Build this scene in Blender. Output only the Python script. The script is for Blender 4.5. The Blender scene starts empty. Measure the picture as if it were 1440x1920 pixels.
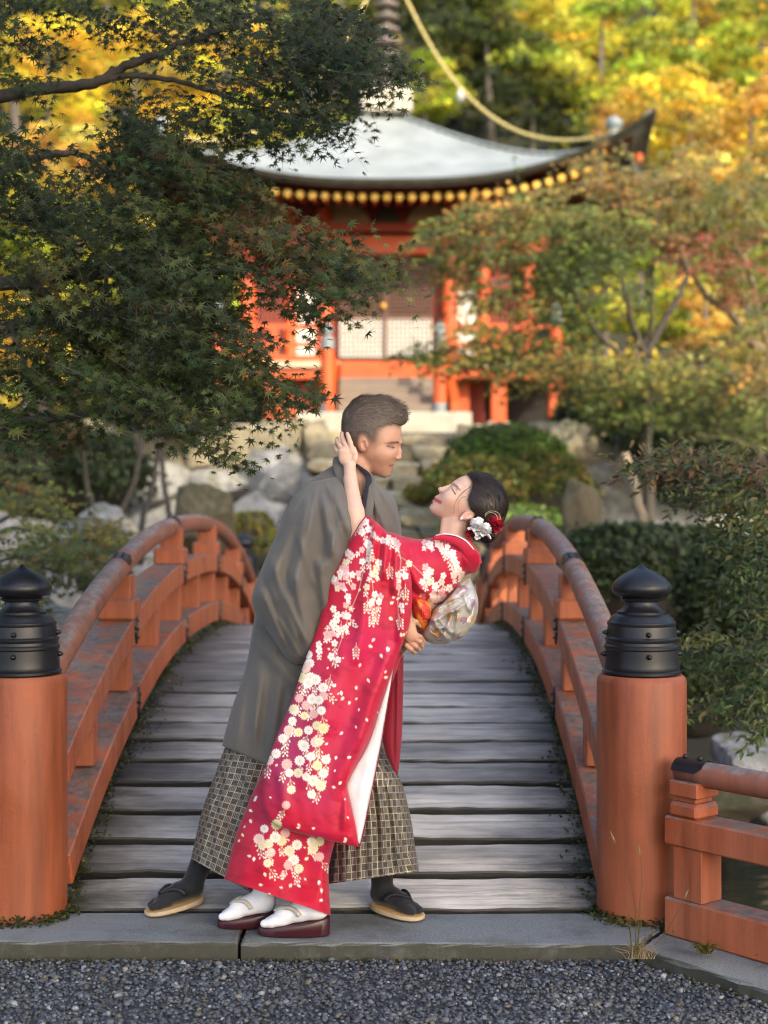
import bpy, math, random
import numpy as np
from mathutils import Vector, Matrix, Euler

# ------------------------------------------------------------------ camera, light, exposure
scene = bpy.context.scene
COL = scene.collection
F_PX = 2667.0          # focal length in pixels of the 1440 x 1920 photograph
CAM_Z = 1.38
cam_d = bpy.data.cameras.new('camera')
cam_d.sensor_fit = 'VERTICAL'
cam_d.sensor_height = 36.0
cam_d.sensor_width = 27.0
cam_d.lens = 36.0 * F_PX / 1920.0
cam_d.clip_start = 0.1
cam_d.clip_end = 400.0
cam_d.dof.use_dof = True
cam_d.dof.focus_distance = 4.66
cam_d.dof.aperture_fstop = 1.9
cam = bpy.data.objects.new('camera', cam_d)
cam.location = (0, 0, CAM_Z)
cam.rotation_euler = (math.radians(90), 0, 0)
COL.objects.link(cam)
scene.camera = cam

SUN_ELEV = math.radians(31)
SUN_AZ = math.radians(148)      # compass bearing of the sun, clockwise from +Y
world = bpy.data.worlds.new('World')
scene.world = world
world.use_nodes = True
wn = world.node_tree.nodes
wl = world.node_tree.links
wn.clear()
w_out = wn.new('ShaderNodeOutputWorld')
w_bg = wn.new('ShaderNodeBackground')
w_sky = wn.new('ShaderNodeTexSky')
w_sky.sky_type = 'NISHITA'
w_sky.sun_disc = False
w_sky.sun_elevation = SUN_ELEV
w_sky.sun_rotation = SUN_AZ
w_sky.air_density = 1.0
w_sky.dust_density = 3.0
w_sky.ozone_density = 0.8
w_bg.inputs['Strength'].default_value = 0.15
wl.new(w_sky.outputs[0], w_bg.inputs['Color'])
wl.new(w_bg.outputs[0], w_out.inputs['Surface'])

sun_d = bpy.data.lights.new('sun', 'SUN')
sun_d.energy = 2.1
sun_d.angle = math.radians(0.6)
sun_d.color = (1.0, 0.86, 0.62)
sun = bpy.data.objects.new('sun', sun_d)
_sv = Vector((math.sin(SUN_AZ) * math.cos(SUN_ELEV), math.cos(SUN_AZ) * math.cos(SUN_ELEV), math.sin(SUN_ELEV)))
sun.rotation_euler = _sv.to_track_quat('Z', 'Y').to_euler()
sun.location = (6, -6, 12)
COL.objects.link(sun)

scene.view_settings.view_transform = 'Standard'
scene.view_settings.look = 'None'
scene.view_settings.gamma = 1.0
scene.view_settings.use_curve_mapping = False
scene.view_settings.exposure = 1.66
scene.render.engine = 'CYCLES'
scene.cycles.max_bounces = 6
scene.cycles.diffuse_bounces = 3
scene.cycles.glossy_bounces = 2
scene.cycles.transmission_bounces = 3
scene.cycles.transparent_max_bounces = 4
scene.cycles.use_denoising = True
scene.cycles.pixel_filter_type = 'BLACKMAN_HARRIS'
scene.cycles.filter_width = 1.1
scene.cycles.caustics_reflective = False
scene.cycles.caustics_refractive = False

rng = np.random.default_rng(7)
random.seed(7)

# ------------------------------------------------------------------ helpers
def P(px, py, Y):
    return np.array(((px - 720.0) * Y / F_PX, Y, CAM_Z - (py - 960.0) * Y / F_PX))

def PX(v):
    """world points (n,3) to photograph pixels"""
    v = np.asarray(v, float)
    return 720 + v[..., 0] * F_PX / v[..., 1], 960 - (v[..., 2] - CAM_Z) * F_PX / v[..., 1]

def sstep(a, b, x):
    t = np.clip((x - a) / (b - a), 0, 1); return t * t * (3 - 2 * t)

ORG = {}
def tag(o, label=None, cat=None, group=None, kind=None):
    if label: o['label'] = label
    if cat: o['category'] = cat
    if group: o['group'] = group
    if kind: o['kind'] = kind
    return o

def empty(name, loc, label, cat, group=None):
    o = bpy.data.objects.new(name, None)
    o.empty_display_size = 0.1
    o.location = tuple(float(c) for c in loc)
    COL.objects.link(o)
    ORG[o.name] = np.array(o.location)
    return tag(o, label, cat, group)

def link_mesh(name, me, parent=None, world_verts=True):
    o = bpy.data.objects.new(name, me)
    COL.objects.link(o)
    if parent is not None:
        o.parent = parent
    ORG[o.name] = ORG[parent.name] if parent is not None else np.zeros(3)
    return o

def raw_mesh(name, verts, faces, mats=None, smooth=True, uv=None, col=None, attrs=None, mat_idx=None):
    """faces: (m,k) array or list of lists; verts in local space"""
    verts = np.ascontiguousarray(verts, dtype=np.float32)
    me = bpy.data.meshes.new(name)
    if isinstance(faces, np.ndarray):
        m, k = faces.shape
        me.vertices.add(len(verts)); me.vertices.foreach_set('co', verts.ravel())
        me.loops.add(m * k); me.loops.foreach_set('vertex_index', faces.astype(np.int32).ravel())
        me.polygons.add(m)
        me.polygons.foreach_set('loop_start', np.arange(0, m * k, k, dtype=np.int32))
        try:
            me.polygons.foreach_set('loop_total', np.full(m, k, dtype=np.int32))
        except Exception:
            pass
        me.update(calc_edges=True)
    else:
        me.from_pydata(verts.tolist(), [], [list(map(int, f)) for f in faces])
        me.update()
    me.polygons.foreach_set('use_smooth', np.full(len(me.polygons), smooth, dtype=bool))
    if mats is not None:
        for m_ in (mats if isinstance(mats, (list, tuple)) else [mats]):
            me.materials.append(m_)
    if mat_idx is not None:
        me.polygons.foreach_set('material_index', np.asarray(mat_idx, dtype=np.int32))
    li = np.zeros(len(me.loops), dtype=np.int32)
    if uv is not None or col is not None:
        me.loops.foreach_get('vertex_index', li)
    if uv is not None:
        l = me.uv_layers.new(name='UVMap')
        l.data.foreach_set('uv', np.asarray(uv, dtype=np.float32)[li].ravel())
    if col is not None:
        a = me.color_attributes.new('tint', 'FLOAT_COLOR', 'POINT')
        c = np.ones((len(verts), 4), dtype=np.float32); c[:, :3] = col
        a.data.foreach_set('color', c.ravel())
    if attrs:
        for nm, arr in attrs.items():
            a = me.attributes.new(nm, 'FLOAT', 'POINT')
            a.data.foreach_set('value', np.asarray(arr, dtype=np.float32))
    return me

def mesh(name, verts, faces, mat, parent=None, **kw):
    """verts in world space"""
    off = ORG[parent.name] if parent is not None else np.zeros(3)
    me = raw_mesh(name, np.asarray(verts, float) - off, faces, mat, **kw)
    return link_mesh(name, me, parent)

def place(name, me, loc, parent=None, rot=(0, 0, 0), scale=(1, 1, 1)):
    """an object that shares mesh data, at a world place"""
    o = bpy.data.objects.new(name, me)
    COL.objects.link(o)
    off = ORG[parent.name] if parent is not None else np.zeros(3)
    o.parent = parent
    o.location = tuple(float(a) for a in (np.asarray(loc, float) - off))
    o.rotation_euler = rot
    o.scale = scale
    ORG[o.name] = np.asarray(loc, float)
    return o

class MB:
    """collects simple solids into one mesh"""
    def __init__(s):
        s.v, s.f, s.n = [], [], 0
    def add(s, v, f):
        v = np.asarray(v, float)
        s.v.append(v); s.f += [[i + s.n for i in q] for q in f]; s.n += len(v)
    def box(s, c, size, rot=None, bev=0.0):
        hx, hy, hz = (np.asarray(size, float) / 2)
        if bev <= 0:
            v = np.array([(x, y, z) for x in (-hx, hx) for y in (-hy, hy) for z in (-hz, hz)])
            f = [(0, 1, 3, 2), (4, 6, 7, 5), (0, 4, 5, 1), (2, 3, 7, 6), (0, 2, 6, 4), (1, 5, 7, 3)]
        else:
            b = min(bev, hx * .9, hy * .9, hz * .9)
            v = []; idx = {}
            for sx in (-1, 1):
                for sy in (-1, 1):
                    for sz in (-1, 1):
                        for a in range(3):
                            q = [sx * (hx - b), sy * (hy - b), sz * (hz - b)]
                            q[a] = (sx, sy, sz)[a] * (hx, hy, hz)[a]
                            idx[sx, sy, sz, a] = len(v); v.append(q)
            v = np.array(v); f = []
            g = lambda *k: idx[k]
            for sg in (-1, 1):
                f.append([g(sg, a, b_, 0) for a, b_ in ((-1, -1), (1, -1), (1, 1), (-1, 1))][::sg])
                f.append([g(a, sg, b_, 1) for a, b_ in ((-1, -1), (-1, 1), (1, 1), (1, -1))][::sg])
                f.append([g(a, b_, sg, 2) for a, b_ in ((-1, -1), (1, -1), (1, 1), (-1, 1))][::sg])
            def fix(q):
                p = v[list(q)]; c_ = p.mean(0); n_ = np.cross(p[1] - p[0], p[2] - p[0])
                return list(q) if np.dot(n_, c_) > 0 else list(q)[::-1]
            for a in (-1, 1):
                for b_ in (-1, 1):
                    f.append([g(-1, a, b_, 1), g(1, a, b_, 1), g(1, a, b_, 2), g(-1, a, b_, 2)])
                    f.append([g(a, -1, b_, 0), g(a, 1, b_, 0), g(a, 1, b_, 2), g(a, -1, b_, 2)])
                    f.append([g(a, b_, -1, 0), g(a, b_, 1, 0), g(a, b_, 1, 1), g(a, b_, -1, 1)])
                    for c2 in (-1, 1):
                        f.append([g(a, b_, c2, 0), g(a, b_, c2, 1), g(a, b_, c2, 2)])
            f = [fix(q) for q in f]
        if rot is not None:
            R = rot if isinstance(rot, np.ndarray) else np.array(Euler(rot).to_matrix())
            v = v @ R.T
        s.add(v + np.asarray(c, float), f)
        return s
    def tube(s, pts, r, n=8, caps=True, squash=None):
        pts = np.asarray(pts, float); m = len(pts)
        r = np.full(m, r, float) if np.isscalar(r) else np.asarray(r, float)
        T = np.gradient(pts, axis=0); T /= np.linalg.norm(T, axis=1)[:, None] + 1e-9
        up = np.array((0.0, 0, 1)) if abs(T[0, 2]) < .9 else np.array((1.0, 0, 0))
        vs = []
        N = np.cross(T[0], up); N /= np.linalg.norm(N)
        for i in range(m):
            N = N - T[i] * np.dot(N, T[i]); N /= np.linalg.norm(N) + 1e-9
            B = np.cross(T[i], N)
            a = np.arange(n) * 2 * np.pi / n
            vs.append(pts[i] + r[i] * (np.cos(a)[:, None] * N + np.sin(a)[:, None] * B))
        v = np.concatenate(vs)
        f = [[i * n + j, i * n + (j + 1) % n, (i + 1) * n + (j + 1) % n, (i + 1) * n + j] for i in range(m - 1) for j in range(n)]
        if caps:
            f += [list(range(n))[::-1], [(m - 1) * n + j for j in range(n)]]
        s.add(v, f)
        return s
    def lathe(s, prof, c, n=32, axis=None):
        """prof: (r,z) from bottom to top"""
        c = np.asarray(c, float); a = np.arange(n) * 2 * np.pi / n
        v = np.concatenate([np.stack((r * np.cos(a), r * np.sin(a), np.full(n, z)), 1) for r, z in prof])
        m = len(prof)
        f = [[i * n + j, i * n + (j + 1) % n, (i + 1) * n + (j + 1) % n, (i + 1) * n + j] for i in range(m - 1) for j in range(n)]
        f += [list(range(n))[::-1], [(m - 1) * n + j for j in range(n)]]
        if axis is not None:
            v = v @ np.asarray(axis).T
        s.add(v + c, f)
        return s
    def sweep(s, pts, half_u, half_z, udir=(1, 0, 0), vertical=True):
        """rectangular beam along pts; half_u sideways, half_z upwards"""
        pts = np.asarray(pts, float); m = len(pts); u = np.asarray(udir, float)
        T = np.gradient(pts, axis=0); T /= np.linalg.norm(T, axis=1)[:, None]
        Nn = np.cross(np.tile(u, (m, 1)), T); Nn /= np.linalg.norm(Nn, axis=1)[:, None]
        v = np.concatenate([pts + a * half_u * u + b * half_z * Nn for a, b in ((-1, -1), (1, -1), (1, 1), (-1, 1))])
        f = [[k * m + i, ((k + 1) % 4) * m + i, ((k + 1) % 4) * m + i + 1, k * m + i + 1] for k in range(4) for i in range(m - 1)]
        f += [[0, 3 * m, 2 * m, m], [m - 1, 2 * m - 1, 3 * m - 1, 4 * m - 1]]
        s.add(v, f)
        return s
    def data(s):
        return np.concatenate(s.v), s.f
    def build(s, name, mat, parent=None, smooth=False, **kw):
        v, f = s.data()
        o = mesh(name, v, f, mat, parent, smooth=smooth, **kw)
        return o
    def local(s, name, mat, smooth=False):
        v, f = s.data()
        return raw_mesh(name, v, f, mat, smooth=smooth)

def auto_smooth(o, deg=35):
    me = o.data if hasattr(o, 'data') else o
    me.polygons.foreach_set('use_smooth', np.ones(len(me.polygons), bool))
    try:
        me.set_sharp_from_angle(angle=math.radians(deg))
    except Exception:
        pass
    return o

_ico = {}
def ico(sub):
    if sub in _ico: return _ico[sub]
    t = (1 + 5 ** .5) / 2
    v = [(-1, t, 0), (1, t, 0), (-1, -t, 0), (1, -t, 0), (0, -1, t), (0, 1, t), (0, -1, -t), (0, 1, -t), (t, 0, -1), (t, 0, 1), (-t, 0, -1), (-t, 0, 1)]
    f = [(0, 11, 5), (0, 5, 1), (0, 1, 7), (0, 7, 10), (0, 10, 11), (1, 5, 9), (5, 11, 4), (11, 10, 2), (10, 7, 6), (7, 1, 8), (3, 9, 4), (3, 4, 2), (3, 2, 6), (3, 6, 8), (3, 8, 9), (4, 9, 5), (2, 4, 11), (6, 2, 10), (8, 6, 7), (9, 8, 1)]
    v = [np.array(a, float) / np.linalg.norm(a) for a in v]
    for _ in range(sub):
        c = {}; nf = []
        def mid(a, b):
            k = (min(a, b), max(a, b))
            if k not in c:
                m = v[a] + v[b]; v.append(m / np.linalg.norm(m)); c[k] = len(v) - 1
            return c[k]
        for a, b, d in f:
            x, y, z = mid(a, b), mid(b, d), mid(d, a)
            nf += [(a, x, z), (b, y, x), (d, z, y), (x, y, z)]
        f = nf
    _ico[sub] = (np.array(v), np.array(f))
    return _ico[sub]

def noise3(p, seed=0, octaves=3):
    """cheap smooth pseudo noise from sines, p (n,3)"""
    r = np.random.default_rng(seed)
    out = np.zeros(len(p)); amp = 1.0; fr = 1.0
    for _ in range(octaves):
        for _k in range(3):
            d = r.normal(size=3); d /= np.linalg.norm(d)
            out += amp * np.sin(p @ d * fr * 2.2 + r.uniform(0, 6.28)) / 3
        amp *= .55; fr *= 2.1
    return out

def rock_mesh(name, mat, seed, sub=2, boxy=.55, rough=.12):
    v, f = ico(sub)
    v = v.copy()
    m = np.max(np.abs(v), axis=1)[:, None]
    v = v * (1 - boxy) + boxy * v / m * .85
    v *= (1 + rough * noise3(v * 1.6, seed, 3))[:, None]
    return raw_mesh(name, v, f, mat, smooth=True)

def cut_rock(name, mat, seed, planes=16, rough=.035, sub=3, blocky=0.0):
    """an angular stone: a ball cut by random planes, edges worn"""
    r = np.random.default_rng(seed)
    v, f = ico(sub)
    n = r.normal(size=(planes, 3)); n /= np.linalg.norm(n, axis=1)[:, None]
    h = r.uniform(.66, .98, planes)
    if blocky:
        ax = np.concatenate((np.eye(3), -np.eye(3))) + r.normal(0, .10, (6, 3)); ax /= np.linalg.norm(ax, axis=1)[:, None]
        n = np.concatenate((n, ax)); h = np.concatenate((np.maximum(h, .9) + blocky * .12, r.uniform(.70, .80, 6)))
    d = v @ n.T
    rr_ = np.min(np.where(d > .05, h[None] / np.maximum(d, .05), 9), axis=1)
    rr_ = np.minimum(rr_, 1.25)
    v = v * (rr_ * (1 + rough * noise3(v * 4, seed, 3)))[:, None]
    me = raw_mesh(name, v, f, mat, smooth=True)
    auto_smooth(me, 32)
    return me

# ------------------------------------------------------------------ materials
def hexlin(r, g, b):
    c = np.array((r, g, b), float) / 255
    return tuple(np.where(c <= .04045, c / 12.92, ((c + .055) / 1.055) ** 2.4))

class NT:
    def __init__(s, name):
        s.m = bpy.data.materials.new(name); s.m.use_nodes = True
        s.n = s.m.node_tree.nodes; s.l = s.m.node_tree.links
        s.n.clear()
        s.out = s.n.new('ShaderNodeOutputMaterial')
    def N(s, t, **kw):
        n = s.n.new('ShaderNode' + t)
        for k, v in kw.items():
            if k.startswith('i_'):
                n.inputs[k[2:].replace('_', ' ')].default_value = v
            else:
                setattr(n, k, v)
        return n
    def L(s, a, b):
        s.l.new(a, b)
    def coord(s, kind='Object', scale=(1, 1, 1), rot=(0, 0, 0)):
        t = s.N('TexCoord'); m = s.N('Mapping')
        m.inputs['Scale'].default_value = scale; m.inputs['Rotation'].default_value = rot
        s.L(t.outputs[kind], m.inputs['Vector'])
        return m.outputs[0]
    def noise(s, vec, scale=5, detail=4, rough=.55, dist=0):
        n = s.N('TexNoise'); n.inputs['Scale'].default_value = scale; n.inputs['Detail'].default_value = detail
        n.inputs['Roughness'].default_value = rough; n.inputs['Distortion'].default_value = dist
        if vec is not None: s.L(vec, n.inputs['Vector'])
        return n.outputs['Fac']
    def ramp(s, fac, stops, interp='LINEAR'):
        r = s.N('ValToRGB'); cr = r.color_ramp; cr.interpolation = interp
        while len(cr.elements) < len(stops): cr.elements.new(.5)
        for e, (p, c) in zip(cr.elements, stops):
            e.position = p
            e.color = (*c, 1) if not np.isscalar(c) else (c, c, c, 1)
        s.L(fac, r.inputs[0])
        return r.outputs[0]
    def mix(s, fac, a, b, blend='MIX'):
        m = s.N('Mix'); m.data_type = 'RGBA'; m.blend_type = blend
        for v, i in ((fac, 0), (a, 6), (b, 7)):
            if isinstance(v, bpy.types.NodeSocket): s.L(v, m.inputs[i])
            elif i == 0: m.inputs[0].default_value = v
            else: m.inputs[i].default_value = (*v, 1) if len(v) == 3 else v
        return m.outputs[2]
    def math(s, op, a, b=None, clamp=False):
        m = s.N('Math'); m.operation = op; m.use_clamp = clamp
        for v, i in ((a, 0), (b, 1)):
            if v is None: continue
            if isinstance(v, bpy.types.NodeSocket): s.L(v, m.inputs[i])
            else: m.inputs[i].default_value = v
        return m.outputs[0]
    def bump(s, h, strength=.3, dist=.01):
        b = s.N('Bump'); b.inputs['Strength'].default_value = strength; b.inputs['Distance'].default_value = dist
        s.L(h, b.inputs['Height'])
        return b.outputs[0]
    def principled(s, col, rough=.6, normal=None, **kw):
        p = s.N('BsdfPrincipled')
        for v, i in ((col, 'Base Color'), (rough, 'Roughness')):
            if isinstance(v, bpy.types.NodeSocket): s.L(v, p.inputs[i])
            else: p.inputs[i].default_value = (*v, 1) if i == 'Base Color' else v
        if normal is not None: s.L(normal, p.inputs['Normal'])
        for k, v in kw.items():
            p.inputs[k.replace('_', ' ')].default_value = v
        return p
    def done(s, shader):
        s.L(shader.outputs[0] if not isinstance(shader, bpy.types.NodeSocket) else shader, s.out.inputs['Surface'])
        return s.m

def simple(name, c1, c2=None, scale=6, rough=.6, bump=0.0, bdist=.01, stretch=(1, 1, 1), bscale=None, coord='Object', objvar=0.0, **kw):
    t = NT(name)
    v = t.coord(coord, stretch)
    col = c1
    if c2 is not None:
        f = t.noise(v, scale, 5, .6)
        col = t.ramp(f, [(.32, c1), (.68, c2)])
    if objvar:
        oi = t.N('ObjectInfo')
        k = t.N('MapRange'); k.inputs['To Min'].default_value = 1 - objvar; k.inputs['To Max'].default_value = 1 + objvar
        t.L(oi.outputs['Random'], k.inputs['Value'])
        hs = t.N('HueSaturation')
        t.L(k.outputs[0], hs.inputs['Value'])
        if isinstance(col, bpy.types.NodeSocket): t.L(col, hs.inputs['Color'])
        else: hs.inputs['Color'].default_value = (*col, 1)
        col = hs.outputs[0]
    nrm = None
    if bump:
        nrm = t.bump(t.noise(v, bscale or scale * 4, 6, .65), bump, bdist)
    return t.done(t.principled(col, rough, nrm, **kw))

def leaf_mat(name, trans=.4, rough=.55, gain=1.0):
    """colour comes from the leaves' own tint attribute"""
    t = NT(name)
    a = t.N('Attribute'); a.attribute_name = 'tint'
    col = a.outputs['Color']
    if gain != 1.0:
        col = t.mix(1.0, col, (gain, gain, gain), 'MULTIPLY')
    p = t.principled(col, rough, Specular_IOR_Level=.35)
    tr = t.N('BsdfTranslucent'); t.L(col, tr.inputs['Color'])
    mx = t.N('MixShader'); mx.inputs[0].default_value = trans
    t.L(p.outputs[0], mx.inputs[1]); t.L(tr.outputs[0], mx.inputs[2])
    return t.done(mx.outputs[0])

def painted_wood(name, base, faded, top, rough=.55, topw=1.0):
    """vermilion lacquer, faded in patches, worn bare and lichened on its upper faces"""
    t = NT(name)
    v = t.coord('Object')
    vs = t.coord('Object', (14, 14, 1.2))
    f1 = t.noise(v, 3.2, 5, .6)
    f2 = t.noise(vs, 1.0, 4, .6)
    col = t.mix(t.ramp(f1, [(.35, 0.0), (.7, 1.0)]), base, faded)
    col = t.mix(t.ramp(f2, [(.42, 0.0), (.72, .75)]), col, tuple(c * .42 for c in base))
    g = t.N('NewGeometry'); sp = t.N('SeparateXYZ'); t.L(g.outputs['Normal'], sp.inputs[0])
    up = t.math('SUBTRACT', sp.outputs[2], .45); up = t.math('MULTIPLY', up, 2.6, True)
    w = t.noise(v, 9, 6, .7)
    wm = t.math('MULTIPLY', t.ramp(w, [(.36, 0.0), (.6, 1.0)]), up)
    wm = t.math('MULTIPLY', wm, topw)
    topc = t.ramp(t.noise(v, 26, 5, .7), [(.3, tuple(c * .45 for c in top)), (.55, top), (.8, tuple(min(1, c * 1.7) for c in top))])
    col = t.mix(wm, col, topc)
    fl = t.noise(v, 60, 3, .7)
    col = t.mix(t.ramp(fl, [(.66, 0.0), (.74, .5)]), col, tuple(c * .4 for c in base))
    nb = t.bump(t.noise(v, 40, 6, .7), .25, .006)
    rr = t.ramp(f1, [(.3, rough - .12), (.75, rough + .2)])
    return t.done(t.principled(col, rr, nb))

M = {}
M['vermilion'] = painted_wood('vermilion_lacquer', (.40, .088, .026), (.40, .125, .056), (.17, .135, .115), .55, 1.25)
M['post_red'] = painted_wood('post_lacquer', (.25, .058, .017), (.31, .082, .030), (.30, .11, .06), .5, .5)
M['handrail'] = painted_wood('worn_handrail', (.30, .085, .042), (.22, .115, .082), (.24, .185, .16), .6, 1.4)
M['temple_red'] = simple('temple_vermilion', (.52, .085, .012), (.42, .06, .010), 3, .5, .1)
M['temple_dark_red'] = simple('shaded_temple_red', (.22, .028, .012), (.28, .035, .014), 3, .6)  # darker copy of the vermilion, shade of eaves and recesses painted in
M['black_metal'] = simple('black_bronze', (.006, .0065, .009), (.011, .011, .014), 7, .38, .10, .004, Specular_IOR_Level=.42)
M['grey_metal'] = simple('verdigris_cap', (.12, .15, .16), (.2, .23, .23), 8, .5)
M['gold'] = simple('gold_leaf_paint', (.75, .47, .08), (.62, .36, .05), 5, .4, Metallic=.2)
M['plaster'] = simple('white_plaster', (.62, .60, .55), (.55, .52, .46), 3, .8)
M['cream'] = simple('cream_plaster', (.5, .40, .28), (.42, .32, .21), 3, .8)
M['dark_wood'] = simple('dark_lattice_wood', (.085, .035, .022), (.12, .055, .035), 10, .6)
M['pale_wood'] = simple('pale_lattice_wood', (.50, .48, .45), (.42, .40, .37), 10, .7)
M['void'] = simple('dark_interior', (.012, .009, .008), None, 1, .9)  # near-black colour standing in for unlit space
M['roof'] = simple('cypress_bark_roof', (.27, .30, .305), (.17, .195, .195), 1.6, .5, .35, .03, (1, 1, 1), 30)
M['roof_edge'] = simple('roof_edge_bark', (.055, .06, .05), (.10, .105, .09), 6, .8, .3, .02)
M['bronze'] = simple('aged_bronze', (.10, .085, .075), (.16, .13, .11), 6, .5)
M['stair_wood'] = simple('weathered_stair_wood', (.20, .15, .11), (.13, .10, .08), 3, .75, .2, .01, (1, 8, 8))
M['cut_stone'] = simple('pale_cut_stone', (.42, .39, .32), (.32, .29, .23), 4, .85, .3, .01)
M['step_stone'] = simple('step_stone', (.42, .35, .23), (.20, .175, .11), 7, .85, .5, .03, objvar=.45)

def stone_mat(name, c1, c2, moss, moss_amt=.5, scale=3.0, objvar=.25):
    t = NT(name); v = t.coord('Object')
    col = t.ramp(t.noise(v, scale, 6, .65), [(.3, c1), (.7, c2)])
    col = t.mix(t.ramp(t.noise(v, scale * 6, 4, .7), [(.45, 0.0), (.7, .6)]), col, tuple(c * .5 for c in c1))
    g = t.N('NewGeometry'); sp = t.N('SeparateXYZ'); t.L(g.outputs['Normal'], sp.inputs[0])
    mm = t.math('ADD', t.noise(v, scale * 1.4, 5, .6), t.math('MULTIPLY', sp.outputs[2], .18))
    col = t.mix(t.ramp(mm, [(.70 - .3 * moss_amt, 0.0), (.82 - .3 * moss_amt, .85)]), col, moss)
    if objvar:
        oi = t.N('ObjectInfo'); k = t.N('MapRange'); k.inputs['To Min'].default_value = 1 - objvar; k.inputs['To Max'].default_value = 1 + objvar
        t.L(oi.outputs['Random'], k.inputs['Value']); hs = t.N('HueSaturation')
        t.L(k.outputs[0], hs.inputs['Value']); t.L(col, hs.inputs['Color']); col = hs.outputs[0]
    return t.done(t.principled(col, .85, t.bump(t.noise(v, scale * 9, 7, .7), .5, .03)))
M['boulder'] = stone_mat('grey_boulder', (.16, .16, .16), (.40, .40, .39), (.10, .10, .03), .25)
M['warm_boulder'] = stone_mat('ochre_boulder', (.20, .17, .11), (.34, .30, .21), (.12, .10, .03), .35)
M['mossy'] = stone_mat('mossy_boulder', (.08, .062, .036), (.12, .10, .06), (.045, .044, .012), .6)
M['soil'] = stone_mat('dark_soil', (.010, .009, .006), (.02, .017, .010), (.014, .018, .006), .8, 1.2, 0)

def slab_material():
    t = NT('granite_kerb'); v = t.coord('Object')
    sp = t.noise(v, 190, 3, .8)
    col = t.ramp(sp, [(.3, (.085, .094, .096)), (.5, (.18, .195, .198)), (.72, (.28, .30, .30))])
    st = t.noise(v, 2.6, 6, .7)
    col = t.mix(t.ramp(st, [(.48, 0.0), (.66, .7)]), col, (.06, .062, .055))
    g = t.N('NewGeometry'); s3 = t.N('SeparateXYZ'); t.L(g.outputs['Normal'], s3.inputs[0])
    side = t.math('SUBTRACT', 1.0, t.math('ABSOLUTE', s3.outputs[2]), True)
    mo = t.math('MULTIPLY', side, t.ramp(t.noise(v, 14, 6, .7), [(.2, .6), (.5, 1.0)]))
    col = t.mix(mo, col, (.042, .039, .026))
    return t.done(t.principled(col, .75, t.bump(sp, .35, .004)))
M['slab'] = slab_material()

def plank_material():
    t = NT('weathered_planks'); v = t.coord('Object', (1.6, 34, 20)); v2 = t.coord('Object', (1.2, 3, 3))
    oi = t.N('ObjectInfo')
    va = t.N('VectorMath'); va.operation = 'ADD'
    cm = t.N('CombineXYZ'); t.L(t.math('MULTIPLY', oi.outputs['Random'], 90.0), cm.inputs[0]); t.L(t.math('MULTIPLY', oi.outputs['Random'], 37.0), cm.inputs[1])
    t.L(v, va.inputs[0]); t.L(cm.outputs[0], va.inputs[1])
    gr = t.noise(va.outputs[0], 1.0, 7, .7, .35)
    col = t.ramp(gr, [(.24, (.08, .072, .064)), (.36, (.32, .295, .265)), (.50, (.54, .50, .455)), (.8, (.68, .64, .585))])
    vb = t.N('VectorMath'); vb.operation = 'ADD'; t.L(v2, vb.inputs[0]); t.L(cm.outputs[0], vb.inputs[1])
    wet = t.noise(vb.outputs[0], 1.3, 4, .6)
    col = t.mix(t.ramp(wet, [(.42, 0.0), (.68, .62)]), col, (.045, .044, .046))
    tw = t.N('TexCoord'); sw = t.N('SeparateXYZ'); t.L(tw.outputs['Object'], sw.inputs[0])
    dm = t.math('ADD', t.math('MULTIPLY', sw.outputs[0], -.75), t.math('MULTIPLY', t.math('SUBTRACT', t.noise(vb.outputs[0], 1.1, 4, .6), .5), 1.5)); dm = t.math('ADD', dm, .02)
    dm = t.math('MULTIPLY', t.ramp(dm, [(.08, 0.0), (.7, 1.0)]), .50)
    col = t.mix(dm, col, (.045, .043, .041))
    # moss and dirt gather where the boards end under the rails
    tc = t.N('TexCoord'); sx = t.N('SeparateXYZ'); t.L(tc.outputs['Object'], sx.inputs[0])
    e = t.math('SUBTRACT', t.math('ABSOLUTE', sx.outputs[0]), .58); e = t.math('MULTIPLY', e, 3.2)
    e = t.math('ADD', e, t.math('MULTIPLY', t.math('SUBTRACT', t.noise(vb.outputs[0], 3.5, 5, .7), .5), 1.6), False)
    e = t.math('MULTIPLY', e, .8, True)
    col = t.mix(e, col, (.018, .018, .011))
    k = t.N('MapRange'); k.inputs['To Min'].default_value = .66; k.inputs['To Max'].default_value = 1.3
    t.L(oi.outputs['Random'], k.inputs['Value']); hs = t.N('HueSaturation'); t.L(k.outputs[0], hs.inputs['Value']); t.L(col, hs.inputs['Color'])
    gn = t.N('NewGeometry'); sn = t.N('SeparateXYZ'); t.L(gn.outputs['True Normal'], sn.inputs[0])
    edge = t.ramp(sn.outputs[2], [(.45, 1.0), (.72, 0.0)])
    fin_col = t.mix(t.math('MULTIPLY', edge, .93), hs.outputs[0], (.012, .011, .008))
    rg = t.ramp(gr, [(.3, .62), (.7, .42)])
    return t.done(t.principled(fin_col, rg, t.bump(gr, .8, .012), Specular_IOR_Level=.5))
M['plank'] = plank_material()

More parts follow.
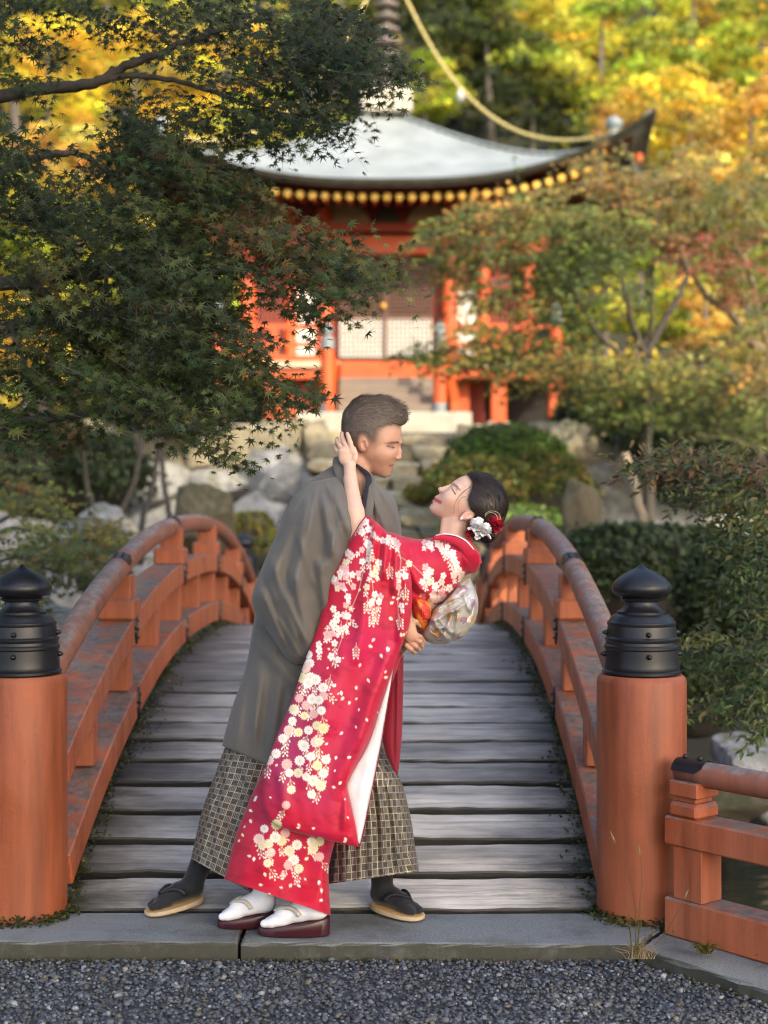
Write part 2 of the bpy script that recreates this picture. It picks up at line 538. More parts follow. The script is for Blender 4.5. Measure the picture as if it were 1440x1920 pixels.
M['pebble'] = simple('gravel_pebbles', (.10, .115, .135), (.19, .205, .225), 3, .7, .2, .003)
def pebble_mat():
    t = NT('gravel'); a = t.N('Attribute'); a.attribute_name = 'tint'
    return t.done(t.principled(a.outputs['Color'], .65))
M['pebble'] = pebble_mat()
M['leaf'] = leaf_mat('maple_leaf', .35)
M['leaf_far'] = leaf_mat('hill_foliage', .45)
M['leaf_waxy'] = leaf_mat('waxy_leaf', .22, .42)
M['bark'] = simple('grey_bark', (.10, .085, .07), (.05, .042, .035), 6, .85, .6, .01, (3, 3, .7))
M['bark_dark'] = simple('dark_bark', (.035, .028, .022), (.06, .05, .04), 8, .85, .6, .01, (3, 3, .7))
M['bark_pale'] = simple('pale_bark', (.24, .19, .13), (.13, .10, .07), 6, .85, .5, .01, (3, 3, .7))
M['rope'] = simple('straw_rope', (.52, .42, .16), (.40, .33, .13), 20, .8)
# ------------------------------------------------------------------ terrain, water

def ground_h(x, y):
    h = np.full(np.broadcast(x, y).shape, -.088)
    h = h - 1.45 * sstep(5.25, 6.0, y)
    h = h + 1.45 * sstep(10.9, 11.9, y)
    h = h + .3 * sstep(12, 17, y)
    side = sstep(5.5, 11, np.abs(x + .2))
    h = h + side * sstep(6, 14, y) * 2.0
    plat = sstep(18.25, 18.45, y)
    h = h * (1 - plat) + plat * np.maximum(h, 2.42)
    h = h + 1.02 * np.maximum(y - 31.5, 0) * sstep(31, 36, y)
    h = np.minimum(h, 30 + .12 * (y - 60))
    far = sstep(9, 22, np.abs(x)) * sstep(6, 22, y)
    h = h + far * 5
    return h

def terrain():
    xs = np.concatenate((np.linspace(-75, -14, 22), np.linspace(-13, 13, 79), np.linspace(14, 75, 22)))
    ys = np.concatenate((np.linspace(-60, 4.4, 12), np.linspace(4.6, 19.4, 112), np.linspace(20, 40, 36), np.linspace(42, 120, 24)))
    X, Y = np.meshgrid(xs, ys, indexing='ij')
    Z = ground_h(X, Y)
    bump = noise3(np.stack((X.ravel() * .5, Y.ravel() * .5, 0 * X.ravel()), 1), 3).reshape(X.shape)
    Z = Z + np.where(Y > 5.6, .10, 0) * bump * np.where((Y > 18) & (Y < 31), .2, 1)
    nx, ny = X.shape
    i = np.arange(nx * ny).reshape(nx, ny)
    f = np.stack((i[:-1, :-1], i[1:, :-1], i[1:, 1:], i[:-1, 1:]), -1).reshape(-1, 4)
    o = mesh('ground', np.stack((X, Y, Z), -1).reshape(-1, 3), f, M['soil'])
    tag(o, 'dark mossy ground of the garden banks and hillside', None, None, 'structure')
terrain()

def water():
    t = NT('pond_water'); v = t.coord('Object', (1, 2.2, 1))
    n = t.noise(v, 2.4, 3, .5, .4)
    p = t.principled((.018, .022, .014), .07, t.bump(n, .25, .05), Specular_IOR_Level=.6)
    m = t.done(p)
    v = np.array([(-16, 5.3, -.95), (16, 5.3, -.95), (16, 12.2, -.95), (-16, 12.2, -.95)])
    tag(mesh('pond_water', v, np.array([[0, 1, 2, 3]]), m, smooth=False), 'still dark pond water under the bridge', None, None, 'structure')
water()

# stone threshold in front of the bridge and the slanting kerb by the low fence
def rough_block(bm, c0, c1, z0, z1, seed, bev=.012):
    pass

def kerb_block(name, quad, z0, z1, label, seed):
    """quad: four ground corners, counter-clockwise seen from above"""
    q = np.asarray(quad, float); n = 26
    mb = MB(); r = np.random.default_rng(seed)
    b = .010
    cen = q.mean(0)
    def ring(inset, z, jit):
        out = []
        for k in range(4):
            a, c = q[k], q[(k + 1) % 4]
            for t in np.linspace(0, 1, n, endpoint=False):
                p = a + (c - a) * t
                d = cen - p; d /= np.linalg.norm(d)
                p = p + d * inset
                out.append((p[0] + r.normal() * jit, p[1] + r.normal() * jit, z + r.normal() * jit))
        return out
    rings = [ring(0, z0, 0), ring(0, z1 - b * 1.2, .002), ring(b * .35, z1 - b * .4, .0015), ring(b, z1, .0006)]
    m = 4 * n
    v = np.array([p for rg in rings for p in rg])
    f = [[i * m + j, i * m + (j + 1) % m, (i + 1) * m + (j + 1) % m, (i + 1) * m + j] for i in range(3) for j in range(m)]
    f.append([3 * m + j for j in range(m)])
    o = mesh(name, v, f, M['slab'], smooth=False)
    tag(o, label, 'kerb stone')
    return o
xs_ = (450 - 720) * 4.6 / F_PX
kerb_block('kerb_stone', [(-2.6, 4.585), (xs_ - .006, 4.57), (xs_ - .006, 4.893), (-2.6, 4.905)], -.25, 0, 'long granite threshold block at the foot of the left post', 1)
kerb_block('kerb_stone', [(xs_ + .006, 4.57), (.80, 4.545), (1.02, 4.895), (xs_ + .006, 4.893)], -.25, -.001, 'granite threshold block under the couple, ending at the right post', 2)
kerb_block('kerb_stone', [(.812, 4.540), (1.60, 3.53), (1.76, 3.66), (1.03, 4.89)], -.25, -.012, 'slanting mossy kerb stone along the low side fence', 3)

def gravel():
    v0, f0 = ico(0)
    n = 26000
    x = rng.uniform(-1.75, 1.55, n); y = rng.uniform(3.75, 4.56, n)
    # keep off the slanting kerb
    lim = 4.545 - np.maximum(x - .80, 0) * 1.28
    ok = y < lim - .012
    x, y = x[ok], y[ok]; n = len(x)
    r = rng.gamma(6, .00098, n).clip(.003, .013)
    z = -.062 + rng.uniform(-.004, .010, n) + .012 * np.exp(-((lim[ok] - y) / .05) ** 2) * rng.uniform(0, 1, n)
    sc = np.stack((r * rng.uniform(.8, 1.35, n), r * rng.uniform(.8, 1.2, n), r * rng.uniform(.5, .85, n)), 1)
    a = rng.uniform(0, 6.28, n); b = rng.normal(0, .35, n)
    jit = 1 + rng.normal(0, .13, (n, 12, 1))
    v = v0[None] * jit * sc[:, None]
    ca, sa, cb, sb = np.cos(a), np.sin(a), np.cos(b), np.sin(b)
    vx = v[..., 0] * cb[:, None] + v[..., 2] * sb[:, None]; vz = -v[..., 0] * sb[:, None] + v[..., 2] * cb[:, None]
    X = vx * ca[:, None] - v[..., 1] * sa[:, None] + x[:, None]; Y = vx * sa[:, None] + v[..., 1] * ca[:, None] + y[:, None]
    Z = vz + z[:, None]
    V = np.stack((X, Y, Z), -1).reshape(-1, 3)
    F = (f0[None] + (np.arange(n) * 12)[:, None, None]).reshape(-1, 3)
    base = np.array((.064, .070, .079)) * rng.lognormal(0, .42, (n, 1))
    hue = rng.uniform(0, 1, n)
    base[hue > .90] *= np.array((1.5, 1.15, .8)); base[hue < .03] = np.array((.26, .27, .27)) * rng.uniform(.7, 1.1, ((hue < .03).sum(), 1))
    c = np.repeat(base, 12, axis=0).clip(.015, .6)
    o = mesh('gravel', V, F, M['pebble'], col=c)
    tag(o, 'blue grey gravel in front of the granite threshold', None, None, 'stuff')
    # bed under the pebbles
    m = simple('gravel_bed', (.03, .034, .038), (.05, .055, .06), 60, .9, .8, .01, bscale=160)
    v = np.array([(-12, -14, -.060), (12, -14, -.060), (12, 2.9, -.060), (1.78, 3.2, -.060), (.83, 4.56, -.060), (-12, 4.6, -.060)])
    tag(mesh('gravel_path', v, [[0, 1, 2, 3, 4, 5]], m, smooth=False), 'gravel path before the bridge', None, None, 'structure')
gravel()

# ------------------------------------------------------------------ the arched bridge
BX, BY, BL = -.175, 4.9, 7.2
def deck(v):
    t = np.abs(np.asarray(v, float) - BL / 2) / (BL / 2)
    return .66 * (1 - t ** 2.3)
def BR(u, v, z):
    u, v, z = np.broadcast_arrays(np.asarray(u, float), np.asarray(v, float), np.asarray(z, float))
    return np.stack((BX + .006 * v + u, BY + v, z), -1)
bridge = empty('arched_bridge', (BX, BY, 0), 'arched vermilion footbridge with weathered grey planks and curved railings', 'bridge')

def plank_meshes():
    out = []
    for k in range(5):
        r = np.random.default_rng(40 + k)
        n = 30
        u = np.linspace(-.935, .935, n) + np.r_[-r.uniform(0, .01), np.zeros(n - 2), r.uniform(0, .01)]
        def wob(a, s): return np.interp(np.linspace(0, 1, n), np.linspace(0, 1, 9), r.normal(0, a, 9)) + r.normal(0, s, n)
        fr, bk = -.0950 + wob(.004, .002), .0950 + wob(.004, .002)
        top = wob(.002, .0007)
        b = .006
        rows = [(fr, -.05 + 0 * u), (fr, top - b + wob(.0, .001)), (fr + b, top), (.0 * u, top + .003 + wob(.0015, .0005)), (bk - b, top), (bk, top - b), (bk, -.05 + 0 * u)]
        v = np.concatenate([np.stack((u, y, z), 1) for y, z in rows])
        m = len(rows)
        f = [[i * n + j, i * n + j + 1, (i + 1) * n + j + 1, (i + 1) * n + j] for i in range(m - 1) for j in range(n - 1)]
        f += [[j, n * (m - 1) + j, n * (m - 1) + j + 1, j + 1][::1] for j in range(n - 1)]
        f += [[i * n for i in range(m)], [i * n + n - 1 for i in range(m)][::-1]]
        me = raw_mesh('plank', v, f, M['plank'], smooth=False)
        out.append(me)
    return out
PLK = plank_meshes()
v_ = .105
k_ = 0
while v_ < BL - .05:
    sl = (deck(v_ + .02) - deck(v_ - .02)) / .04
    ang = math.atan(float(sl))
    wdt = rng.uniform(.93, 1.02)
    p = BR(0, v_, deck(v_) - .004 + rng.normal(0, .002))
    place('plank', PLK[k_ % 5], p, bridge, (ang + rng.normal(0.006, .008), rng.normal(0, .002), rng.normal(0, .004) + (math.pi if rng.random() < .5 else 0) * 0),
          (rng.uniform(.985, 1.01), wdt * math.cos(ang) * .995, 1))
    v_ += .206 * math.cos(ang) ** .5; k_ += 1

vv = np.linspace(.02, BL - .02, 90)
for s in (-1, 1):
    mb = MB(); mb.sweep(BR(s * .62, vv, deck(vv) - .17), .08, .10, (1, 0, 0))
    mb.build('girder', M['vermilion'], bridge)
for s in (-1, 1):
    for v in (2.3, 4.9):
        mb = MB(); mb.lathe([(.1, -2.0), (.1, deck(v) - .26)], BR(s * .62, v, 0) * np.array((1, 1, 0)), 14)
        mb.build('pier_post', M['vermilion'], bridge)

def curved_beam(name, u, hu, z_off, hz, parent, mat, extra=0.0, v0=.08, v1=BL - .08):
    v = np.linspace(v0, v1, 80)
    t = np.abs(v - BL / 2) / (BL / 2)
    mb = MB(); mb.sweep(BR(u, v, deck(v) + z_off + extra * t ** 2.3), hu, hz, (1, 0, 0))
    o = mb.build(name, mat, parent)
    mod = o.modifiers.new('edge', 'BEVEL'); mod.width = .006; mod.segments = 1; mod.limit_method = 'ANGLE'
    return o

STRUT = MB().box((0, 0, 0), (.115, .10, .215), None, .004).local('strut', M['vermilion'])
def blk_profile():
    mb = MB()
    mb.box((0, 0, .0475), (.165, .165, .095), None, .012)
    return mb.local('lower_block', M['vermilion'])
BLK1 = blk_profile()
BLK2 = MB().box((0, 0, .05), (.115, .115, .11), None, .006).local('upper_block', M['vermilion'])
def strap_mesh():
    mb = MB(); n = 11
    a = np.linspace(math.radians(12), math.radians(168), n)
    R = .0530
    rows = [(-.055, .6), (-.04, 1), (.04, 1), (.055, .6)]
    v = []; 
    for y, k in rows:
        for ang in a:
            aa = math.pi / 2 + (ang - math.pi / 2) * k
            v.append((R * math.cos(aa), y, R * math.sin(aa)))
    f = [[i * n + j, i * n + j + 1, (i + 1) * n + j + 1, (i + 1) * n + j] for i in range(3) for j in range(n - 1)]
    mb.add(v, f)
    for y in (-.026, 0, .026):
        for ang in (math.radians(72), math.radians(108)):
            q, g = ico(1)
            mb.add(q * .0075 + np.array((R * math.cos(ang), y, R * math.sin(ang))), g.tolist())
    return mb.local('rail_strap', M['black_metal'], True)
STRAP = strap_mesh()
def plate_mesh(h):
    mb = MB()
    out = [(0, -h * .62), (.018, -h * .40), (.026, -h * .12), (.019, 0), (.026, h * .12), (.018, h * .40), (0, h * .62), (-.018, h * .40), (-.026, h * .12), (-.019, 0), (-.026, -h * .12), (-.018, -h * .40)]
    v = [(-.004, y, z) for y, z in out] + [(.005, y * .85, z * .93) for y, z in out]
    n = len(out)
    f = [[i, (i + 1) % n, n + (i + 1) % n, n + i] for i in range(n)] + [[n + i for i in range(n)]]
    mb.add(v, f)
    for z in (-h * .33, h * .33, 0):
        q, g = ico(1); mb.add(q * .007 + np.array((.007, 0, z)), g.tolist())
    return mb.local('fixing_plate', M['black_metal'], False)
PLATE_A, PLATE_B = plate_mesh(.115), plate_mesh(.125)
VK = [.64 + .74 * k for k in range(9)]
for s in (-1, 1):
    lowb = curved_beam('railing', s * 1.01, .09, .093, .0625, bridge, M['vermilion'])
    tag(lowb, 'left curved railing, greyer on top' if s < 0 else 'right curved railing, pinker handrail')
    midb = curved_beam('middle_rail', s * 1.01, .08, .405, .055, lowb, M['vermilion'], .045)
    v = np.linspace(.0, BL, 100); t = np.abs(v - BL / 2) / (BL / 2)
    hz_ = deck(v) + .655 + .13 * t ** 2.3
    mb = MB(); mb.tube(BR(s * 1.0, v, hz_), .050, 20)
    hr = mb.build('handrail', M['handrail'], lowb, True)
    for k, vk in enumerate(VK):
        tk = abs(vk - BL / 2) / (BL / 2)
        place('strut', STRUT, BR(s * 1.01, vk, deck(vk) + .253 + .02 * tk ** 2.3), lowb)
        if k % 2 == 1:
            sl = math.atan(float((deck(vk + .02) - deck(vk - .02)) / .04))
            zb = deck(vk) + .46 + .045 * tk ** 2.3
            place('lower_block', BLK1, BR(s * 1.005, vk, zb - .012), lowb)
            place('upper_block', BLK2, BR(s * 1.0, vk, zb + .083), lowb)
            zh = deck(vk) + .655 + .13 * tk ** 2.3
            sl2 = sl * .9
            place('rail_strap', STRAP, BR(s * 1.0, vk, zh), lowb, (sl2, 0, 0))
            r = (sl, 0, 0) if s < 0 else (-sl, 0, math.pi)
            for me_, z_, u_ in ((PLATE_A, deck(vk) + .405 + .045 * tk ** 2.3, .926), (PLATE_B, deck(vk) + .093, .916)):
                place('fixing_plate', me_, BR(s * u_, vk, z_), lowb, (sl * .5 if s < 0 else -sl * .5, 0, 0 if s < 0 else math.pi))

# newel posts with onion finials
def newel(u, v, zb, label):
    c = BR(u, v, 0)
    mb = MB()
    R = .153
    mb.lathe([(R * 1.0, zb - .3), (R, zb), (R, zb + .4), (R, zb + .798), (R - .004, zb + .812), (R - .014, zb + .822), (.10, zb + .824)], c, 48)
    post = mb.build('newel_post', M['post_red'], bridge, True); auto_smooth(post, 40)
    tag(post, label)
    pr = [(.128, 0), (.134, .004), (.134, .012), (.128, .016), (.1295, .022), (.128, .030), (.126, .052), (.1245, .085), (.1285, .090), (.1285, .098), (.1235, .103), (.1225, .112), (.126, .117), (.126, .124), (.120, .130),
          (.117, .158), (.1155, .166), (.118, .170), (.1175, .178), (.112, .183), (.107, .192), (.099, .200), (.092, .205), (.084, .206), (.084, .214), (.0765, .217), (.0625, .228), (.0575, .240), (.0575, .248), (.069, .252), (.071, .258), (.066, .263),
          (.074, .265), (.090, .2705), (.0985, .279), (.1025, .290), (.101, .302), (.095, .314), (.083, .327), (.066, .340), (.048, .350), (.030, .358), (.014, .366), (.006, .374), (0.0015, .377)]
    mb = MB(); mb.lathe([(r, zb + .824 + z) for r, z in pr], c, 48)
    for zz, rr, off in ((.068, .1265, 0), (.142, .1195, 0)):
        for k in range(4):
            a = k * math.pi / 2 - math.pi / 2 + .02
            q, g = ico(2)
            for sc, d in ((.0095, .002), (.006, .010)):
                mb.add(q * sc + c + np.array((math.cos(a) * (rr + d), math.sin(a) * (rr + d), zb + .824 + zz)), g.tolist())
    fin = mb.build('finial', M['black_metal'], post, True); auto_smooth(fin, 38)
newel(-1.072, 0, 0, 'near left newel post'); newel(1.062, 0, 0, 'near right newel post')
newel(-1.065, BL, 0, 'far left newel post'); newel(1.065, BL, 0, 'far right newel post')

# ------------------------------------------------------------------ low fence beside the right post
def low_fence():
    p0 = np.array((.905, 4.80)); d = np.array((.635, -.772)); d /= np.linalg.norm(d); nrm = np.array((d[1], -d[0]))
    ang = math.atan2(d[1], d[0])
    root = empty('low_fence', (p0[0], p0[1], 0), 'low vermilion side fence running forward from the right post', 'fence')
    def at(s, z, o=0): 
        q = p0 + d * s + nrm * o
        return np.array((q[0], q[1], z))
    Lf = 2.2
    R = np.array(Euler((0, 0, ang)).to_matrix())
    for nm, z, h, w in (('lower_rail', .052, .125, .125), ('middle_rail', .335, .095, .125)):
        mb = MB(); mb.box(at(.10 + Lf / 2, z, .0), (Lf, w, h), R, .006); mb.build(nm, M['vermilion'], root)
    mb = MB(); s_ = np.linspace(.12, Lf + .1, 20)
    mb.tube([at(s, .525 + .0 * s) for s in s_], .042, 18)
    hr = mb.build('handrail', M['handrail'], root, True)
    mb = MB(); n = 9
    a = np.linspace(math.radians(8), math.radians(172), n); v = []
    for s in (.115, .21, .235):
        for t in a:
            k = .72 if s > .22 else 1
            t2 = math.pi / 2 + (t - math.pi / 2) * k
            v.append(at(s, .525 + .0455 * math.sin(t2), .0455 * math.cos(t2)))
    mb.add(v, [[i * n + j, i * n + j + 1, (i + 1) * n + j + 1, (i + 1) * n + j] for i in range(2) for j in range(n - 1)])
    for s in (.14, .20):
        q, g = ico(1); mb.add(q * .009 + at(s, .574), g.tolist())
    mb.build('rail_strap', M['black_metal'], hr, True)
    for s in (.19, .92, 1.65):
        mb = MB(); mb.box(at(s, .201), (.115, .105, .172), R, .003); mb.build('strut', M['vermilion'], root)
    for s in (.175, 1.65):
        mb = MB(); mb.box(at(s, .382 + .025), (.12, .12, .052), R, .012); mb.build('lower_block', M['vermilion'], root)
        mb = MB(); mb.box(at(s, .441), (.085, .085, .018), R, .003); mb.box(at(s, .4755), (.115, .115, .05), R, .004); mb.build('upper_block', M['vermilion'], root)
low_fence()

# ------------------------------------------------------------------ stone steps and boulder walls below the temple
CXT = .05
steps = empty('stone_steps', (CXT, 13.6, .2), 'worn stone steps climbing from the bridge to the temple', 'steps')
STEP = [cut_rock('step_stone', M['step_stone'], 20 + k, 6, .03, 2, .9) for k in range(5)]
for i in range(12):
    z = .25 + .195 * i; Y = 13.6 + .4 * i
    x = -.98
    while x < .98:
        w = rng.uniform(.35, .75); w = min(w, 1.02 - x)
        if w < .18: break
        place('step_stone', STEP[rng.integers(5)], (CXT + x + w / 2, Y + .24 + rng.normal(0, .02), z - .11 + rng.normal(0, .012)), steps, (rng.normal(0, .04), rng.normal(0, .03), rng.normal(0, .05)), (w * .66, .34, .135))
        x += w
mb = MB(); mb.add([(CXT + a_, y_, z_) for a_ in (-.95, .95) for y_, z_ in ((13.7, -.3), (13.7, .05), (18.4, 2.28), (18.4, -.3))], [[0, 1, 2, 3], [7, 6, 5, 4], [1, 5, 6, 2], [0, 4, 5, 1]])
mb.build('step_bed', M['soil'], steps)

ROCK = [cut_rock('stone', M['boulder'], 60 + k, 14, .04, 2) for k in range(6)]
ROCKW = [cut_rock('stone', M['warm_boulder'], 80 + k, 8, .04, 2, .6) for k in range(6)]
def boulder_wall(x0, x1, y, label, seed):
    r = np.random.default_rng(seed)
    root = empty('boulder_wall', ((x0 + x1) / 2, y, 0), label, 'wall')
    mb = MB(); mb.box(((x0 + x1) / 2, y + .32, 1.15), (x1 - x0, .5, 2.35)); mb.build('wall_core', M['soil'], root)
    z = -.1
    for row, h in enumerate((.85, .78, .55, .42)):
        x = x0 - r.uniform(0, .3)
        while x < x1 - .15:
            w = h * r.uniform(.85, 1.6)
            w = min(w, x1 + .1 - x)
            if w < .25: break
            me = (ROCKW if row >= 3 else ROCK)[r.integers(6)]
            place('stone', me, (x + w / 2, y + r.uniform(-.05, .08), z + h / 2 + r.normal(0, .04)), root, (r.normal(0, .12), r.normal(0, .14), r.uniform(-.3, .3)), (w * .74, .42, h * .76))
            x += w
        z += h * .97
boulder_wall(-7.5, -.85, 18.0, 'grey boulder retaining wall left of the stone steps', 5)
boulder_wall(.98, 8, 18.0, 'grey boulder retaining wall right of the stone steps', 6)
def boulder(px, py, Y, r, label, mat='boulder', seed=0, sq=(1, 1, .8), grp=None):
    p = P(px, py, Y)
    o = place('boulder', cut_rock('boulder', M[mat], 200 + seed, 18, .05, 3), p, None, (0, 0, seed * 1.3), (r * sq[0], r * sq[1], r * sq[2]))
    tag(o, label, 'boulder')
boulder(372, 980, 13.2, .34, 'brown mossy rounded boulder behind the left railing', 'mossy', 1, (1, 1, 1.0))
boulder(190, 990, 12.6, .30, 'pale grey boulder in the dark hollow left of the bridge', 'boulder', 2, (.9, 1, .9))
boulder(115, 1205, 8.6, .40, 'pale grey rock beside the left handrail', 'boulder', 3, (1.0, 1, .75))
boulder(1400, 1430, 8.7, .26, 'pale rock in the water above the low side fence', 'boulder', 4, (1.1, 1, .8))
boulder(1362, 1505, 8.4, .24, 'dark wet rock at the waterline behind the low fence', 'mossy', 5, (1.2, 1, .7))
boulder(1318, 1490, 10.2, .30, 'grey rock on the far bank just right of the right post', 'mossy', 11, (1.3, 1, .8))
boulder(1420, 1560, 10.6, .30, 'mossy low rock at the far waterline on the right', 'mossy', 12, (1.5, 1, .6))
boulder(1440, 1490, 8.9, .3, 'grey rock at the right edge above the pond', 'boulder', 8, (1.2, 1, .8))
boulder(1096, 960, 11.9, .22, 'upright grey stone right of the bridge railing', 'mossy', 6, (.62, .7, 1.5))
boulder(1062, 838, 17.2, .30, 'ochre boulder at the corner of the temple base', 'warm_boulder', 7, (.9, .8, 1.0))
# ------------------------------------------------------------------ the temple hall
T = empty('temple_hall', (CXT, 24.5, 2.42), 'small vermilion temple hall with curved grey roof, spire and lattice doors', 'temple')
def tb(name, c, size, mat, parent=None, bev=0.0):
    mb = MB(); mb.box((c[0] + CXT, c[1], c[2]), size, None, bev)
    return mb.build(name, M[mat], parent or T)
YW = 24.5
# base stones and the stair
tb('stair_landing', (-.05, 21.5, 2.63), (2.56, 1.5, .42), 'cut_stone', None, .02)
tb('plinth', (0, 25.5, 2.60), (6.1, 5.6, .36), 'cut_stone', None, .03)
for i in range(6):
    z = 2.84 + .16 * (i + .5); y = 21.35 + .28 * i
    st = tb('stair_step', (.08, y + .15, z), (1.66, .30, .16), 'temple_red' if i >= 4 else 'stair_wood', None, .012)
    if i < 4: tag(st, 'bare weathered step')
for s in (-1, 1):
    mb = MB(); x = CXT + .08 + s * .93
    q = np.array([(21.2, 2.84), (21.55, 2.84), (23.1, 3.62), (23.1, 3.86), (22.95, 3.86), (21.2, 3.02)])
    v = [(x + d, a, b) for d in (-.06, .06) for a, b in q]
    mb.add(v, [list(range(6))[::-1], [6 + k for k in range(6)]] + [[k, (k + 1) % 6, 6 + (k + 1) % 6, 6 + k] for k in range(6)])
    mb.build('stair_stringer', M['temple_red'], T)
def capped_post(x, y, z0, z1, r, foot=False, top='grey_metal'):
    mb = MB(); mb.lathe([(r, z0), (r, z1)], (CXT + x, y, 0), 20)
    o = mb.build('stair_post', M['temple_red'], T, True); auto_smooth(o)
    mb = MB(); mb.lathe([(r * 1.05, z1 - .05), (r * 1.05, z1 + .10), (r * .55, z1 + .13), (r * .55, z1 + .16), (r * .9, z1 + .20), (r * .8, z1 + .27), (r * .3, z1 + .34), (.004, z1 + .38)], (CXT + x, y, 0), 18)
    c = mb.build('post_cap', M[top], o, True); auto_smooth(c)
    if foot:
        mb = MB(); mb.lathe([(r * 1.07, z0), (r * 1.07, z0 + .17)], (CXT + x, y, 0), 18); f = mb.build('post_foot', M['grey_metal'], o, True); auto_smooth(f)
capped_post(-.90, 21.35, 2.84, 3.88, .105, True); capped_post(.79, 21.35, 2.84, 3.88, .105, True)
# veranda
tb('veranda_floor', (0, 23.9, 3.76), (5.8, 2.0, .10), 'cream')
for i in range(19):
    pass
tb('veranda_beam', (0, 23.05, 3.62), (5.6, .16, .17), 'temple_red')
for x in (-2.72, -1.85, 1.80, 2.74):
    tb('veranda_post', (x, 23.05, 3.16), (.25, .25, .76), 'temple_red', None, .02)
    tb('post_base', (x, 23.05, 2.80), (.36, .36, .06), 'cut_stone')
tb('underfloor_shade', (0, 24.2, 3.2), (5.4, .1, .9), 'void')  # dark sheet painted as the shade below the veranda
for x0, x1 in ((-1.75, -1.0), (1.12, 1.35)):
    tb('red_board', ((x0 + x1) / 2, 23.4, 3.2), (x1 - x0, .06, .85), 'temple_red')
for x0, x1 in ((1.36, 1.62),):
    tb('red_board', ((x0 + x1) / 2, 23.7, 3.2), (x1 - x0, .06, .85), 'temple_dark_red')
for s, xa in ((-1, -.98), (1, .90)):
    xb = s * 2.74
    for z, h in ((4.38, .085), (4.09, .07), (3.87, .09)):
        tb('veranda_rail', ((xa + xb) / 2, 23.02, z), (abs(xb - xa), .08, h), 'temple_red')
    for x in (xa, s * 1.83):
        tb('rail_post', (x, 23.02, 4.10), (.11, .11, .48), 'temple_red')
    mb = MB(); mb.lathe([(.10, 3.81), (.10, 4.45)], (CXT + xb, 23.02, 0), 16); o = mb.build('corner_post', M['temple_red'], T, True); auto_smooth(o)
    mb = MB(); mb.lathe([(.11, 4.40), (.11, 4.50), (.055, 4.53), (.10, 4.6), (.07, 4.7), (.004, 4.8)], (CXT + xb, 23.02, 0), 16); c = mb.build('post_cap', M['grey_metal'], o, True)
# wall, columns, doors
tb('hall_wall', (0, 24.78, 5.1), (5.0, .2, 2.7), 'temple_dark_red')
for x, r in ((-1.08, .14), (1.08, .14), (-1.66, .11), (1.66, .11), (-2.4, .15), (2.4, .15)):
    mb = MB(); mb.lathe([(r, 3.81), (r, 6.6)], (CXT + x, YW, 0), 20); o = mb.build('column', M['temple_red'], T, True); auto_smooth(o)
for s in (-1, 1):
    tb('plaster_panel', (s * 1.38, 24.56, 4.6), (.42, .1, 1.25), 'plaster')
    tb('window_board', (s * 2.03, 24.6, 4.7), (.56, .1, 1.4), 'dark_wood')
    for k in range(7):
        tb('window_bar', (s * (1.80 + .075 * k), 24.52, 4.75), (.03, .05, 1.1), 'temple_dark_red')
for s in (-1, 1):
    xc = s * .41 - .02
    door = tb('door', (xc, 24.62, 4.85), (.79, .05, 1.95), 'void')
    tag(door, 'left lattice door leaf' if s < 0 else 'right lattice door leaf')
    tb('door_panel', (xc, 24.585, 4.39), (.74, .012, .64), 'void', door)
    mb = MB()
    for k in range(11):
        mb.box((CXT + xc - .37 + .74 * k / 10, 24.565, 4.39), (.032, .03, .66))
    for k in range(9):
        mb.box((CXT + xc, 24.552, 4.07 + .64 * k / 8), (.76, .03, .032))
    mb.build('lower_lattice', M['pale_wood'], door)
    mb = MB()
    for k in range(13):
        mb.box((CXT + xc - .37 + .74 * k / 12, 24.565, 5.25), (.022, .03, 1.02))
    for k in range(15):
        mb.box((CXT + xc, 24.552, 4.76 + 1.0 * k / 14), (.76, .03, .022))
    mb.build('upper_lattice', M['dark_wood'], door)
    tb('middle_bar', (xc, 24.545, 4.735), (.8, .04, .05), 'dark_wood', door)
tb('door_stile', (-.02, 24.53, 4.9), (.05, .06, 1.95), 'dark_wood')
mb = MB(); mb.lathe([(.02, 0), (.05, .02), (.02, .05)], (0, 0, 0), 12, np.array(((1, 0, 0), (0, 0, -1), (0, 1, 0)))); v, f = mb.data()
mesh('door_knob', v + np.array((CXT - .06, 24.50, 4.93)), f, M['gold'], T)
tb('head_beam', (0, 24.42, 5.95), (5.5, .22, .30), 'temple_red')
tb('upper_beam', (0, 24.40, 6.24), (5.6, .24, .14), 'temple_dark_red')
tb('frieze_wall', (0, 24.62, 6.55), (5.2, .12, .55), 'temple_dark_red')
# cream frieze panels with curved lower edge and the carved strut between them
def frieze(x0, x1):
    n = 14; xs = np.linspace(x0, x1, n); mb = MB()
    u = (xs - x0) / (x1 - x0)
    zt_ = 6.36 + .36 * np.clip(np.sin(u * math.pi), 0, 1) ** .45; zb = np.full(n, 6.315)
    v = [(CXT + x, 24.53, z) for x, z in zip(xs, zb)] + [(CXT + x, 24.53, z) for x, z in zip(xs, zt_)] + [(CXT + x, 24.56, z) for x, z in zip(xs, zb)] + [(CXT + x, 24.56, z) for x, z in zip(xs, zt_)]
    f = [[i, i + 1, n + i + 1, n + i] for i in range(n - 1)] + [[n + i, n + i + 1, 3 * n + i + 1, 3 * n + i] for i in range(n - 1)]
    mb.add(v, f); mb.build('frieze_panel', M['cream'], T)
for a, b in ((-2.2, -1.55), (-1.3, -.28), (.34, 1.3), (1.55, 2.2)): frieze(a, b)
m_g = simple('carved_green', (.03, .05, .045), (.06, .05, .03), 8, .6)
mb = MB()
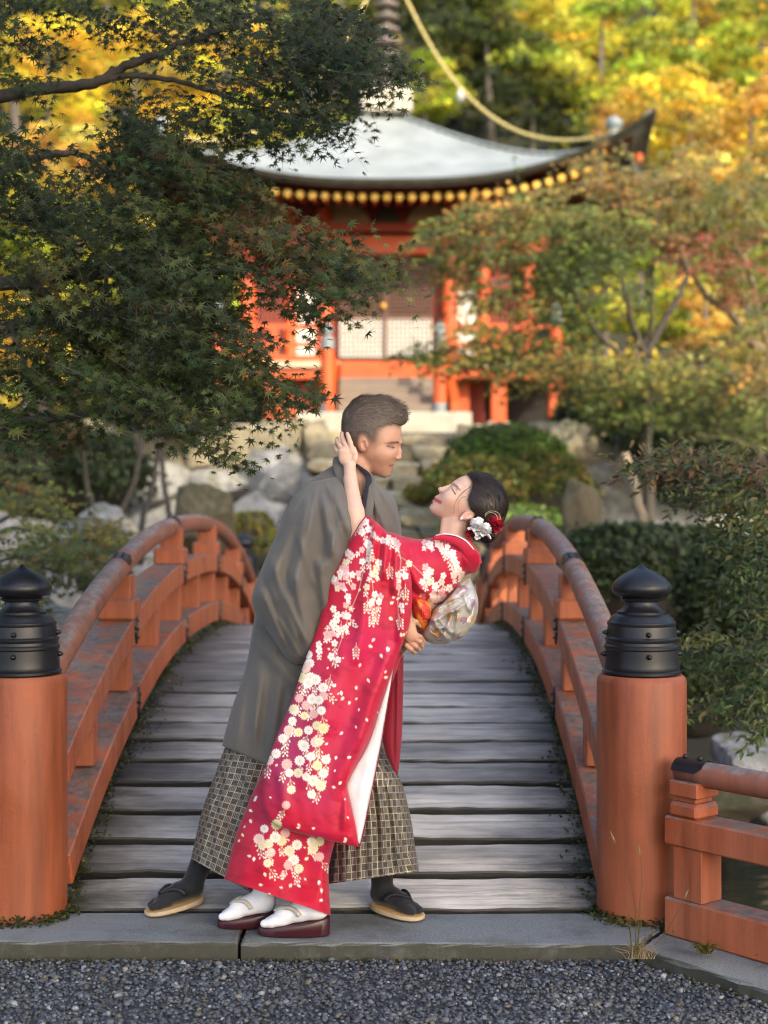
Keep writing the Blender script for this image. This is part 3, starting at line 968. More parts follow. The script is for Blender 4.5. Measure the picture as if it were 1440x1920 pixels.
mb.add([(CXT + x, y, z) for y in (24.48, 24.58) for x, z in ((-.24, 6.31), (.28, 6.31), (.22, 6.42), (.10, 6.62), (.02, 6.72), (-.06, 6.62), (-.18, 6.42))],
       [list(range(7)), [7 + k for k in range(7)][::-1]] + [[k, (k + 1) % 7, 7 + (k + 1) % 7, 7 + k] for k in range(7)])
mb.build('frog_leg_strut', m_g, T)

M['soffit'] = simple('soffit_boards', (.10, .018, .010), (.13, .025, .013), 4, .7)
# roof
HW = 4.25; RY = 22.5 + HW; ZE, ZA = 6.66, 8.92
def roof_z(x, y):
    a = np.maximum(np.abs(x), np.abs(y)) / HW; b = np.minimum(np.abs(x), np.abs(y)) / HW
    base = ZE + (ZA - ZE) * (1 - a) ** 1.28
    up = 1.12 * (b ** 2.7) * a ** 2
    return base + up
def build_roof():
    n = 61
    g = np.linspace(-1, 1, n); g = np.sign(g) * np.abs(g) ** .9 * HW
    X, Y = np.meshgrid(g, g, indexing='ij'); Z = roof_z(X, Y)
    i = np.arange(n * n).reshape(n, n)
    f = np.stack((i[:-1, :-1], i[1:, :-1], i[1:, 1:], i[:-1, 1:]), -1).reshape(-1, 4).tolist()
    top = np.stack((X + CXT, Y + RY, Z), -1).reshape(-1, 3)
    o = mesh('roof', top, f, M['roof'], T)
    # thick bark edge and soffit
    ring = np.concatenate((i[:, 0], i[-1, 1:], i[::-1, -1][1:], i[0, ::-1][1:-1]))
    r0 = top[ring]; c = np.array((CXT, RY, 0)); d = (r0 - c) * np.array((1, 1, 0))
    rings = [r0 + d * .004 + np.array((0, 0, -.012)), r0 - d * .004 - np.array((0, 0, .055)), r0 - d * .016 - np.array((0, 0, .075)), r0 - d * .028 - np.array((0, 0, .115))]
    for k_ in (.93, .85, .75, .62, .5):
        q = c + d * k_; q[:, 2] = np.maximum(roof_z(d[:, 0] * k_, d[:, 1] * k_) - (.10 if k_ > .9 else .16 if k_ > .8 else .24), r0[:, 2] * 0 + ZE - .02)
        q[:, 2] = np.minimum(q[:, 2], ZE + .14 + 1.25 * (r0[:, 2] - ZE) * k_ ** 2.4)
        rings.append(q)
    m = len(ring); v = np.concatenate(rings); nr_ = len(rings)
    f = [[k * m + j, k * m + (j + 1) % m, (k + 1) * m + (j + 1) % m, (k + 1) * m + j] for k in range(nr_ - 1) for j in range(m)]
    mi = [0] * m * 4 + [1] * m * (nr_ - 5)
    mesh('roof_edge', v, f, [M['roof_edge'], M['soffit']], o, smooth=False, mat_idx=mi)
    return o
roof = build_roof()
RAFT = MB().box((0, .80, .13), (.09, 1.9, .11), (math.radians(9), 0, 0)).local('rafter', M['temple_dark_red'])
mb = MB(); mb.lathe([(.066, -.012), (.066, .0), (.048, .014)], (0, 0, 0), 14, np.array(((1, 0, 0), (0, 0, -1), (0, 1, 0)))); v, f = mb.data()
CAPG = raw_mesh('rafter_cap', v, f, M['gold'], smooth=False)
for k in range(-16, 17):
    x = k * .2
    z = 6.50 + 1.0 * (abs(x) / HW) ** 2.9
    r = place('rafter', RAFT, (CXT + x, 22.98, z - .04), T)
    place('rafter_cap', CAPG, (CXT + x, 22.836, z - .06), r)
for s in (-1, 1):
    # upturned corner: ridge cap, knob and the red bracket end below
    u = np.linspace(.05, .985, 24); q = np.stack((CXT + s * u * HW, RY - u * HW, roof_z(u * HW, u * HW) + .03), 1)
    mb = MB(); mb.tube(q, .03, 8); mb.build('hip_ridge', M['roof'], roof, True)
    c = np.array((CXT + s * .865 * HW, RY - .865 * HW, roof_z(.865 * HW, .865 * HW) + .05))
    mb = MB(); mb.lathe([(.10, 0), (.09, .08), (.05, .10), (.13, .17), (.15, .24), (.10, .31), (.01, .36)], c, 14); mb.build('ridge_knob', M['grey_metal'], roof, True)
    mb = MB(); mb.box(c + np.array((s * .22, -.18, -.52)), (.26, .26, .22), (0, 0, .78)); mb.build('corner_bracket', M['black_metal'], T)
    mb = MB(); mb.box(c + np.array((s * .33, -.3, -.40)), (.12, .12, .12), (0, 0, .78)); mb.build('bracket_tip', M['temple_red'], T)
# spire
tb('dew_basin', (0, RY, ZA + .10), (.95, .95, .46), 'cut_stone', None, .03)
mb = MB(); mb.lathe([(.42, ZA + .33), (.40, ZA + .45), (.22, ZA + .62), (.09, ZA + .68), (.075, ZA + 3.6)], (CXT, RY, 0), 20)
sp = mb.build('spire', M['bronze'], T, True); auto_smooth(sp)
for k in range(9):
    z = ZA + .98 + .235 * k; r = .27 - .008 * k
    mb = MB(); mb.lathe([(.09, z), (r * .9, z + .01), (r, z + .05), (r * .93, z + .09), (.12, z + .13)], (CXT, RY, 0), 22)
    o = mb.build('spire_ring', M['bronze'], sp, True); auto_smooth(o)
def chain(s):
    a = np.array((CXT + s * .1, RY, ZA + 2.75)); b = np.array((CXT + s * .83 * HW, RY - .83 * HW, roof_z(.83 * HW, .83 * HW) + .16))
    t = np.linspace(0, 1, 40)[:, None]
    q = a + (b - a) * t; q[:, 2] -= 4 * 1.02 * (t * (1 - t))[:, 0] * (1 + .45 * (1 - t[:, 0]))
    q[:, 2] = np.maximum(q[:, 2], roof_z(q[:, 0] - CXT, q[:, 1] - RY) + .12)
    mb = MB(); mb.tube(q, .024, 8)
    for k in range(0, 40):
        v, f = ico(1); mb.add(v * .034 + q[k], f.tolist())
    o = mb.build('spire_chain', M['rope'], T, True)
    mb = MB(); mb.lathe([(.08, -.22), (.075, -.08), (.03, -.02), (.01, 0.0)], q[14], 12); mb.build('chain_bell', M['pale_wood'], o, True)
chain(1); chain(-1)
# ------------------------------------------------------------------ signed-distance modelling for bodies
def smin(a, b, k):
    if k <= 0: return np.minimum(a, b)
    h = np.clip(.5 + .5 * (b - a) / k, 0, 1)
    return b * (1 - h) + a * h - k * h * (1 - h)

class SDF:
    def __init__(s, ax, ay, az):
        s.a = [np.asarray(q, float) for q in (ax, ay, az)]
        s.F = np.full([len(q) for q in s.a], .3, dtype=np.float64)
    def _sl(s, lo, hi):
        sl = tuple(slice(max(0, np.searchsorted(q, l) - 2), min(len(q), np.searchsorted(q, h) + 2)) for q, l, h in zip(s.a, lo, hi))
        g = np.ix_(*[q[k] for q, k in zip(s.a, sl)])
        return sl, g
    def put(s, fn, lo, hi, k=.01, op='add'):
        sl, g = s._sl(np.asarray(lo) - .03, np.asarray(hi) + .03)
        d = fn(*g)
        if op == 'add': s.F[sl] = smin(s.F[sl], d, k)
        else: s.F[sl] = -smin(-s.F[sl], d, k)
    def ell(s, c, r, k=.01, R=None, op='add'):
        c = np.asarray(c, float); r = np.asarray(r, float)
        Ri = None if R is None else np.asarray(R).T
        def fn(x, y, z):
            p = [x - c[0], y - c[1], z - c[2]]
            if Ri is not None:
                p = [Ri[i, 0] * p[0] + Ri[i, 1] * p[1] + Ri[i, 2] * p[2] for i in range(3)]
            k0 = np.sqrt((p[0] / r[0]) ** 2 + (p[1] / r[1]) ** 2 + (p[2] / r[2]) ** 2) + 1e-9
            k1 = np.sqrt((p[0] / r[0] ** 2) ** 2 + (p[1] / r[1] ** 2) ** 2 + (p[2] / r[2] ** 2) ** 2) + 1e-9
            return k0 * (k0 - 1) / k1
        m = r.max() if R is not None else r
        s.put(fn, c - m - k, c + m + k, k, op)
    def cap(s, a, b, ra, rb, k=.01, op='add'):
        a = np.asarray(a, float); b = np.asarray(b, float); ab = b - a; L2 = ab @ ab + 1e-12
        def fn(x, y, z):
            px, py, pz = x - a[0], y - a[1], z - a[2]
            t = np.clip((px * ab[0] + py * ab[1] + pz * ab[2]) / L2, 0, 1)
            return np.sqrt((px - t * ab[0]) ** 2 + (py - t * ab[1]) ** 2 + (pz - t * ab[2]) ** 2) - (ra + (rb - ra) * t)
        m = max(ra, rb) + k
        s.put(fn, np.minimum(a, b) - m, np.maximum(a, b) + m, k, op)
    def chain(s, pts, rs, k=.006, k0=None):
        for i in range(len(pts) - 1):
            s.cap(pts[i], pts[i + 1], rs[i], rs[i + 1], k if i else (k0 or k))
    def inflate(s, poly, yc, W, smooth=.004, rmax=None, k=.008, pw=2.0, clipfn=None, op='add'):
        """a rounded solid whose side outline is the polygon (x,z)"""
        poly = np.asarray(poly, float)
        lo, hi = poly.min(0), poly.max(0)
        sl, g = s._sl(np.array((lo[0] - .02, yc - W - .02, lo[1] - .02)), np.array((hi[0] + .02, yc + W + .02, hi[1] + .02)))
        x, y, z = g
        d = poly_sd(poly, x[:, 0, :], z[0, :, :])          # positive inside
        # a soap-film height field over the outline gives a smooth swelling without creases
        h_ = .0022; gx = np.arange(lo[0] - .008, hi[0] + .008, h_); gz = np.arange(lo[1] - .008, hi[1] + .008, h_)
        ins = poly_sd(poly, gx[:, None], gz[None, :]); mk = ins > -h_ * .2
        ph = np.where(mk, np.maximum(ins, 0) * .05, 0.0)
        for _ in range(2600):
            ph[1:-1, 1:-1] = np.where(mk[1:-1, 1:-1], (ph[:-2, 1:-1] + ph[2:, 1:-1] + ph[1:-1, :-2] + ph[1:-1, 2:] + h_ * h_) * .25, 0)
        ph = np.maximum(ph / ph.max(), 0)
        fx = np.clip((x[:, 0, :] - gx[0]) / h_, 0, len(gx) - 1.01) + 0 * z[0, :, :]; fz = np.clip((z[0, :, :] - gz[0]) / h_, 0, len(gz) - 1.01) + 0 * x[:, 0, :]
        ix, iz = fx.astype(int), fz.astype(int); fx -= ix; fz -= iz
        pv = (ph[ix, iz] * (1 - fx) + ph[ix + 1, iz] * fx) * (1 - fz) + (ph[ix, iz + 1] * (1 - fx) + ph[ix + 1, iz + 1] * fx) * fz
        w = np.where(d > 0, W * np.maximum(pv, np.clip(d, 0, h_) * .02) ** pw, d)
        f = np.abs(y - yc) - w[:, None, :]
        f = f * .8
        if clipfn is not None: f = np.maximum(f, clipfn(x, y, z))
        if op == 'add': s.F[sl] = smin(s.F[sl], f, k)
        else: s.F[sl] = -smin(-s.F[sl], f, k)
    def mesh(s):
        F = s.F; S = F < 0
        nx, ny, nz = F.shape
        cnt = np.zeros((nx - 1, ny - 1, nz - 1), dtype=np.int8)
        for i in (0, 1):
            for j in (0, 1):
                for k in (0, 1):
                    cnt += S[i:nx - 1 + i, j:ny - 1 + j, k:nz - 1 + k]
        mixed = (cnt > 0) & (cnt < 8)
        I = np.argwhere(mixed)
        idx = np.full(mixed.shape, -1, dtype=np.int64); idx[tuple(I.T)] = np.arange(len(I))
        pos = np.zeros((len(I), 3)); n = np.zeros(len(I))
        corners = [(i, j, k) for i in (0, 1) for j in (0, 1) for k in (0, 1)]
        val = {c: F[I[:, 0] + c[0], I[:, 1] + c[1], I[:, 2] + c[2]] for c in corners}
        for c in corners:
            for ax in range(3):
                if c[ax]: continue
                e = list(c); e[ax] = 1; e = tuple(e)
                a, b = val[c], val[e]
                m = (a < 0) != (b < 0)
                t = np.where(m, a / (a - b + 1e-30), 0)
                p = np.stack([np.full(len(I), float(q)) for q in c], 1)
                p[:, ax] += t
                pos[m] += p[m]; n[m] += 1
        pos /= n[:, None]
        V = np.stack([s.a[k][I[:, k]] + pos[:, k] * (s.a[k][I[:, k] + 1] - s.a[k][I[:, k]]) for k in range(3)], 1)
        faces = []
        for ax in range(3):
            o1, o2 = [(1, 2), (2, 0), (0, 1)][ax]
            sh = [slice(None)] * 3; sh2 = [slice(None)] * 3
            sh[ax] = slice(0, -1); sh2[ax] = slice(1, None)
            d = S[tuple(sh)] != S[tuple(sh2)]
            E = np.argwhere(d)
            E = E[(E[:, o1] > 0) & (E[:, o2] > 0) & (E[:, o1] < S.shape[o1] - 1) & (E[:, o2] < S.shape[o2] - 1)]
            def at(da, db):
                q = E.copy(); q[:, o1] += da; q[:, o2] += db
                return idx[q[:, 0], q[:, 1], q[:, 2]]
            q = np.stack((at(-1, -1), at(0, -1), at(0, 0), at(-1, 0)), 1)
            inside = S[E[:, 0], E[:, 1], E[:, 2]]
            q[~inside] = q[~inside][:, ::-1]
            faces.append(q)
        return V, np.concatenate(faces)

def poly_sd(poly, x, z):
    d = np.full(np.broadcast(x, z).shape, 1e9); ins = np.zeros(d.shape, bool)
    n = len(poly)
    for i in range(n):
        a, b = poly[i], poly[(i + 1) % n]
        e = b - a; L = e @ e + 1e-15
        t = np.clip(((x - a[0]) * e[0] + (z - a[1]) * e[1]) / L, 0, 1)
        d = np.minimum(d, (x - a[0] - t * e[0]) ** 2 + (z - a[1] - t * e[1]) ** 2)
        c = (a[1] > z) != (b[1] > z)
        with np.errstate(divide='ignore', invalid='ignore'):
            xi = a[0] + (z - a[1]) * e[0] / (e[1] if e[1] != 0 else 1e-15)
        ins ^= c & (x < xi)
    return np.where(ins, 1, -1) * np.sqrt(d)

def smooth_poly(pts, n=4):
    """closed Catmull-Rom through the points"""
    p = np.asarray(pts, float); m = len(p); out = []
    for i in range(m):
        a, b, c, d = p[i - 1], p[i], p[(i + 1) % m], p[(i + 2) % m]
        for t in np.arange(n) / n:
            out.append(.5 * (2 * b + (c - a) * t + (2 * a - 5 * b + 4 * c - d) * t * t + (3 * b - a - 3 * c + d) * t ** 3))
    return np.array(out)

def axis(pieces):
    """pieces: (start, end, step) consecutive"""
    out = []
    for a, b, st in pieces:
        n = max(1, int(round((b - a) / st)))
        out.append(np.linspace(a, b, n, endpoint=False))
    out.append([pieces[-1][1]])
    return np.concatenate(out)

def pxpoly(pts, Y):
    return np.array([P(x, y, Y)[[0, 2]] for x, y in pts])

def soften(V, F, it=2, lam=.5):
    n = len(V)
    e = np.concatenate((F[:, [0, 1]], F[:, [1, 2]], F[:, [2, 3]], F[:, [3, 0]]))
    deg = np.bincount(e[:, 0], minlength=n) + np.bincount(e[:, 1], minlength=n)
    for _ in range(it):
        acc = np.zeros_like(V)
        for k in range(3):
            acc[:, k] = np.bincount(e[:, 0], V[e[:, 1], k], n) + np.bincount(e[:, 1], V[e[:, 0], k], n)
        V = V + lam * (acc / np.maximum(deg, 1)[:, None] - V)
    return V

def segd(px, py, x0, y0, x1, y1):
    dx, dy = x1 - x0, y1 - y0; L = dx * dx + dy * dy + 1e-9
    t = np.clip(((px - x0) * dx + (py - y0) * dy) / L, 0, 1)
    sd = ((px - x0) * dy - (py - y0) * dx) / math.sqrt(L)
    return np.hypot(px - x0 - t * dx, py - y0 - t * dy), t, sd

def skin_mat(name):
    t = NT(name); a = t.N('Attribute'); a.attribute_name = 'tint'; v = t.coord('Object')
    col = t.mix(t.ramp(t.noise(v, 60, 3, .6), [(.3, 0.0), (.7, .10)]), a.outputs['Color'], (.30, .10, .06))
    p = t.principled(col, .45, t.bump(t.noise(v, 420, 2, .6), .06, .002), Specular_IOR_Level=.4)
    p.inputs['Subsurface Weight'].default_value = .12
    p.inputs['Subsurface Radius'].default_value = (.012, .005, .003)
    p.inputs['Subsurface Scale'].default_value = .6
    return t.done(p)
M['skin'] = skin_mat('skin')
def hair_mat(name, c1, c2, rough=.42):
    t = NT(name); a = t.N('Attribute'); a.attribute_name = 'flow'
    cm = t.N('CombineXYZ'); t.L(a.outputs['Fac'], cm.inputs[0])
    f = t.noise(cm.outputs[0], 1.0, 5, .75)
    col = t.ramp(f, [(.35, c1), (.62, c2), (.75, tuple(min(1, c * 1.8) for c in c2))])
    return t.done(t.principled(col, rough, t.bump(f, .9, .004), Specular_IOR_Level=.45))
M['hair_man'] = hair_mat('short_brown_hair', (.036, .027, .020), (.24, .180, .138), .55)
M['hair_woman'] = hair_mat('dark_brown_hair', (.016, .010, .0075), (.055, .034, .025), .4)

Y_M, Y_W = 4.82, 4.72
# ------------------------------------------------------------------ the man
man = empty('person', (-.22, 4.86, 0), 'short-haired man in grey robe and checked trousers, leaning in to hold the woman', 'person', None)
HAIRLINE = [(632, 842), (634, 780), (645, 750), (680, 730), (740, 738), (775, 765), (770, 797), (756, 799.5), (747, 797.5), (738, 794.5), (725, 796), (716, 800), (707, 805), (702, 814), (699, 822), (693, 822), (690, 814), (684, 812), (673, 812), (668, 818), (664, 832), (660, 846), (650, 846)]
def man_body():
    k = Y_M / F_PX
    x0 = P(630, 0, Y_M)[0]; x1 = P(765, 0, Y_M)[0]; z0 = P(0, 935, Y_M)[2]; z1 = P(0, 740, Y_M)[2]
    hx0, hx1 = P(742, 0, 4.6)[0], P(800, 0, 4.6)[0]; hz0, hz1 = P(0, 1228, 4.6)[2], P(0, 1140, 4.6)[2]
    S = SDF(axis([(-.85, x0, .012), (x0, x1, .002), (x1, hx1 + .03, .003), (hx1 + .03, .3, .012)]),
            axis([(4.46, 4.56, .01), (4.56, 4.74, .0028), (4.74, 4.905, .0028), (4.905, 5.15, .010)]),
            axis([(.02, hz0, .012), (hz0, hz1, .003), (hz1, z0, .010), (z0, z1 + .01, .002)]))
    # torso and limbs under the clothes
    S.ell(P(635, 1030, 4.86), (.13, .15, .2), .06); S.ell(P(590, 1150, 4.87), (.12, .13, .16), .06); S.ell(P(560, 1260, 4.88), (.13, .14, .13), .06)
    S.cap(P(600, 965, 4.70), P(690, 955, 5.0), .06, .06, .05)
    S.chain([P(530, 1290, 4.87), P(458, 1480, 4.88), P(402, 1570, 4.93)], [.085, .06, .026], .03)
    S.chain([P(600, 1290, 4.87), P(690, 1480, 4.86), P(710, 1590, 4.89)], [.085, .06, .026], .03)
    S.chain([P(610, 975, 4.69), P(580, 1130, 4.67), P(700, 1165, 4.64), P(757, 1158, 4.60)], [.05, .043, .036, .027], .02)
    S.chain([P(700, 965, 5.0), P(740, 1110, 5.0), P(790, 1180, 4.85)], [.05, .043, .030], .02)
    # neck
    S.cap(P(668, 868, Y_M), P(655, 950, Y_M + .02), 29 * k, 33 * k, .01)
    S.cap(P(684, 880, Y_M - .02), P(675, 935, Y_M - .035), 9 * k, 7 * k, .016)
    # head
    face = [(676, 753), (700, 748), (722, 750), (739, 757), (749, 770), (752.5, 788), (752.3, 805), (751.5, 818), (752.5, 826), (751, 831), (748, 836), (747.5, 845), (746, 854), (742, 862), (740.2, 867.5), (738, 872.2), (736.6, 873.4), (736.4, 876.5), (733.6, 880.2), (732.6, 884), (732.3, 889), (728, 893.5), (720, 895.4), (708, 892), (695, 886), (684, 877), (677, 864), (668, 858), (656, 847), (647, 833), (642, 815), (640.5, 795), (644, 776), (656, 762)]
    S.inflate(pxpoly(smooth_poly(face, 3), Y_M), Y_M, .077, k=.014, pw=.56)
    for s in (-1, 1):
        yo = lambda d: Y_M - s * d * k
        # temples and cheek slimming, socket, eyeball with lid
        S.ell(P(738, 839.5, yo(29)) , (9 * k, 9 * k, 7 * k), .018, op='sub')
        S.ell(P(730.5, 840, yo(16.5)), (8.2 * k, 8.2 * k, 7.0 * k), .003)
        S.cap(P(750, 829, yo(6)), P(727, 826.5, yo(27)), 4.2 * k, 3.6 * k, .010)          # brow ridge
        S.ell(P(718, 853, yo(23)), (13 * k, 9 * k, 9 * k), .03)                            # cheekbone
        S.ell(P(743.5, 859, yo(6.5)), (4.6 * k, 3.6 * k, 3.6 * k), .004)                    # nostril wing
        # ear
        R = np.array(Euler((0, math.radians(-10), 0)).to_matrix()) @ np.array(Euler((0, 0, math.radians(-18 * s))).to_matrix())
        S.ell(P(679, 833, yo(38)), (9.6 * k, 4.6 * k, 15.0 * k), .006, R)
        S.ell(P(682.5, 834, yo(43.5)), (5.0 * k, 3.6 * k, 8.6 * k), .003, R, 'sub')
        S.ell(P(687.5, 836, yo(41)), (2.6 * k, 3.0 * k, 4.4 * k), .002)
    # nose
    S.chain([P(747.5, 835, Y_M), P(749.3, 846, Y_M), P(748.6, 857, Y_M)], [3.0 * k, 3.4 * k, 4.3 * k], .005, .007)
    S.ell(P(745, 859.0, Y_M), (6.5 * k, 5.2 * k, 3.2 * k), .004)
    S.cap(P(743.5, 841, Y_M), P(742.5, 857, Y_M), 4.6 * k, 6.2 * k, .006)
    # lips
    S.ell(P(736.5, 869.6, Y_M), (3.4 * k, 9 * k, 2.5 * k), .005); S.ell(P(733.6, 877, Y_M), (3.4 * k, 8 * k, 2.8 * k), .005)
    for s in (-1, 1): S.cap(P(741, 873.3, Y_M), P(729.5, 874, Y_M - s * 14 * k), .8 * k, .5 * k, .002, 'sub')
    # the near hand round her back, dorsum to the camera
    h = 4.6 / F_PX; Yh = 4.60
    S.ell(P(766, 1176, Yh), (14 * h, 8.5 * h, 22 * h), .01, np.array(Euler((0, math.radians(-18), 0)).to_matrix()))
    S.ell(P(770, 1192, Yh - .002), (14 * h, 8 * h, 13 * h), .008)
    fl = [((780, 1190), (788, 1194), (794, 1203)), ((777, 1197), (787, 1203), (792, 1212)), ((770, 1205), (780, 1212), (785, 1218)), ((762, 1210), (771, 1218), (777, 1223))]
    for i, (a, b, c) in enumerate(fl):
        S.chain([P(*a, Yh), P(*b, Yh + .004), P(*c, Yh + .03), P(c[0] - 3, c[1] - 2, Yh + .055)], [5.0 * h, 4.6 * h, 4.2 * h, 3.4 * h], .002, .004)
    S.chain([P(768, 1162, Yh), P(780, 1166, Yh + .01), P(788, 1174, Yh + .03)], [6 * h, 5 * h, 4 * h], .003, .006)
    V, Fc = S.mesh(); V = soften(V, Fc, 1, .5)
    px, py = PX(V)
    near = V[:, 1]
    c = np.tile(np.array((.55, .305, .205)), (len(V), 1))
    c *= (1 + .06 * noise3(V * 45, 2, 3))[:, None]
    def blend(mask, col, amt=1.0):
        m = np.clip(mask * amt, 0, 1)[:, None]; c[:] = c * (1 - m) + np.array(col) * m
    head = (py < 945) & (px > 600)
    g = lambda x, y, sx, sy: np.exp(-((px - x) / sx) ** 2 - ((py - y) / sy) ** 2) * head
    blend(g(716, 858, 14, 10), (.52, .23, .15), .35); blend(g(749, 857, 5, 6), (.52, .19, .12), .5); blend(g(680, 832, 9, 15), (.54, .19, .11), .5)
    blend(g(722, 882, 18, 9), (.38, .19, .12), .3)
    lip = np.clip(1 - segd(px, py, 731, 873.5, 739, 873)[0] / 4.0, 0, 1) * head
    blend(lip, (.40, .13, .09), 1.1)
    blend(np.clip(1.25 - segd(px, py, 729.5, 873.8, 740, 873.2)[0] / .9, 0, 1) * head, (.14, .045, .032), .7)
    d, t, _ = segd(px, py, 721, 831.5, 746, 829.2)
    blend((.45 + .5 * t) * np.clip(1.6 - d / (1.2 + .9 * t), 0, 1) * head * (np.abs(near - Y_M) > .008), (.045, .028, .02), .85)
    d, t, _ = segd(px, py, 725.5, 836.0, 738.5, 839.2)
    blend(np.clip(1.5 - d / (1.0 + .7 * t), 0, 1) * head, (.03, .018, .014), .95)
    blend(np.clip(1.4 - np.hypot(px - 735.2, py - 838.6) / 1.9, 0, 1) * head, (.02, .014, .012), .9)
    blend(g(739.5, 859.5, 2.4, 1.6), (.12, .04, .03), .75); blend(g(738, 863, 5, 2.5), (.36, .15, .10), .5)  # nostril and shade under the nose painted into the skin
    blend(g(732, 838, 9, 4), (.22, .10, .065), .6)  # shading round the eye painted into the skin
    pass
    # clipped sides: scalp colour showing through the short hair
    dk = np.maximum(-poly_sd(np.array(HAIRLINE, float), px, py), 0)
    fade = np.exp(-(dk / (4.5 + 9.0 * sstep(725, 700, px))) ** 1.3) * head * (1 - .9 * g(679, 834, 10, 15)) * (py < 850) * (px < 750)
    blend(fade, (.085, .056, .040), .85)
    sb = poly_sd(np.array([(664, 806), (705, 799), (716, 799), (707, 810), (704, 827), (697, 831), (692, 822), (682, 813), (668, 818)], float), px, py)
    blend(sstep(-5, 4, sb) * head, (.13, .080, .054), .72)
    blend(g(733, 888, 10, 6) + g(700, 880, 14, 6), (.36, .19, .13), .25)
    o = mesh('body', V, Fc, M['skin'], man, col=c)
    return o
man_b = man_body()

def man_hair():
    k = Y_M / F_PX
    outer = [(641, 826), (639, 808), (640, 786), (645, 770), (655, 756), (664, 748), (675, 741.5), (690, 740), (705, 740.5), (721, 742), (737, 749), (750, 757), (760, 766), (765, 777), (765, 786), (760, 795), (753, 801), (751, 830), (742, 860), (733, 888), (705, 892), (680, 874), (660, 850), (648, 838)]
    keep = [(632, 842), (634, 780), (645, 750), (680, 730), (740, 738), (775, 765), (770, 797), (756, 799.5), (747, 797.5), (735, 797), (722, 798), (711, 802), (703, 806), (699, 815), (697, 824), (693, 824), (690, 814), (684, 812), (673, 812), (668, 818), (664, 832), (660, 846), (650, 846)]
    x0 = P(628, 0, Y_M)[0]; x1 = P(772, 0, Y_M)[0]; z0 = P(0, 852, Y_M)[2]; z1 = P(0, 732, Y_M)[2]
    S = SDF(np.arange(x0, x1, .0022), np.arange(Y_M - .095, Y_M + .095, .0028), np.arange(z0, z1, .0022))
    kp = pxpoly(smooth_poly(HAIRLINE, 2), Y_M)
    def clip(x, y, z):
        d = -poly_sd(kp, x[:, 0, :], z[0, :, :])[:, None, :]
        return d * .6
    S.inflate(pxpoly(smooth_poly(outer, 3), Y_M), Y_M, .0800, k=.0, pw=.54, clipfn=clip)
    V, F = S.mesh()
    V = soften(V, F, 2)
    px, py = PX(V)
    top = sstep(800, 770, py)
    n = noise3(V * np.array((55, 90, 55)), 9, 3)
    nrm = V - P(700, 805, Y_M); nrm /= np.linalg.norm(nrm, axis=1)[:, None]
    V = V + nrm * (n * .0022 * top - .0012)[:, None]
    flow = np.arctan2(V[:, 1] - Y_M, V[:, 2] - P(0, 805, Y_M)[2]) * 46 + (px - py) * .06
    o = mesh('hair', V, F, M['hair_man'], man, attrs={'flow': flow})
    # tufts: short tapered blades brushed forward and up
    rr = np.random.default_rng(3)
    sel = rr.choice(len(V), 5200)
    B = V[sel]; bpx, bpy = px[sel], py[sel]; N = nrm[sel]
    tp = np.clip((812 - bpy) / 60, .05, 1)
    fwd = np.stack((.75 + .5 * tp, np.zeros(len(B)), -.1 + .65 * sstep(640, 720, bpx) * tp - .9 * (1 - tp)), 1) + rr.normal(0, .28, (len(B), 3))
    fwd -= N * (np.sum(fwd * N, 1))[:, None] * .75
    fwd += N * (.27 * tp)[:, None]
    fwd /= np.linalg.norm(fwd, axis=1)[:, None]
    L = (.006 + .020 * tp) * rr.uniform(.6, 1.25, len(B))
    # no blades on the hairline past the forehead
    side = np.cross(fwd, N); side /= np.linalg.norm(side, axis=1)[:, None] + 1e-9
    w = .0011
    ok = ~((bpx > 735) & (bpy > 790))
    B, fwd, side, N, L = B[ok], fwd[ok], side[ok], N[ok], L[ok]
    m_ = B + fwd * (L * .55)[:, None] + N * .001
    tip = B + fwd * L[:, None] + N * (-.002)
    VV = np.stack((B - side * w, B + side * w, m_ + side * w * .8, m_ - side * w * .8, tip), 1).reshape(-1, 3)
    i = np.arange(len(B))[:, None] * 5
    q = (i + np.array([[0, 1, 2, 3]])); t3 = np.concatenate((i + 3, i + 2, i + 4), 1)
    f = q.tolist() + t3.tolist()
    fl = np.repeat(rr.uniform(0, 60, len(B)), 5)
    mesh('hair_tuft', VV, f, M['hair_man'], o, attrs={'flow': fl})
man_hair()

# ------------------------------------------------------------------ cloth: lofts between two outlines
def interp_rows(rows, n):
    r = np.asarray(rows, float)
    t = np.concatenate(([0], np.cumsum(np.hypot(np.diff((r[:, 0] + r[:, 2]) / 2), np.diff((r[:, 1] + r[:, 3]) / 2)) + 1e-6)))
    t /= t[-1]; s = np.linspace(0, 1, n)
    # cubic Hermite (Catmull-Rom with finite differences)
    m = np.gradient(r, t, axis=0)
    k = np.clip(np.searchsorted(t, s, 'right') - 1, 0, len(t) - 2)
    h = (t[k + 1] - t[k])[:, None]; u = ((s - t[k])[:, None]) / h
    m0, m1 = m[k], m[k + 1]
    dlt = (r[k + 1] - r[k]) / h
    lim = lambda mm: np.sign(mm) * np.minimum(np.abs(mm), 2.2 * np.abs(dlt) + 1e-9) * (np.sign(mm) == np.sign(dlt))
    m0, m1 = lim(m0), lim(m1)
    return (1 + 2 * u) * (1 - u) ** 2 * r[k] + u * (1 - u) ** 2 * h * m0 + u * u * (3 - 2 * u) * r[k + 1] + u * u * (u - 1) * h * m1

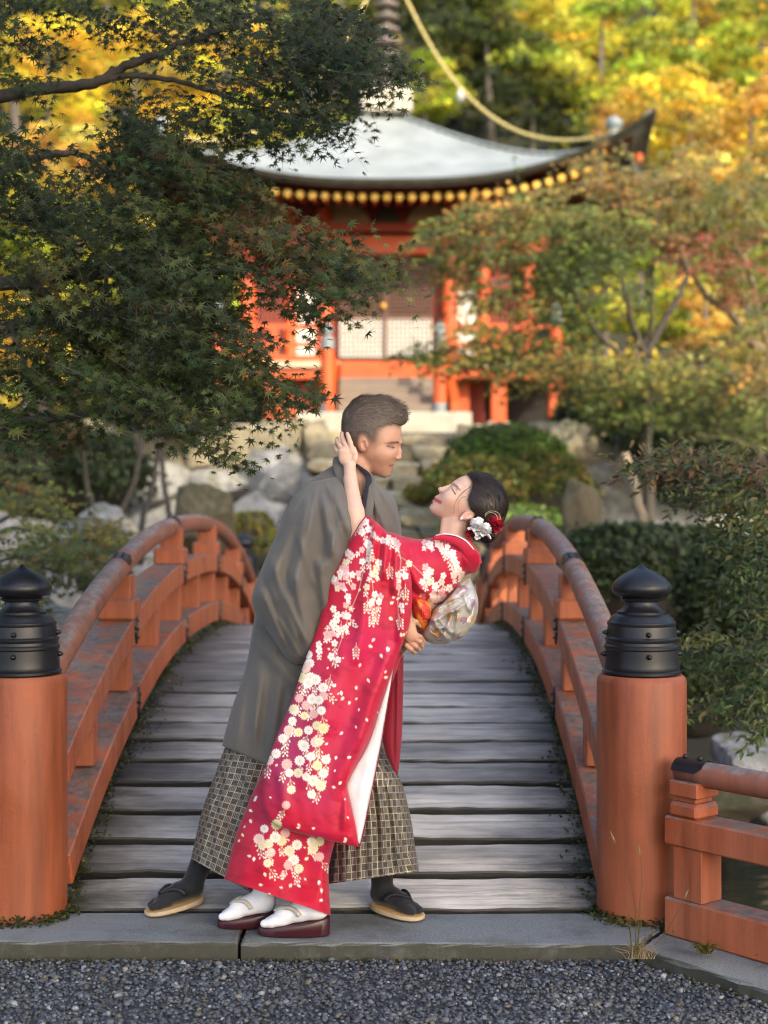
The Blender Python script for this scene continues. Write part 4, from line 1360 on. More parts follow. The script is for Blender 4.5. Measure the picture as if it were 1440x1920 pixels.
def loft(name, rows, mat, parent, nr=90, nf=60, nb=14, pw=2.3, creases=(), wav=0.0, wseed=0, wdir=(1, .2), wscale=14.0, cut=None, paint=None, capped=True, back=1.0, pleat=None, uvscale=1.0):
    """rows: (Lx, Ly, Rx, Ry, Yc, D) in photograph pixels and metres"""
    r = interp_rows(rows, nr)
    th = np.linspace(0, np.pi, nf); uf = -np.cos(th)
    if nf > 80:
        uf = .55 * uf + .45 * np.linspace(-1, 1, nf)
    ub = np.linspace(1, -1, nb + 2)[1:-1]
    U = np.concatenate((uf, ub)); isb = np.concatenate((np.zeros(nf, bool), np.ones(nb, bool)))
    prof = np.maximum(1 - np.abs(U) ** pw, 0) ** (1 / pw)
    nc = len(U)
    mx = (r[:, 0] + r[:, 2]) / 2; my = (r[:, 1] + r[:, 3]) / 2; hx = (r[:, 2] - r[:, 0]) / 2; hy = (r[:, 3] - r[:, 1]) / 2
    px = mx[:, None] + hx[:, None] * U; py = my[:, None] + hy[:, None] * U
    Y = r[:, 4][:, None] + np.where(isb, back, -1.0) * r[:, 5][:, None] * prof
    front = ~isb
    edge = np.clip(prof * 1.6, 0, 1)
    dY = np.zeros_like(Y)
    for (x0, y0, x1, y1, w, amp) in creases:
        d, t, sd = segd(px, py, x0, y0, x1, y1)
        q = sd / w; ends = np.clip(np.minimum(t, 1 - t) * 5 + .15, 0, 1)
        near = np.exp(-(np.maximum(d - np.abs(sd), 0) / w) ** 2)
        dY -= amp * np.exp(-q * q) * (.55 + .95 * q) * ends * near
    if wav:
        pts = np.stack((px.ravel() * wdir[0] / wscale, py.ravel() * wdir[1] / wscale, 0 * px.ravel()), 1)
        dY += wav * noise3(pts, wseed, 3).reshape(px.shape)
    if pleat is not None:
        per, amp, sharp = pleat
        tt = np.linspace(0, 1, nr)[:, None]
        ph = (U[None] * .5 + .5) * per
        saw = np.abs((ph % 1) - .5) * 2
        dY += amp * (tt ** .6) * (saw ** sharp - .5)
    Y = Y + dY * edge * np.where(isb, .4, 1)
    X = (px - 720) * Y / F_PX; Z = CAM_Z - (py - 960) * Y / F_PX
    V = np.stack((X, Y, Z), -1).reshape(-1, 3)
    i = np.arange(nr * nc).reshape(nr, nc); j = np.roll(i, -1, axis=1)
    F = np.stack((i[:-1], i[1:], j[1:], j[:-1]), -1)
    keep = np.ones(F.shape[:2], bool)
    if cut is not None:
        cx = px[:-1].copy(); cy = py[:-1].copy()
        ins = poly_sd(np.asarray(cut, float), cx, cy) > 0
        keep &= ~(ins & front[None])
    F = F[keep].reshape(-1, 4)
    # arc-length coordinates in metres across and along
    dx = np.diff(V.reshape(nr, nc, 3), axis=1); ln = np.concatenate((np.zeros((nr, 1)), np.cumsum(np.linalg.norm(dx, axis=2), 1)), 1)
    ln = ln - ln[:, [nf // 2]]
    dz = np.linalg.norm(np.diff(V.reshape(nr, nc, 3)[:, nf // 2], axis=0), axis=1); al = np.concatenate(([0], np.cumsum(dz)))
    uv = np.stack((ln, np.tile(al[:, None], (1, nc))), -1).reshape(-1, 2) * uvscale
    col = None
    if paint is not None:
        col = paint(px.ravel(), py.ravel(), np.tile(isb, (nr, 1)).ravel())
    faces = F
    if capped:
        faces = F.tolist() + [i[0].tolist(), i[-1][::-1].tolist()]
    return mesh(name, V, faces, mat, parent, uv=uv, col=col)

def cloth_mat(name, c1, c2, rough=.8, weave=900, sheen=.2, nscale=4):
    t = NT(name); v = t.coord('Object')
    col = t.ramp(t.noise(v, nscale, 4, .6), [(.3, c1), (.7, c2)])
    b = t.N('TexWave'); b.inputs['Scale'].default_value = weave / 6; b.inputs['Distortion'].default_value = 1.5; t.L(v, b.inputs['Vector'])
    nb = t.bump(t.math('ADD', t.math('MULTIPLY', b.outputs['Fac'], .35), t.noise(v, weave, 2, .6)), .12, .002)
    p = t.principled(col, rough, nb, Specular_IOR_Level=.3)
    p.inputs['Sheen Weight'].default_value = sheen
    return t.done(p)
M['haori'] = cloth_mat('grey_robe_cloth', (.106, .094, .082), (.132, .118, .102), .8)
M['haori_dark'] = cloth_mat('dark_robe_lining', (.05, .046, .042), (.06, .055, .05), .8)
M['navy'] = cloth_mat('navy_under_robe', (.010, .012, .022), (.016, .018, .03), .75)
M['lining'] = cloth_mat('white_sleeve_lining', (.72, .66, .66), (.78, .73, .73), .6)
M['maroon'] = cloth_mat('dark_crimson_back', (.19, .006, .02), (.23, .008, .025), .6)
M['white_cloth'] = cloth_mat('white_sock_cloth', (.72, .72, .76), (.8, .8, .84), .8)
M['black_cloth'] = cloth_mat('black_sock_cloth', (.008, .0085, .011), (.013, .014, .018), .8)

def hakama_mat():
    t = NT('gold_checked_trouser_cloth')
    tc = t.N('TexCoord'); sp = t.N('SeparateXYZ'); t.L(tc.outputs['UV'], sp.inputs[0])
    C = 1 / .0225
    u = t.math('MULTIPLY', sp.outputs[0], C); v = t.math('MULTIPLY', sp.outputs[1], C)
    fu, fv = t.math('FRACT', u), t.math('FRACT', v)
    iu, iv = t.math('FLOOR', u), t.math('FLOOR', v)
    par = t.math('MODULO', t.math('ABSOLUTE', t.math('ADD', iu, iv)), 2.0)
    line = t.math('MAXIMUM', t.math('GREATER_THAN', fu, .85), t.math('GREATER_THAN', fv, .84))
    # fine bars inside every cell, upright in one, lying in its neighbour
    s1 = t.math('GREATER_THAN', t.math('FRACT', t.math('MULTIPLY', fu, 4.0)), .58)
    s2 = t.math('GREATER_THAN', t.math('FRACT', t.math('MULTIPLY', fv, 4.0)), .70)
    bars = t.mix(par, (0, 0, 0), (1, 1, 1)); 
    st = t.math('ADD', t.math('MULTIPLY', s1, par), t.math('MULTIPLY', s2, t.math('MULTIPLY', t.math('SUBTRACT', 1.0, par), .35)))
    vv = t.coord('Object')
    glint = t.ramp(t.noise(vv, 30, 3, .7), [(.3, .25), (.65, 1.0)])
    base = t.mix(par, (.042, .037, .030), (.062, .056, .056))
    col = t.mix(t.math('MULTIPLY', st, .7), base, (.32, .29, .255))
    col = t.mix(t.math('MULTIPLY', line, glint), col, (.48, .41, .28))
    p = t.principled(col, .5, None, Specular_IOR_Level=.4)
    t.L(t.math('MULTIPLY', line, .35), p.inputs['Metallic'])
    return t.done(p)
M['hakama'] = hakama_mat()

HAO = [(634, 867, 688, 893, 4.83, .055), (612, 880, 700, 902, 4.84, .095), (577, 904, 722, 919, 4.85, .15), (550, 930, 739, 936, 4.86, .18), (532, 965, 748, 966, 4.86, .19), (515, 1010, 753.5, 1010, 4.86, .19), (500, 1050, 752, 1060, 4.86, .19), (487, 1105, 742, 1110, 4.86, .19), (480, 1145, 730, 1150, 4.86, .19), (474, 1175, 715, 1190, 4.86, .18), (470, 1200, 700, 1235, 4.86, .18), (464, 1235, 680, 1270, 4.86, .18), (450, 1285, 655, 1320, 4.86, .18), (437, 1320, 640, 1365, 4.86, .18), (424, 1366, 620, 1425, 4.86, .18), (416, 1398, 605, 1480, 4.86, .18)]
hcre = [(712, 915, 735, 1000, 5, .010), (698, 930, 708, 1000, 4, .009), (455, 1290, 440, 1395, 7, .010), (490, 1260, 470, 1410, 8, .012), (540, 1290, 530, 1440, 9, .014), (480, 1180, 520, 1230, 6, .014), (690, 905, 720, 1000, 9, 0.0292), (705, 900, 745, 985, 7, 0.0194), (480, 1240, 470, 1390, 12, 0.0243), (520, 1260, 500, 1420, 14, 0.0292), (486, 1168, 560, 1250, 10, 0.0340), (650, 920, 700, 1000, 10, 0.0194), (475, 1200, 560, 1300, 16, 0.0243)]
haori = loft('robe', HAO, M['haori'], man, 110, 90, 16, 2.2, hcre, .002, 4, (.5, 1), 26, cut=[(640, 855), (693, 886), (691, 915), (684, 956), (662, 925), (650, 900)], capped=False)
sol = haori.modifiers.new('cloth', 'SOLIDIFY'); sol.thickness = .004; sol.offset = -1
SLV = [(580, 905, 634, 893, 4.74, .03), (560, 925, 650, 915, 4.71, .07), (541, 952, 662, 948, 4.68, .10), (524, 990, 668, 995, 4.665, .12), (499, 1045, 664, 1055, 4.665, .13), (478, 1098, 652, 1100, 4.665, .13), (472, 1122, 640, 1130, 4.665, .13), (479, 1150, 628, 1155, 4.665, .12), (500, 1180, 615, 1185, 4.665, .11), (522, 1212, 600, 1215, 4.665, .09), (540, 1236, 592, 1236, 4.665, .06), (555, 1246, 586, 1244, 4.665, .02)]
scre = [(566, 920, 520, 1010, 6, .012), (610, 905, 640, 1010, 5, .010), (590, 915, 575, 1010, 6, .012), (530, 1110, 575, 1215, 6, .014), (555, 1000, 590, 1110, 7, .012), (515, 1150, 560, 1235, 6, .014), (490, 1060, 530, 1170, 7, .014), (575, 925, 545, 1120, 16, 0.0389), (600, 925, 625, 1060, 12, 0.0340), (618, 915, 655, 1010, 9, 0.0292), (560, 950, 500, 1090, 13, 0.0243), (500, 1040, 560, 1225, 15, 0.0389), (540, 1060, 580, 1230, 14, 0.0389), (640, 960, 600, 1080, 12, 0.0292), (485, 1105, 530, 1215, 10, 0.0292), (590, 1040, 610, 1160, 12, 0.0292)]
sl = loft('sleeve', SLV, M['haori'], haori, 90, 80, 14, 2.2, scre, .0022, 8, (1, .7), 30)
# collar bands, under-robe
def band(name, pts, w, th, mat, parent, twist=None):
    """flat band along world points with its flat side towards the camera"""
    pts = np.asarray(pts, float); m = len(pts)
    t = np.linspace(0, 1, m); s = np.linspace(0, 1, max(24, m * 5))
    q = np.stack([np.interp(s, t, pts[:, k]) for k in range(3)], 1)
    for _ in range(3): q[1:-1] = (q[:-2] + 2 * q[1:-1] + q[2:]) / 4
    w = np.interp(s, np.linspace(0, 1, len(w)), w) if not np.isscalar(w) else np.full(len(s), w)
    T = np.gradient(q, axis=0); T /= np.linalg.norm(T, axis=1)[:, None]
    vd = np.array((0, -1.0, 0)) if twist is None else np.asarray(twist, float)
    S_ = np.cross(T, vd); S_ /= np.linalg.norm(S_, axis=1)[:, None]; D_ = np.cross(S_, T)
    n = 12; a = np.arange(n) * 2 * np.pi / n
    ca, sa = np.sign(np.cos(a)) * np.abs(np.cos(a)) ** .6, np.sin(a)
    v = (q[:, None] + S_[:, None] * (w[:, None] * ca)[:, :, None] + D_[:, None] * (th * sa)[None, :, None])
    k = len(q); V = v.reshape(-1, 3)
    f = [[i * n + j, i * n + (j + 1) % n, (i + 1) * n + (j + 1) % n, (i + 1) * n + j] for i in range(k - 1) for j in range(n)] + [list(range(n))[::-1], [(k - 1) * n + j for j in range(n)]]
    return mesh(name, V, f, mat, parent)
band('under_collar', [P(664, 868, 4.755), P(690, 890, 4.765), P(692, 903, 4.735), P(688.5, 925, 4.705), P(682, 952, 4.68), P(674, 975, 4.66)], [.004, .010, .011, .011, .011, .010], .004, M['navy'], haori)
band('collar', [P(632, 858, 4.80), P(632, 868, 4.762), P(637, 884, 4.735), P(645, 905, 4.705), P(655, 935, 4.68), P(667, 965, 4.665), P(680, 1000, 4.655)], [.012, .017, .019, .019, .018, .017, .016], .005, M['haori'], haori)
band('collar', [P(694, 889, 4.80), P(698.5, 903, 4.74), P(697, 925, 4.70), P(692, 955, 4.672), P(686, 990, 4.66), P(684, 1030, 4.655)], [.006, .011, .013, .014, .014, .014], .005, M['haori'], haori)
v = np.array([P(645, 880, 4.775), P(690, 890, 4.80), P(690, 925, 4.755), P(683, 975, 4.71), P(662, 975, 4.71), P(648, 915, 4.74)])
mesh('under_robe', np.concatenate((v, v + np.array((0, .01, 0)))), [[0, 1, 2, 3, 4, 5][::-1], [6, 7, 8, 9, 10, 11]] + [[k, (k + 1) % 6, 6 + (k + 1) % 6, 6 + k] for k in range(6)], M['navy'], haori, smooth=False).hide_render = False
bpy.data.objects.remove(bpy.data.objects['under_robe'])
v = np.array([P(676, 934, 4.735), P(684, 930, 4.73), P(684, 975, 4.70), P(662, 975, 4.70), P(664, 950, 4.73)])
mesh('under_robe', np.concatenate((v, v + np.array((0, .02, 0)))), [[0, 1, 2, 3, 4][::-1], [5, 6, 7, 8, 9]] + [[k, (k + 1) % 5, 5 + (k + 1) % 5, 5 + k] for k in range(5)], M['navy'], haori, smooth=False)

HKL = [(470, 1330, 600, 1330, 4.87, .13), (425, 1395, 580, 1410, 4.87, .13), (402, 1455, 560, 1480, 4.88, .13), (381, 1513, 530, 1560, 4.89, .13), (368, 1565, 510, 1620, 4.90, .13), (358, 1610, 486, 1682, 4.90, .13)]
hk = loft('pleated_trousers', HKL, M['hakama'], man, 90, 70, 12, 2.1, [(430, 1400, 395, 1640, 9, .012), (465, 1420, 440, 1660, 10, .014), (412, 1400, 372, 1615, 7, .008)], .004, 2, (1, .25), 22, capped=False)
HKR = [(600, 1340, 700, 1340, 4.86, .14), (610, 1400, 718, 1398, 4.84, .14), (620, 1460, 748, 1455, 4.82, .15), (622, 1540, 770, 1533, 4.82, .16), (618, 1600, 778, 1585, 4.82, .16), (612, 1658, 786, 1634, 4.82, .16)]
loft('trouser_leg', HKR, M['hakama'], hk, 100, 130, 14, 2.1, [(722, 1430, 748, 1640, 9, .016), (735, 1470, 770, 1630, 8, .014), (705, 1400, 715, 1650, 8, .014), (640, 1560, 640, 1660, 5, .014), (684, 1500, 690, 1655, 8, .010)], .004, 6, (1, .2), 18, capped=False, pleat=(7, .016, .8))

# feet: socks and sandals
def sole_outline(L, w, n=36):
    t = np.arange(n) / n * 2 * np.pi
    x = L / 2 * np.cos(t); y = w / 2 * np.sin(t)
    x = np.sign(x) * L / 2 * np.abs(np.cos(t)) ** .75
    y = np.sign(np.sin(t)) * w / 2 * np.abs(np.sin(t)) ** .7 * (1 + .10 * np.cos(t) - .10 * np.cos(2 * t))
    return x, y
def sandal(person, heel, toe, w, th_toe, th_heel, z_toe, z_heel, side_mat, top_mat, strap_mat, sock_mat, ankle, name_lbl, strap_r=.006, sockh=.11):
    """heel, toe: ground points; z_*: underside heights"""
    heel, toe = np.asarray(heel, float), np.asarray(toe, float)
    d = toe - heel; L = np.linalg.norm(d[:2]); d = d / L; e = np.array((-d[1], d[0]))
    c = (heel + toe) / 2
    x, y = sole_outline(L, w)
    f = x / L + .5
    zb = z_heel + (z_toe - z_heel) * f; zt = zb + th_heel + (th_toe - th_heel) * f ** .8
    W = lambda xx, yy, zz: np.stack((c[0] + d[0] * xx + e[0] * yy, c[1] + d[1] * xx + e[1] * yy, zz + 0 * xx), -1)
    n = len(x)
    rings = [W(x * .97, y * .95, zb), W(x, y, zb + .003), W(x, y, zt - .003), W(x * .985, y * .97, zt)]
    V = np.concatenate(rings); F = [[k * n + j, k * n + (j + 1) % n, (k + 1) * n + (j + 1) % n, (k + 1) * n + j] for k in range(3) for j in range(n)]
    F += [list(range(n))[::-1], [3 * n + j for j in range(n)]]
    mi = [0] * (3 * n) + [0, 1]
    so = mesh('sandal', V, F, [M[side_mat], M[top_mat]], person, smooth=False, mat_idx=mi); auto_smooth(so, 40)
    at = lambda fx, yy, up: W(np.array((fx - .5) * L), np.array(yy), np.array(z_heel + (z_toe - z_heel) * fx + th_heel + (th_toe - th_heel) * fx ** .8 + up))
    # sock
    lo = np.minimum(heel, toe) - .07; hi = np.maximum(heel, toe) + .07
    S = SDF(np.arange(min(lo[0], ankle[0] - .06), max(hi[0], ankle[0] + .06), .0035), np.arange(min(lo[1], ankle[1] - .06), max(hi[1], ankle[1] + .06), .0035), np.arange(min(z_toe, z_heel) - .01, ankle[2] + .05, .0035))
    hw = w * .5
    S.chain([at(.15, 0, .032), at(.42, 0, .036), at(.64, .002, .028), at(.78, .004, .020)], [.030, .032, .028, .018], .01)
    S.chain([at(.66, .013, .020), at(.80, .016, .016), at(.91, .013, .014)], [.021, .0165, .013], .005)
    S.chain([at(.66, -.016, .018), at(.80, -.018, .015), at(.87, -.016, .013)], [.020, .0165, .013], .005)
    S.cap(at(.74, -.001, .040), at(.99, -.002, .028), .003, .006, .003, 'sub')
    S.chain([at(.20, 0, .045), np.asarray(ankle, float)], [.036, .041], .02)
    Vs, Fs = S.mesh(); Vs = soften(Vs, Fs, 2)
    mesh('sock', Vs, Fs, M[sock_mat], person)
    # thong straps over the instep
    for sgn in (-1, 1):
        q = []
        for t in np.linspace(0, 1, 16):
            fx = .77 - .37 * t; yy = .93 * t ** .85
            hgt = np.interp(fx, [.38, .5, .62, .77], [.074, .072, .062, .046])
            q.append(at(fx, sgn * hw * yy * .97, hgt * math.sqrt(max(1 - yy ** 2, 0)) * .98 + .004))
        b = MB(); b.tube(np.array(q), [strap_r * (.85 + .5 * t) for t in np.linspace(0, 1, 16)], 10)
        b.build('strap', M[strap_mat], so, True)
M['straw'] = simple('tan_sandal_sole', (.58, .36, .15), (.50, .30, .12), 30, .6)
M['straw_side'] = simple('pale_sandal_edge', (.40, .30, .19), (.48, .37, .24), 30, .7)
M['zori'] = simple('maroon_lacquer_sole', (.035, .006, .010), (.045, .008, .013), 10, .3)
M['zori_top'] = simple('maroon_sole_top', (.06, .010, .016), None, 10, .4)
M['strap_floral'] = simple('silver_brocade_strap', (.42, .40, .42), (.60, .52, .32), 120, .5)
M['strap_black'] = simple('black_velvet_strap', (.008, .009, .016), None, 8, .7)
sandal(man, (-.632, 4.965, 0), (-.812, 4.845, 0), .098, .014, .019, .004, .026, 'straw_side', 'straw', 'strap_black', 'black_cloth', P(392, 1585, 4.93), 'left')
sandal(man, (-.040, 4.925, 0), (.128, 4.795, 0), .10, .014, .019, .003, .014, 'straw_side', 'straw', 'strap_black', 'black_cloth', P(716, 1610, 4.89), 'right')
# ------------------------------------------------------------------ the woman
woman = empty('person', (-.36, 4.66, 0), 'woman in a crimson flowered kimono bending back with flowers in her dark hair', 'person', None)
HAIR_W = [(876.5, 886), (900, 878), (960, 895), (962, 1025), (900, 1026), (879, 1005), (882, 984), (890, 972), (890, 962), (884, 957), (879, 947), (876.5, 937), (879, 926), (883, 914), (884.5, 904), (881, 895)]
def woman_body():
    k = Y_W / F_PX
    hx0, hx1 = P(620, 0, 4.72)[0], P(690, 0, 4.72)[0]
    fx0, fx1 = P(798, 0, Y_W)[0], P(952, 0, Y_W)[0]
    hz0, hz1 = P(0, 895, 4.72)[2], P(0, 805, 4.72)[2]; fz0, fz1 = P(0, 1015, Y_W)[2], P(0, 884, Y_W)[2]
    S = SDF(axis([(-.50, hx0, .012), (hx0, hx1, .0025), (hx1, fx0, .008), (fx0, fx1, .002), (fx1, .5, .01)]),
            axis([(4.50, 4.63, .006), (4.63, 4.90, .0026)]),
            axis([(.08, fz0, .010), (fz0, fz1, .002), (fz1, hz1, .0025), (hz1, hz1 + .03, .01)]))
    # body
    S.ell(P(825, 1060, Y_W), (.07, .085, .075), .05); S.chain([P(835, 1050, Y_W), P(765, 1130, Y_W), P(690, 1240, 4.70)], [.075, .078, .088], .04)
    S.chain([P(670, 1260, 4.69), P(560, 1500, 4.69), P(500, 1650, 4.72)], [.075, .05, .028], .03)
    S.chain([P(680, 1260, 4.66), P(600, 1500, 4.66), P(584, 1660, 4.66)], [.075, .05, .028], .03)
    # raised near arm with the hand on his neck
    Ya = 4.735
    S.chain([P(800, 1048, 4.70), P(740, 1048, 4.68), P(690, 1030, 4.64), P(672, 1006, 4.617), P(664.5, 960, 4.635), P(657, 900, 4.70), P(655.5, 876, 4.726)], [.036, .034, .033, 18.0 * k, 17.6 * k, 12.2 * k, 11.2 * k], .01)
    S.ell(P(650, 858, Ya), (15.5 * k, 7.5 * k, 17 * k), .010, np.array(Euler((0, math.radians(-14), 0)).to_matrix()))
    S.ell(P(648, 846, Ya + .001), (14.5 * k, 6.8 * k, 8 * k), .008)
    S.chain([P(661, 848, Ya - .003), P(657, 831, Ya - .004), P(653.5, 820, Ya - .001), P(651, 813, Ya + .004)], [5.4 * k, 5.0 * k, 4.4 * k, 3.5 * k], .002, .005)
    S.chain([P(652, 843, Ya), P(645, 829, Ya + .010), P(641, 819, Ya + .026), P(641, 812, Ya + .045)], [5.4 * k, 5.0 * k, 4.4 * k, 3.6 * k], .002, .005)
    S.chain([P(643, 845, Ya + .004), P(636, 834, Ya + .018), P(632, 827, Ya + .036), P(632, 822, Ya + .055)], [5.2 * k, 4.8 * k, 4.3 * k, 3.5 * k], .002, .005)
    S.chain([P(637, 852, Ya + .008), P(631, 844, Ya + .022), P(628, 838, Ya + .038), P(628, 834, Ya + .052)], [4.8 * k, 4.2 * k, 3.8 * k, 3.1 * k], .002, .005)
    S.chain([P(660, 872, Ya - .004), P(665.5, 860, Ya - .008), P(666, 850, Ya - .006), P(664, 841, Ya - .002)], [6.6 * k, 5.4 * k, 4.7 * k, 3.7 * k], .003, .007)
    # far arm hidden behind him
    S.chain([P(770, 1040, 4.80), P(720, 1010, 4.84), P(690, 960, 4.88)], [.038, .034, .028], .01)
    # neck
    S.cap(P(857, 962, Y_W), P(850, 1020, Y_W), 21.5 * k, 25 * k, .012)
    S.cap(P(838, 968, Y_W - .005), P(832, 1003, Y_W - .01), 10 * k, 8 * k, .014)
    # head, tipped back
    face = [(895, 892), (877, 891), (864, 894.5), (856, 899), (850.5, 903), (846.5, 908), (844.5, 911.5), (838.5, 915.5), (831.5, 920), (826.5, 925), (821, 928.2), (817, 930.2), (814.6, 933.4), (814.8, 936.2), (811.6, 937.6), (811.2, 940.6), (812.2, 943), (808.6, 946.2), (805.8, 950), (806.2, 955.5), (810, 960.5), (817, 966), (828, 971), (842, 972.5), (857, 972.5), (872, 975), (890, 984), (908, 985), (925, 975), (938, 957), (940, 935), (930, 912), (913, 898)]
    S.inflate(pxpoly(smooth_poly(face, 3), Y_W), Y_W, .068, k=.012, pw=.56)
    up = np.array((58, 53.0)); up /= np.linalg.norm(up)           # towards the crown in the picture plane
    fw = np.array((-up[1], up[0]))                                # out of the face
    def hp(u, f, d, s=1):                                         # along the face, out of it, sideways; from the nasion
        q = np.array((847.0, 907.0)) + np.array((up[0], -up[1])) * u + np.array((fw[0], -fw[1])) * f
        return P(q[0], q[1], Y_W - s * d * k)
    Rt = np.array(Euler((0, math.radians(45), 0)).to_matrix())
    for s in (-1, 1):
        S.ell(hp(-5, -5, 27, s), (9 * k, 9 * k, 6.5 * k), .016, Rt, op='sub')
        S.ell(hp(-5.5, -12.5, 16, s), (7.6 * k, 7.6 * k, 6.6 * k), .003, Rt)
        S.cap(hp(3.5, -2, 8, s), hp(5.5, -13, 27, s), 3.3 * k, 3.0 * k, .010)
        S.ell(hp(-20, -17, 21, s), (11 * k, 9 * k, 10 * k), .03)
        S.ell(hp(-19.5, 0.5, 5.2, s), (3.7 * k, 3.2 * k, 3.2 * k), .003)
        Re = np.array(Euler((0, math.radians(68), 0)).to_matrix())
        S.ell(P(878, 966, Y_W - s * 35 * k), (8.2 * k, 4.4 * k, 13.6 * k), .005, Re)
        S.ell(P(881, 967, Y_W - s * 39.5 * k), (4.4 * k, 3.0 * k, 7.4 * k), .003, Re, 'sub')
        S.ell(P(865.5, 971.5, Y_W - s * 36.5 * k), (4 * k, 3 * k, 4 * k), .003)
    # nose, lips
    S.chain([P(845, 909.5, Y_W), P(835, 914.2, Y_W), P(826.5, 917.2, Y_W)], [2.2 * k, 2.6 * k, 3.6 * k], .004, .006)
    S.ell(P(825.2, 917.6, Y_W), (4.0 * k, 4.2 * k, 4.0 * k), .004); S.ell(P(827.2, 922, Y_W), (3.0 * k, 4.5 * k, 4.0 * k), .004)
    S.cap(P(840, 915.5, Y_W), P(829.5, 921.5, Y_W), 4.0 * k, 5.2 * k, .005)
    Rl = np.array(Euler((0, math.radians(-35), 0)).to_matrix())
    S.ell(P(818.5, 933.2, Y_W), (4.6 * k, 9.0 * k, 2.6 * k), .003, Rl); S.ell(P(815.2, 939.2, Y_W), (4.4 * k, 8.5 * k, 2.9 * k), .003, Rl)
    for s in (-1, 1): S.cap(P(812, 935.5, Y_W), P(826, 942.3, Y_W - s * 15 * k), .9 * k, .7 * k, .0015, 'sub')
    V, Fc = S.mesh(); V = soften(V, Fc, 1, .5)
    px, py = PX(V)
    c = np.tile(np.array((.70, .45, .335)), (len(V), 1))
    head = (px > 795) & (py < 1020)
    def blend(mask, col, amt=1.0):
        m = np.clip(mask * amt, 0, 1)[:, None]; c[:] = c * (1 - m) + np.array(col) * m
    g = lambda x, y, sx, sy: np.exp(-((px - x) / sx) ** 2 - ((py - y) / sy) ** 2)
    blend(g(848, 942, 12, 9) * head, (.74, .36, .27), .3); blend(g(825, 917, 5, 6) * head, (.66, .27, .2), .4); blend(g(878, 966, 13, 8), (.66, .29, .2), .5)
    blend(np.clip(1.35 - segd(px, py, 813, 934.6, 825, 941.6)[0] / 4.0, 0, 1) * head, (.52, .085, .105), 1)
    blend(np.clip(1.3 - segd(px, py, 813, 935.4, 826, 942.2)[0] / 1.0, 0, 1) * head, (.20, .025, .035), .8)
    d, t, _ = segd(px, py, 857, 912, 862.5, 919); d2 = np.minimum(d, segd(px, py, 850.5, 907.5, 857, 912)[0])
    blend(np.clip(1.4 - d2 / 1.15, 0, 1) * head, (.07, .04, .03), .8)
    d, t, _ = segd(px, py, 847, 914.5, 853.6, 926.5)
    blend(np.clip(1.5 - d / (.8 + .6 * t), 0, 1) * head, (.025, .014, .012), .95); blend(np.clip(1.3 - np.hypot(px - 849.2, py - 919.2) / 1.8, 0, 1) * head, (.03, .02, .018), .7)
    blend(g(827.5, 923.5, 2.0, 2.2) * head, (.30, .09, .06), .6)
    blend(np.clip(1.2 - segd(px, py, 851.2, 913.5, 857, 923.5)[0] / .9, 0, 1) * head, (.42, .20, .14), .35)
    hk_ = np.maximum(-poly_sd(np.array(HAIR_W, float), px, py), 0)
    blend(np.exp(-(hk_ / 3.2) ** 1.2) * head * (py < 990) * (1 - g(877, 966, 10, 8)), (.05, .03, .022), .85)
    tips = sum(g(x, y, 3.5, 4) for x, y in ((651, 812), (641, 815)))
    blend(tips, (.72, .40, .32), .6)
    return mesh('body', V, Fc, M['skin'], woman, col=c)
woman_body()

